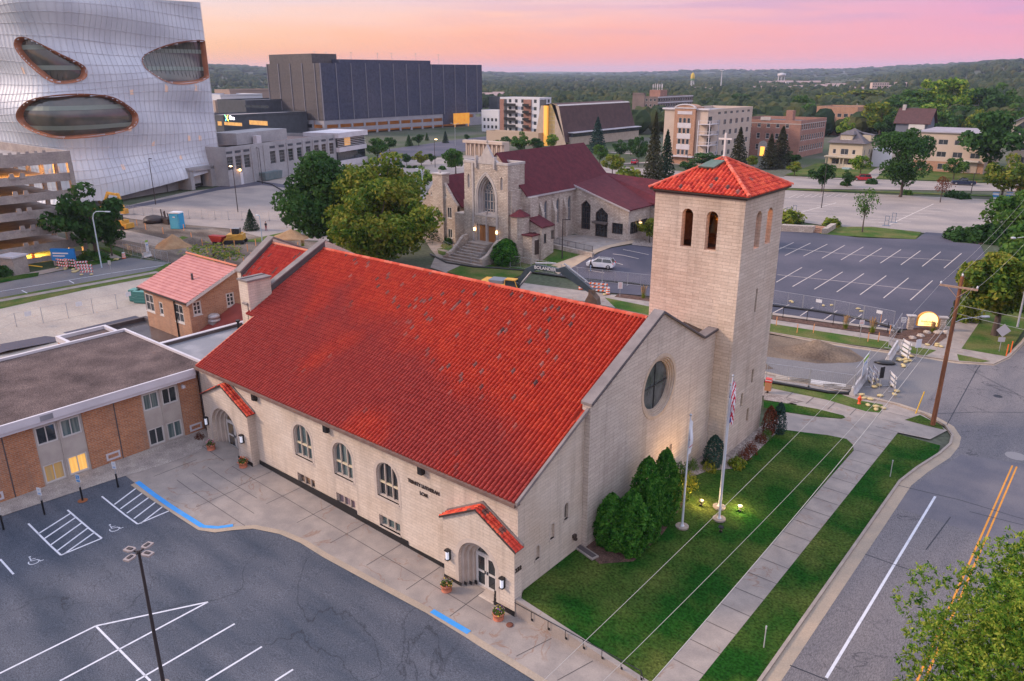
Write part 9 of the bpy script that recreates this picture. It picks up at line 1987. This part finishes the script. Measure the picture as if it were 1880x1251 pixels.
# ================================================================ VEHICLES AND MACHINES
m_tyre=mat('tyre',(.02,.02,.022),rough=.9); m_rim=mat('rim',(.45,.45,.48),rough=.3,metal=.7); m_cg=mat('car_glass',(.02,.025,.03),rough=.05,spec=.9)
def paint(n,c): return mat('paint_'+n,c,rough=.25,spec=.6)
def car(name,label,cat,P,rz,pm,kind='hatch',group=None):
    L_,W_2={'hatch': (4.1,.88),'suv': (4.7,.94),'truck': (5.7,.98)}[kind]; T=thing(name,label,cat,P,rz,group); h={'hatch': .95,'suv': 1.05,'truck': 1.08}[kind]; top={'hatch': 1.55,'suv': 1.78,'truck': 1.82}[kind]
    low=[(-L_/2,.38),(-L_/2+.02,.75),(-L_/2+.15,h-.05),(-L_*.22,h),(L_*.12,h+.02) if kind != 'truck' else (L_*.12,h),(L_/2-.12,h-.02),(L_/2,.7),(L_/2-.02,.35),(L_/2-.3,.25),(-L_/2+.3,.25)]
    if kind != 'truck': low[3]=(-L_*.24,h+.02)
    def body(prof,w0,w1,zmid):
        g=MB(); n=len(prof); vs=[]
        for s,w in ((-1,w0),(-1,w0),(1,w0),(1,w0)): pass
        cols=[(-1.0,.90),(-.97,1.0),(.97,1.0),(1.0,.90)]
        rows=[]
        for yy,sc in ((-w0,.94),(-w0*.93,1.0),(w0*.93,1.0),(w0,.94)): rows.append([(x*(.985 if abs(yy) == w0 else 1),yy,zmid+(z-zmid)*sc) for x,z in prof])
        vs=[p for r in rows for p in r]
        fs=[(k*n+i,k*n+(i+1) % n,(k+1)*n+(i+1) % n,(k+1)*n+i) for k in range(3) for i in range(n)]+[list(range(n)),list(range(3*n,4*n))[::-1]]
        g.add(vs,fs,0,False); return g
    pf('body',body(low,W_2,W_2,.65),pm,T)
    if kind == 'truck': cab=[(-L_*.20,h-.02),(-L_*.10,top-.06),(-L_*.06,top),(L_*.10,top),(L_*.13,top-.05),(L_*.155,h-.02)]
    elif kind == 'suv': cab=[(-L_*.24,h),(-L_*.12,top-.08),(-L_*.06,top),(L_*.36,top-.02),(L_*.40,top-.1),(L_*.47,h)]
    else: cab=[(-L_*.30,h),(-L_*.10,top-.08),(-L_*.02,top),(L_*.30,top-.06),(L_*.40,top-.16),(L_*.48,h)]
    def ghouse(prof,wb,wt,m,inset=0):
        g=MB(); n=len(prof); vs=[]
        for s in (-1,1):
            for x,z in prof: t=(z-h)/(top-h); vs.append((x,s*(wb+(wt-wb)*t),z))
        g.add(vs,[list(range(n)),list(range(n,2*n))[::-1]]+[(i,(i+1) % n,n+(i+1) % n,n+i) for i in range(n)],0); return g
    cb=pf('cabin',ghouse(cab,W_2*.93,W_2*.74,pm),m_cg,T)
    rf=[(x,z) for x,z in cab[1:-1]]; g=MB(); n=len(rf); wt=W_2*.77
    g.extr([(x,-wt,z+.0) for x,z in rf]+[(x,-wt,z-.07) for x,z in rf[::-1]],(0,2*wt,0)); pf('roof',g,pm,cb)
    g=MB()
    for s in (-1,1):
        for x0,x1 in ((cab[0][0],cab[1][0]),(cab[-1][0],cab[-2][0]),((cab[0][0]+cab[-1][0])/2,(cab[0][0]+cab[-1][0])/2+.02)): g.tube([(x0,s*W_2*.94,h),(x1,s*W_2*.77,top-.06)],.045,4)
    pf('pillars',g,pm,cb)
    for x in (-L_*.32,L_*.32):
        for s in (-1,1):
            r=.33 if kind == 'hatch' else .38; g=MB(); g.cyl((x,s*(W_2-.2),r),(x,s*(W_2+.02),r),r,n=18); w_=pf('wheel',g,m_tyre,T); g=MB(); g.cyl((x,s*(W_2+.02),r),(x,s*(W_2+.035),r),r*.62,r*.5,n=12); pf('rim',g,m_rim,w_)
    for s in (-1,1):
        g=MB(); g.box(-L_/2-.01,-L_/2+.12,s*W_2*.72-.14,s*W_2*.72+.14,.62,.78); pf('headlight',g,mat('headlight',(.7,.7,.75),rough=.1),T)
        g=MB(); g.box(L_/2-.1,L_/2+.012,s*W_2*.82-.1,s*W_2*.82+.1,.72,.98); pf('tail_light',g,mat('tail_light',(.5,.02,.02),rough=.2,emit=(1,.05,.02),estr=.15),T)
    if kind == 'truck': g=MB(); g.box(L_*.17,L_/2-.12,-W_2*.82,W_2*.82,h-.02,h+.012); pf('bed',g,m_black,T)
    return T
c_=G(1103,492); car('parked_car','white hatchback parked in the dark car park with a person beside it','car',c_+V3((0,0,.04)),rad(18),paint('white',(.62,.63,.68)),'hatch')
car('suv','bright red SUV driving on the far street','car',G(1583,332)+V3((0,0,.05)),rad(18),paint('red',(.38,.02,.03)),'suv'); car('pickup_truck','dark blue pickup truck on the far street','pickup',G(1768,340)+V3((0,0,.05)),rad(20),paint('navy',(.015,.025,.06)),'truck')
car('parked_car','orange red car cut off by the right edge on the far street','car',G(1884,352)+V3((0,0,.05)),rad(20),paint('orange_red',(.45,.05,.02)),'suv'); car('parked_car','small red car beyond the stone church near the conifers','car',G(1165,301)+V3((0,0,.06)),rad(-70),paint('crimson',(.50,.02,.05)),'hatch')
car('parked_car','dark car under the ragged oak between the trees','car',G(1740,262)+V3((0,0,.05)),rad(20),paint('black',(.01,.01,.015)),'suv')
# person by the white car
def person(label,P,rz,shirt,trousers,hair):
    T=thing('person',label,'person',P,rz)
    J={'pel': (0,0,.95),'ch': (.02,0,1.28),'nk': (.03,0,1.48),'hd': (.06,0,1.66),'lh': (0,.10,.90),'rh': (0,-.10,.90),'lk': (.04,.12,.50),'rk': (-.02,-.12,.50),'la': (-.02,.13,.08),'ra': (-.06,-.13,.08),'lt': (.16,.14,.04),'rt': (.12,-.14,.04),'ls': (.0,.19,1.42),'rs': (0,-.19,1.42),'le': (-.02,.26,1.14),'re': (.06,-.25,1.14),'lw': (.16,.24,.96),'rw': (.26,-.18,1.04)}
    Ed=[('pel','ch',.14),('ch','nk',.07),('nk','hd',.10),('pel','lh',.10),('pel','rh',.10),('lh','lk',.07),('rh','rk',.07),('lk','la',.05),('rk','ra',.05),('la','lt',.04),('ra','rt',.04),('ch','ls',.06),('ch','rs',.06),('ls','le',.045),('rs','re',.045),('le','lw',.032),('re','rw',.032)]
    me=bpy.data.meshes.new('skeleton'); ks=list(J); me.from_pydata([J[k] for k in ks],[(ks.index(a),ks.index(b)) for a,b,r in Ed],[]); ob=bpy.data.objects.new('tmp',me); C.objects.link(ob); md=ob.modifiers.new('s','SKIN'); ss=ob.modifiers.new('u','SUBSURF'); ss.levels=2
    rad={'pel': .15,'ch': .17,'nk': .06,'hd': .105,**{a: .05 for a in ()}}
    for a,b,r in Ed: rad.setdefault(b,r)
    for i,k in enumerate(ks): v=me.skin_vertices[0].data[i]; v.radius=(rad[k],rad[k]); v.use_root=k == 'pel'
    dg=bpy.context.evaluated_depsgraph_get(); m2=bpy.data.meshes.new_from_object(ob.evaluated_get(dg)); bpy.data.objects.remove(ob); m2.materials.clear()
    for m_ in (shirt,trousers,mat('skin',(.50,.28,.20),rough=.6)): m2.materials.append(m_)
    for p in m2.polygons: z=p.center.z; p.material_index=2 if z > 1.47 or (z < 1.08 and abs(p.center.y) > .17 and z > .85 and p.center.x > .08) else (0 if z > .93 else 1); p.use_smooth=True
    b_=bpy.data.objects.new('body',m2); C.objects.link(b_); b_.parent=T; g=MB(); g.ball((.04,0,1.72),.115,sz=.85); pf('hair',g,hair,T); return T
person('person in a dark top and light blue jeans standing at the white car',G(1084,498)+V3((0,0,.04)),rad(40),mat('dark_top',(.03,.025,.03),rough=.9),mat('pale_jeans',(.20,.28,.42),rough=.9),mat('dark_hair',(.03,.02,.015),rough=.8))
person('worker in a dark top and red trousers by the cone shaped evergreen',G(489,424),0,mat('dark_top',(.03,.025,.03)),mat('red_trousers',(.25,.04,.05),rough=.9),mat('dark_hair',(.03,.02,.015)))
# excavator behind the ridge
P=G(944,552); T=thing('excavator','yellow excavator with a long dark slate boom reaching behind the red roof','excavator',P,rad(18)); ye=mat('machine_yellow',(.62,.33,.05),(.50,.26,.05),scale=1,rough=.5); sl_=mat('boom_slate',(.035,.055,.07),(.05,.065,.08),scale=2,rough=.4)
T.scale=(.92,.92,.92); g=MB(); g.box(-4.6,.2,-1.5,1.5,1.25,2.5); g.box(-4.8,-3.4,-1.4,1.4,1.35,2.75); pf('house',g,ye,T)
g=MB(); g.box(-3.6,-1.4,-.9,1.1,2.5,2.95); pf('engine_cover',g,mat('grey_cover',(.16,.18,.22),rough=.5),T)
g=MB(); g.extr([(-1.3,.55,1.3),(.75,.55,1.3),(.95,.55,2.2),(.55,.55,3.2),(-1.2,.55,3.3)],(0,-0,0)) if False else g.extr([(-.9,-1.5,1.3),(.95,-1.5,1.3),(1.1,-1.5,2.2),(.7,-1.5,3.25),(-.8,-1.5,3.3)],(0,1.1,0)); cabn=pf('cab',g,m_cg,T); g=MB(); g.box(-.85,.75,-1.52,-.38,3.28,3.4); g.tube([(.95,-1.5,1.3),(1.1,-1.5,2.2),(.7,-1.5,3.25)],.06,5); g.tube([(-.9,-1.5,1.3),(-.8,-1.5,3.3)],.06,5); pf('cab_frame',g,ye,cabn)
for y in (-1.35,1.35):
    g=MB(); g.extr([(-2.5,y-.32,.35),(-2.2,y-.32,0),(2.2,y-.32,0),(2.6,y-.32,.4),(2.3,y-.32,.95),(-2.2,y-.32,.95)],(0,.64,0)); pf('track',g,m_tyre,T)
g=MB(); g.cyl((0,0,.9),(0,0,1.3),.9,n=16); g.box(-1.4,1.4,-1.2,1.2,.45,.95); pf('undercarriage',g,m_dark,T)
g=MB(); g.extr([(-.3,.25,2.0),(1.6,.25,4.75),(3.1,.25,5.45),(7.0,.25,5.05),(7.1,.25,4.65),(3.3,.25,4.7),(2.2,.25,4.1),(.5,.25,1.9)],(0,.55,0)); bo=pf('boom',g,sl_,T)
g=MB(); g.tube([(.5,.1,1.9),(2.5,.1,4.4)],.11,8); g.tube([(.5,.95,1.9),(2.5,.95,4.4)],.11,8); g.tube([(3.0,.52,5.6),(6.0,.52,5.8)],.11,8); pf('boom_ram',g,m_pole,bo)
g=MB(); g.extr([(6.5,.28,5.2),(7.4,.28,5.5),(11.6,.28,2.5),(11.5,.28,2.1),(10.8,.28,2.2),(6.9,.28,4.4)],(0,.5,0)); st_=pf('stick',g,sl_,T); g=MB(); g.tube([(7.2,.52,5.9),(10.6,.52,3.6)],.1,8); pf('stick_ram',g,m_pole,st_)
g=MB(); g.extr([(11.2,-.35,2.4),(12.2,-.35,1.4),(12.4,-.35,.4),(11.6,-.35,-.1),(10.4,-.35,.2),(10.6,-.35,1.2)],(0,1.7,0)); g.box(10.9,11.7,.1,.9,1.2,2.6); pf('bucket',g,mat('muddy_steel',(.10,.07,.055),(.16,.10,.07),scale=2,rough=.8),T)
q=rad(18); text('lettering','BOLANDER',.62,(P.x+4.4*cos(q)+(-.24)*-sin(q)*-1*-1,P.y+4.4*sin(q)+.24*cos(q),P.z+4.82),(cos(q),sin(q),-.05),(0,0,1),.01,m_signw,bo)
# site machines among the dug ground
def small_machine(name,label,px,by,rz,col,kind):
    P=G(px,by); T=thing(name,label,kind,P,rz); g=MB(); g.box(-1.6,1.2,-1,1,.7,1.7); pf('body',g,col,T)
    for y in (-1.05,1.05): g=MB(); g.extr([(-1.9,y-.22,.3),(-1.6,y-.22,0),(1.5,y-.22,0),(1.8,y-.22,.35),(1.5,y-.22,.75),(-1.6,y-.22,.75)],(0,.44,0)); pf('track',g,m_tyre,T)
    if kind == 'excavator': g=MB(); g.box(-.6,.9,-.9,.1,1.7,2.9); pf('cab',g,m_cg,T); g=MB(); g.extr([(.6,.3,1.5),(2.6,.3,4.8),(5.4,.3,4.4),(5.3,.3,4.0),(2.9,.3,4.2),(1.2,.3,1.5)],(0,.4,0)); g.extr([(5.0,.3,4.6),(5.6,.3,4.5),(6.6,.3,1.2),(6.2,.3,1.1)],(0,.4,0)); g.box(5.7,7.0,.0,1.0,.3,1.3); pf('boom',g,col,T)
    else: g=MB(); g.box(-1.0,.3,-.6,.6,1.7,2.7); pf('cab',g,m_cg,T); g=MB(); g.box(1.2,2.2,-1.1,1.1,.2,1.1); g.tube([(-1.2,-.95,1.8),(1.4,-.95,.9)],.12,5); g.tube([(-1.2,.95,1.8),(1.4,.95,.9)],.12,5); pf('bucket',g,col,T)
small_machine('small_excavator','yellow excavator half hidden behind the garage tree',182,393,.4,ye,'excavator'); small_machine('track_loader','small yellow loader beside the dark trench',223,420,.4,ye,'loader'); small_machine('track_loader','dark loader with a yellow bucket near the grass strip',433,447,-2.4,ye,'loader')
P=G(401,449); T=thing('hopper','open red metal hopper on the dug ground','hopper',P,.3); T.scale=(.6,.6,.6); g=MB(); g.extr([(-1.6,-1,.9),(1.6,-1,.9),(2.6,-1,2.6),(-2.6,-1,2.6)],(0,2,0)); pf('tub',g,mat('hopper_red',(.30,.02,.02),rough=.5),T)
for x in (-1.3,1.3): g=MB(); g.box(x-.12,x+.12,-.9,.9,0,.9); pf('leg',g,m_dark,T)
P=G(283,409); g=MB(); g.ball((0,0,.6),2.2,sz=.4,jit=.3); sf('covered_pile',g,m_dark,'dark round covered pile left of the blue toilet','pile',loc=P)
for i,(px,by) in enumerate(((302,409),(309,412))): P=G(px,by); g=MB(); g.box(-.8,.8,-.5,.5,0,1.1); g.tube([(-.6,0,1.0),(-.9,0,2.6)],.12,5); g.tube([(.5,0,1.0),(.2,0,2.2)],.12,5); sf('compactor',g,m_dark,['dark compactor left of the blue toilet','dark compactor right beside the blue toilet'][i],'compactor','dark compactors in the yard',loc=P)
# ================================================================ AIR OF THE VALLEY
g=MB(); g.box(-13500,11500,-2900,13500,-2,175); hm=bpy.data.materials.new('haze'); hm.use_nodes=True; n_=hm.node_tree; n_.nodes.remove(n_.nodes['Principled BSDF']); pv=n_.nodes.new('ShaderNodeVolumePrincipled'); pv.inputs['Color'].default_value=(.66,.75,1.0,1); pv.inputs['Density'].default_value=8e-5; pv.inputs['Anisotropy'].default_value=.1; n_.links.new(pv.outputs[0],n_.nodes['Material Output'].inputs['Volume'])
sf('haze',g,hm,'thin evening haze over the valley',None,kind='stuff')
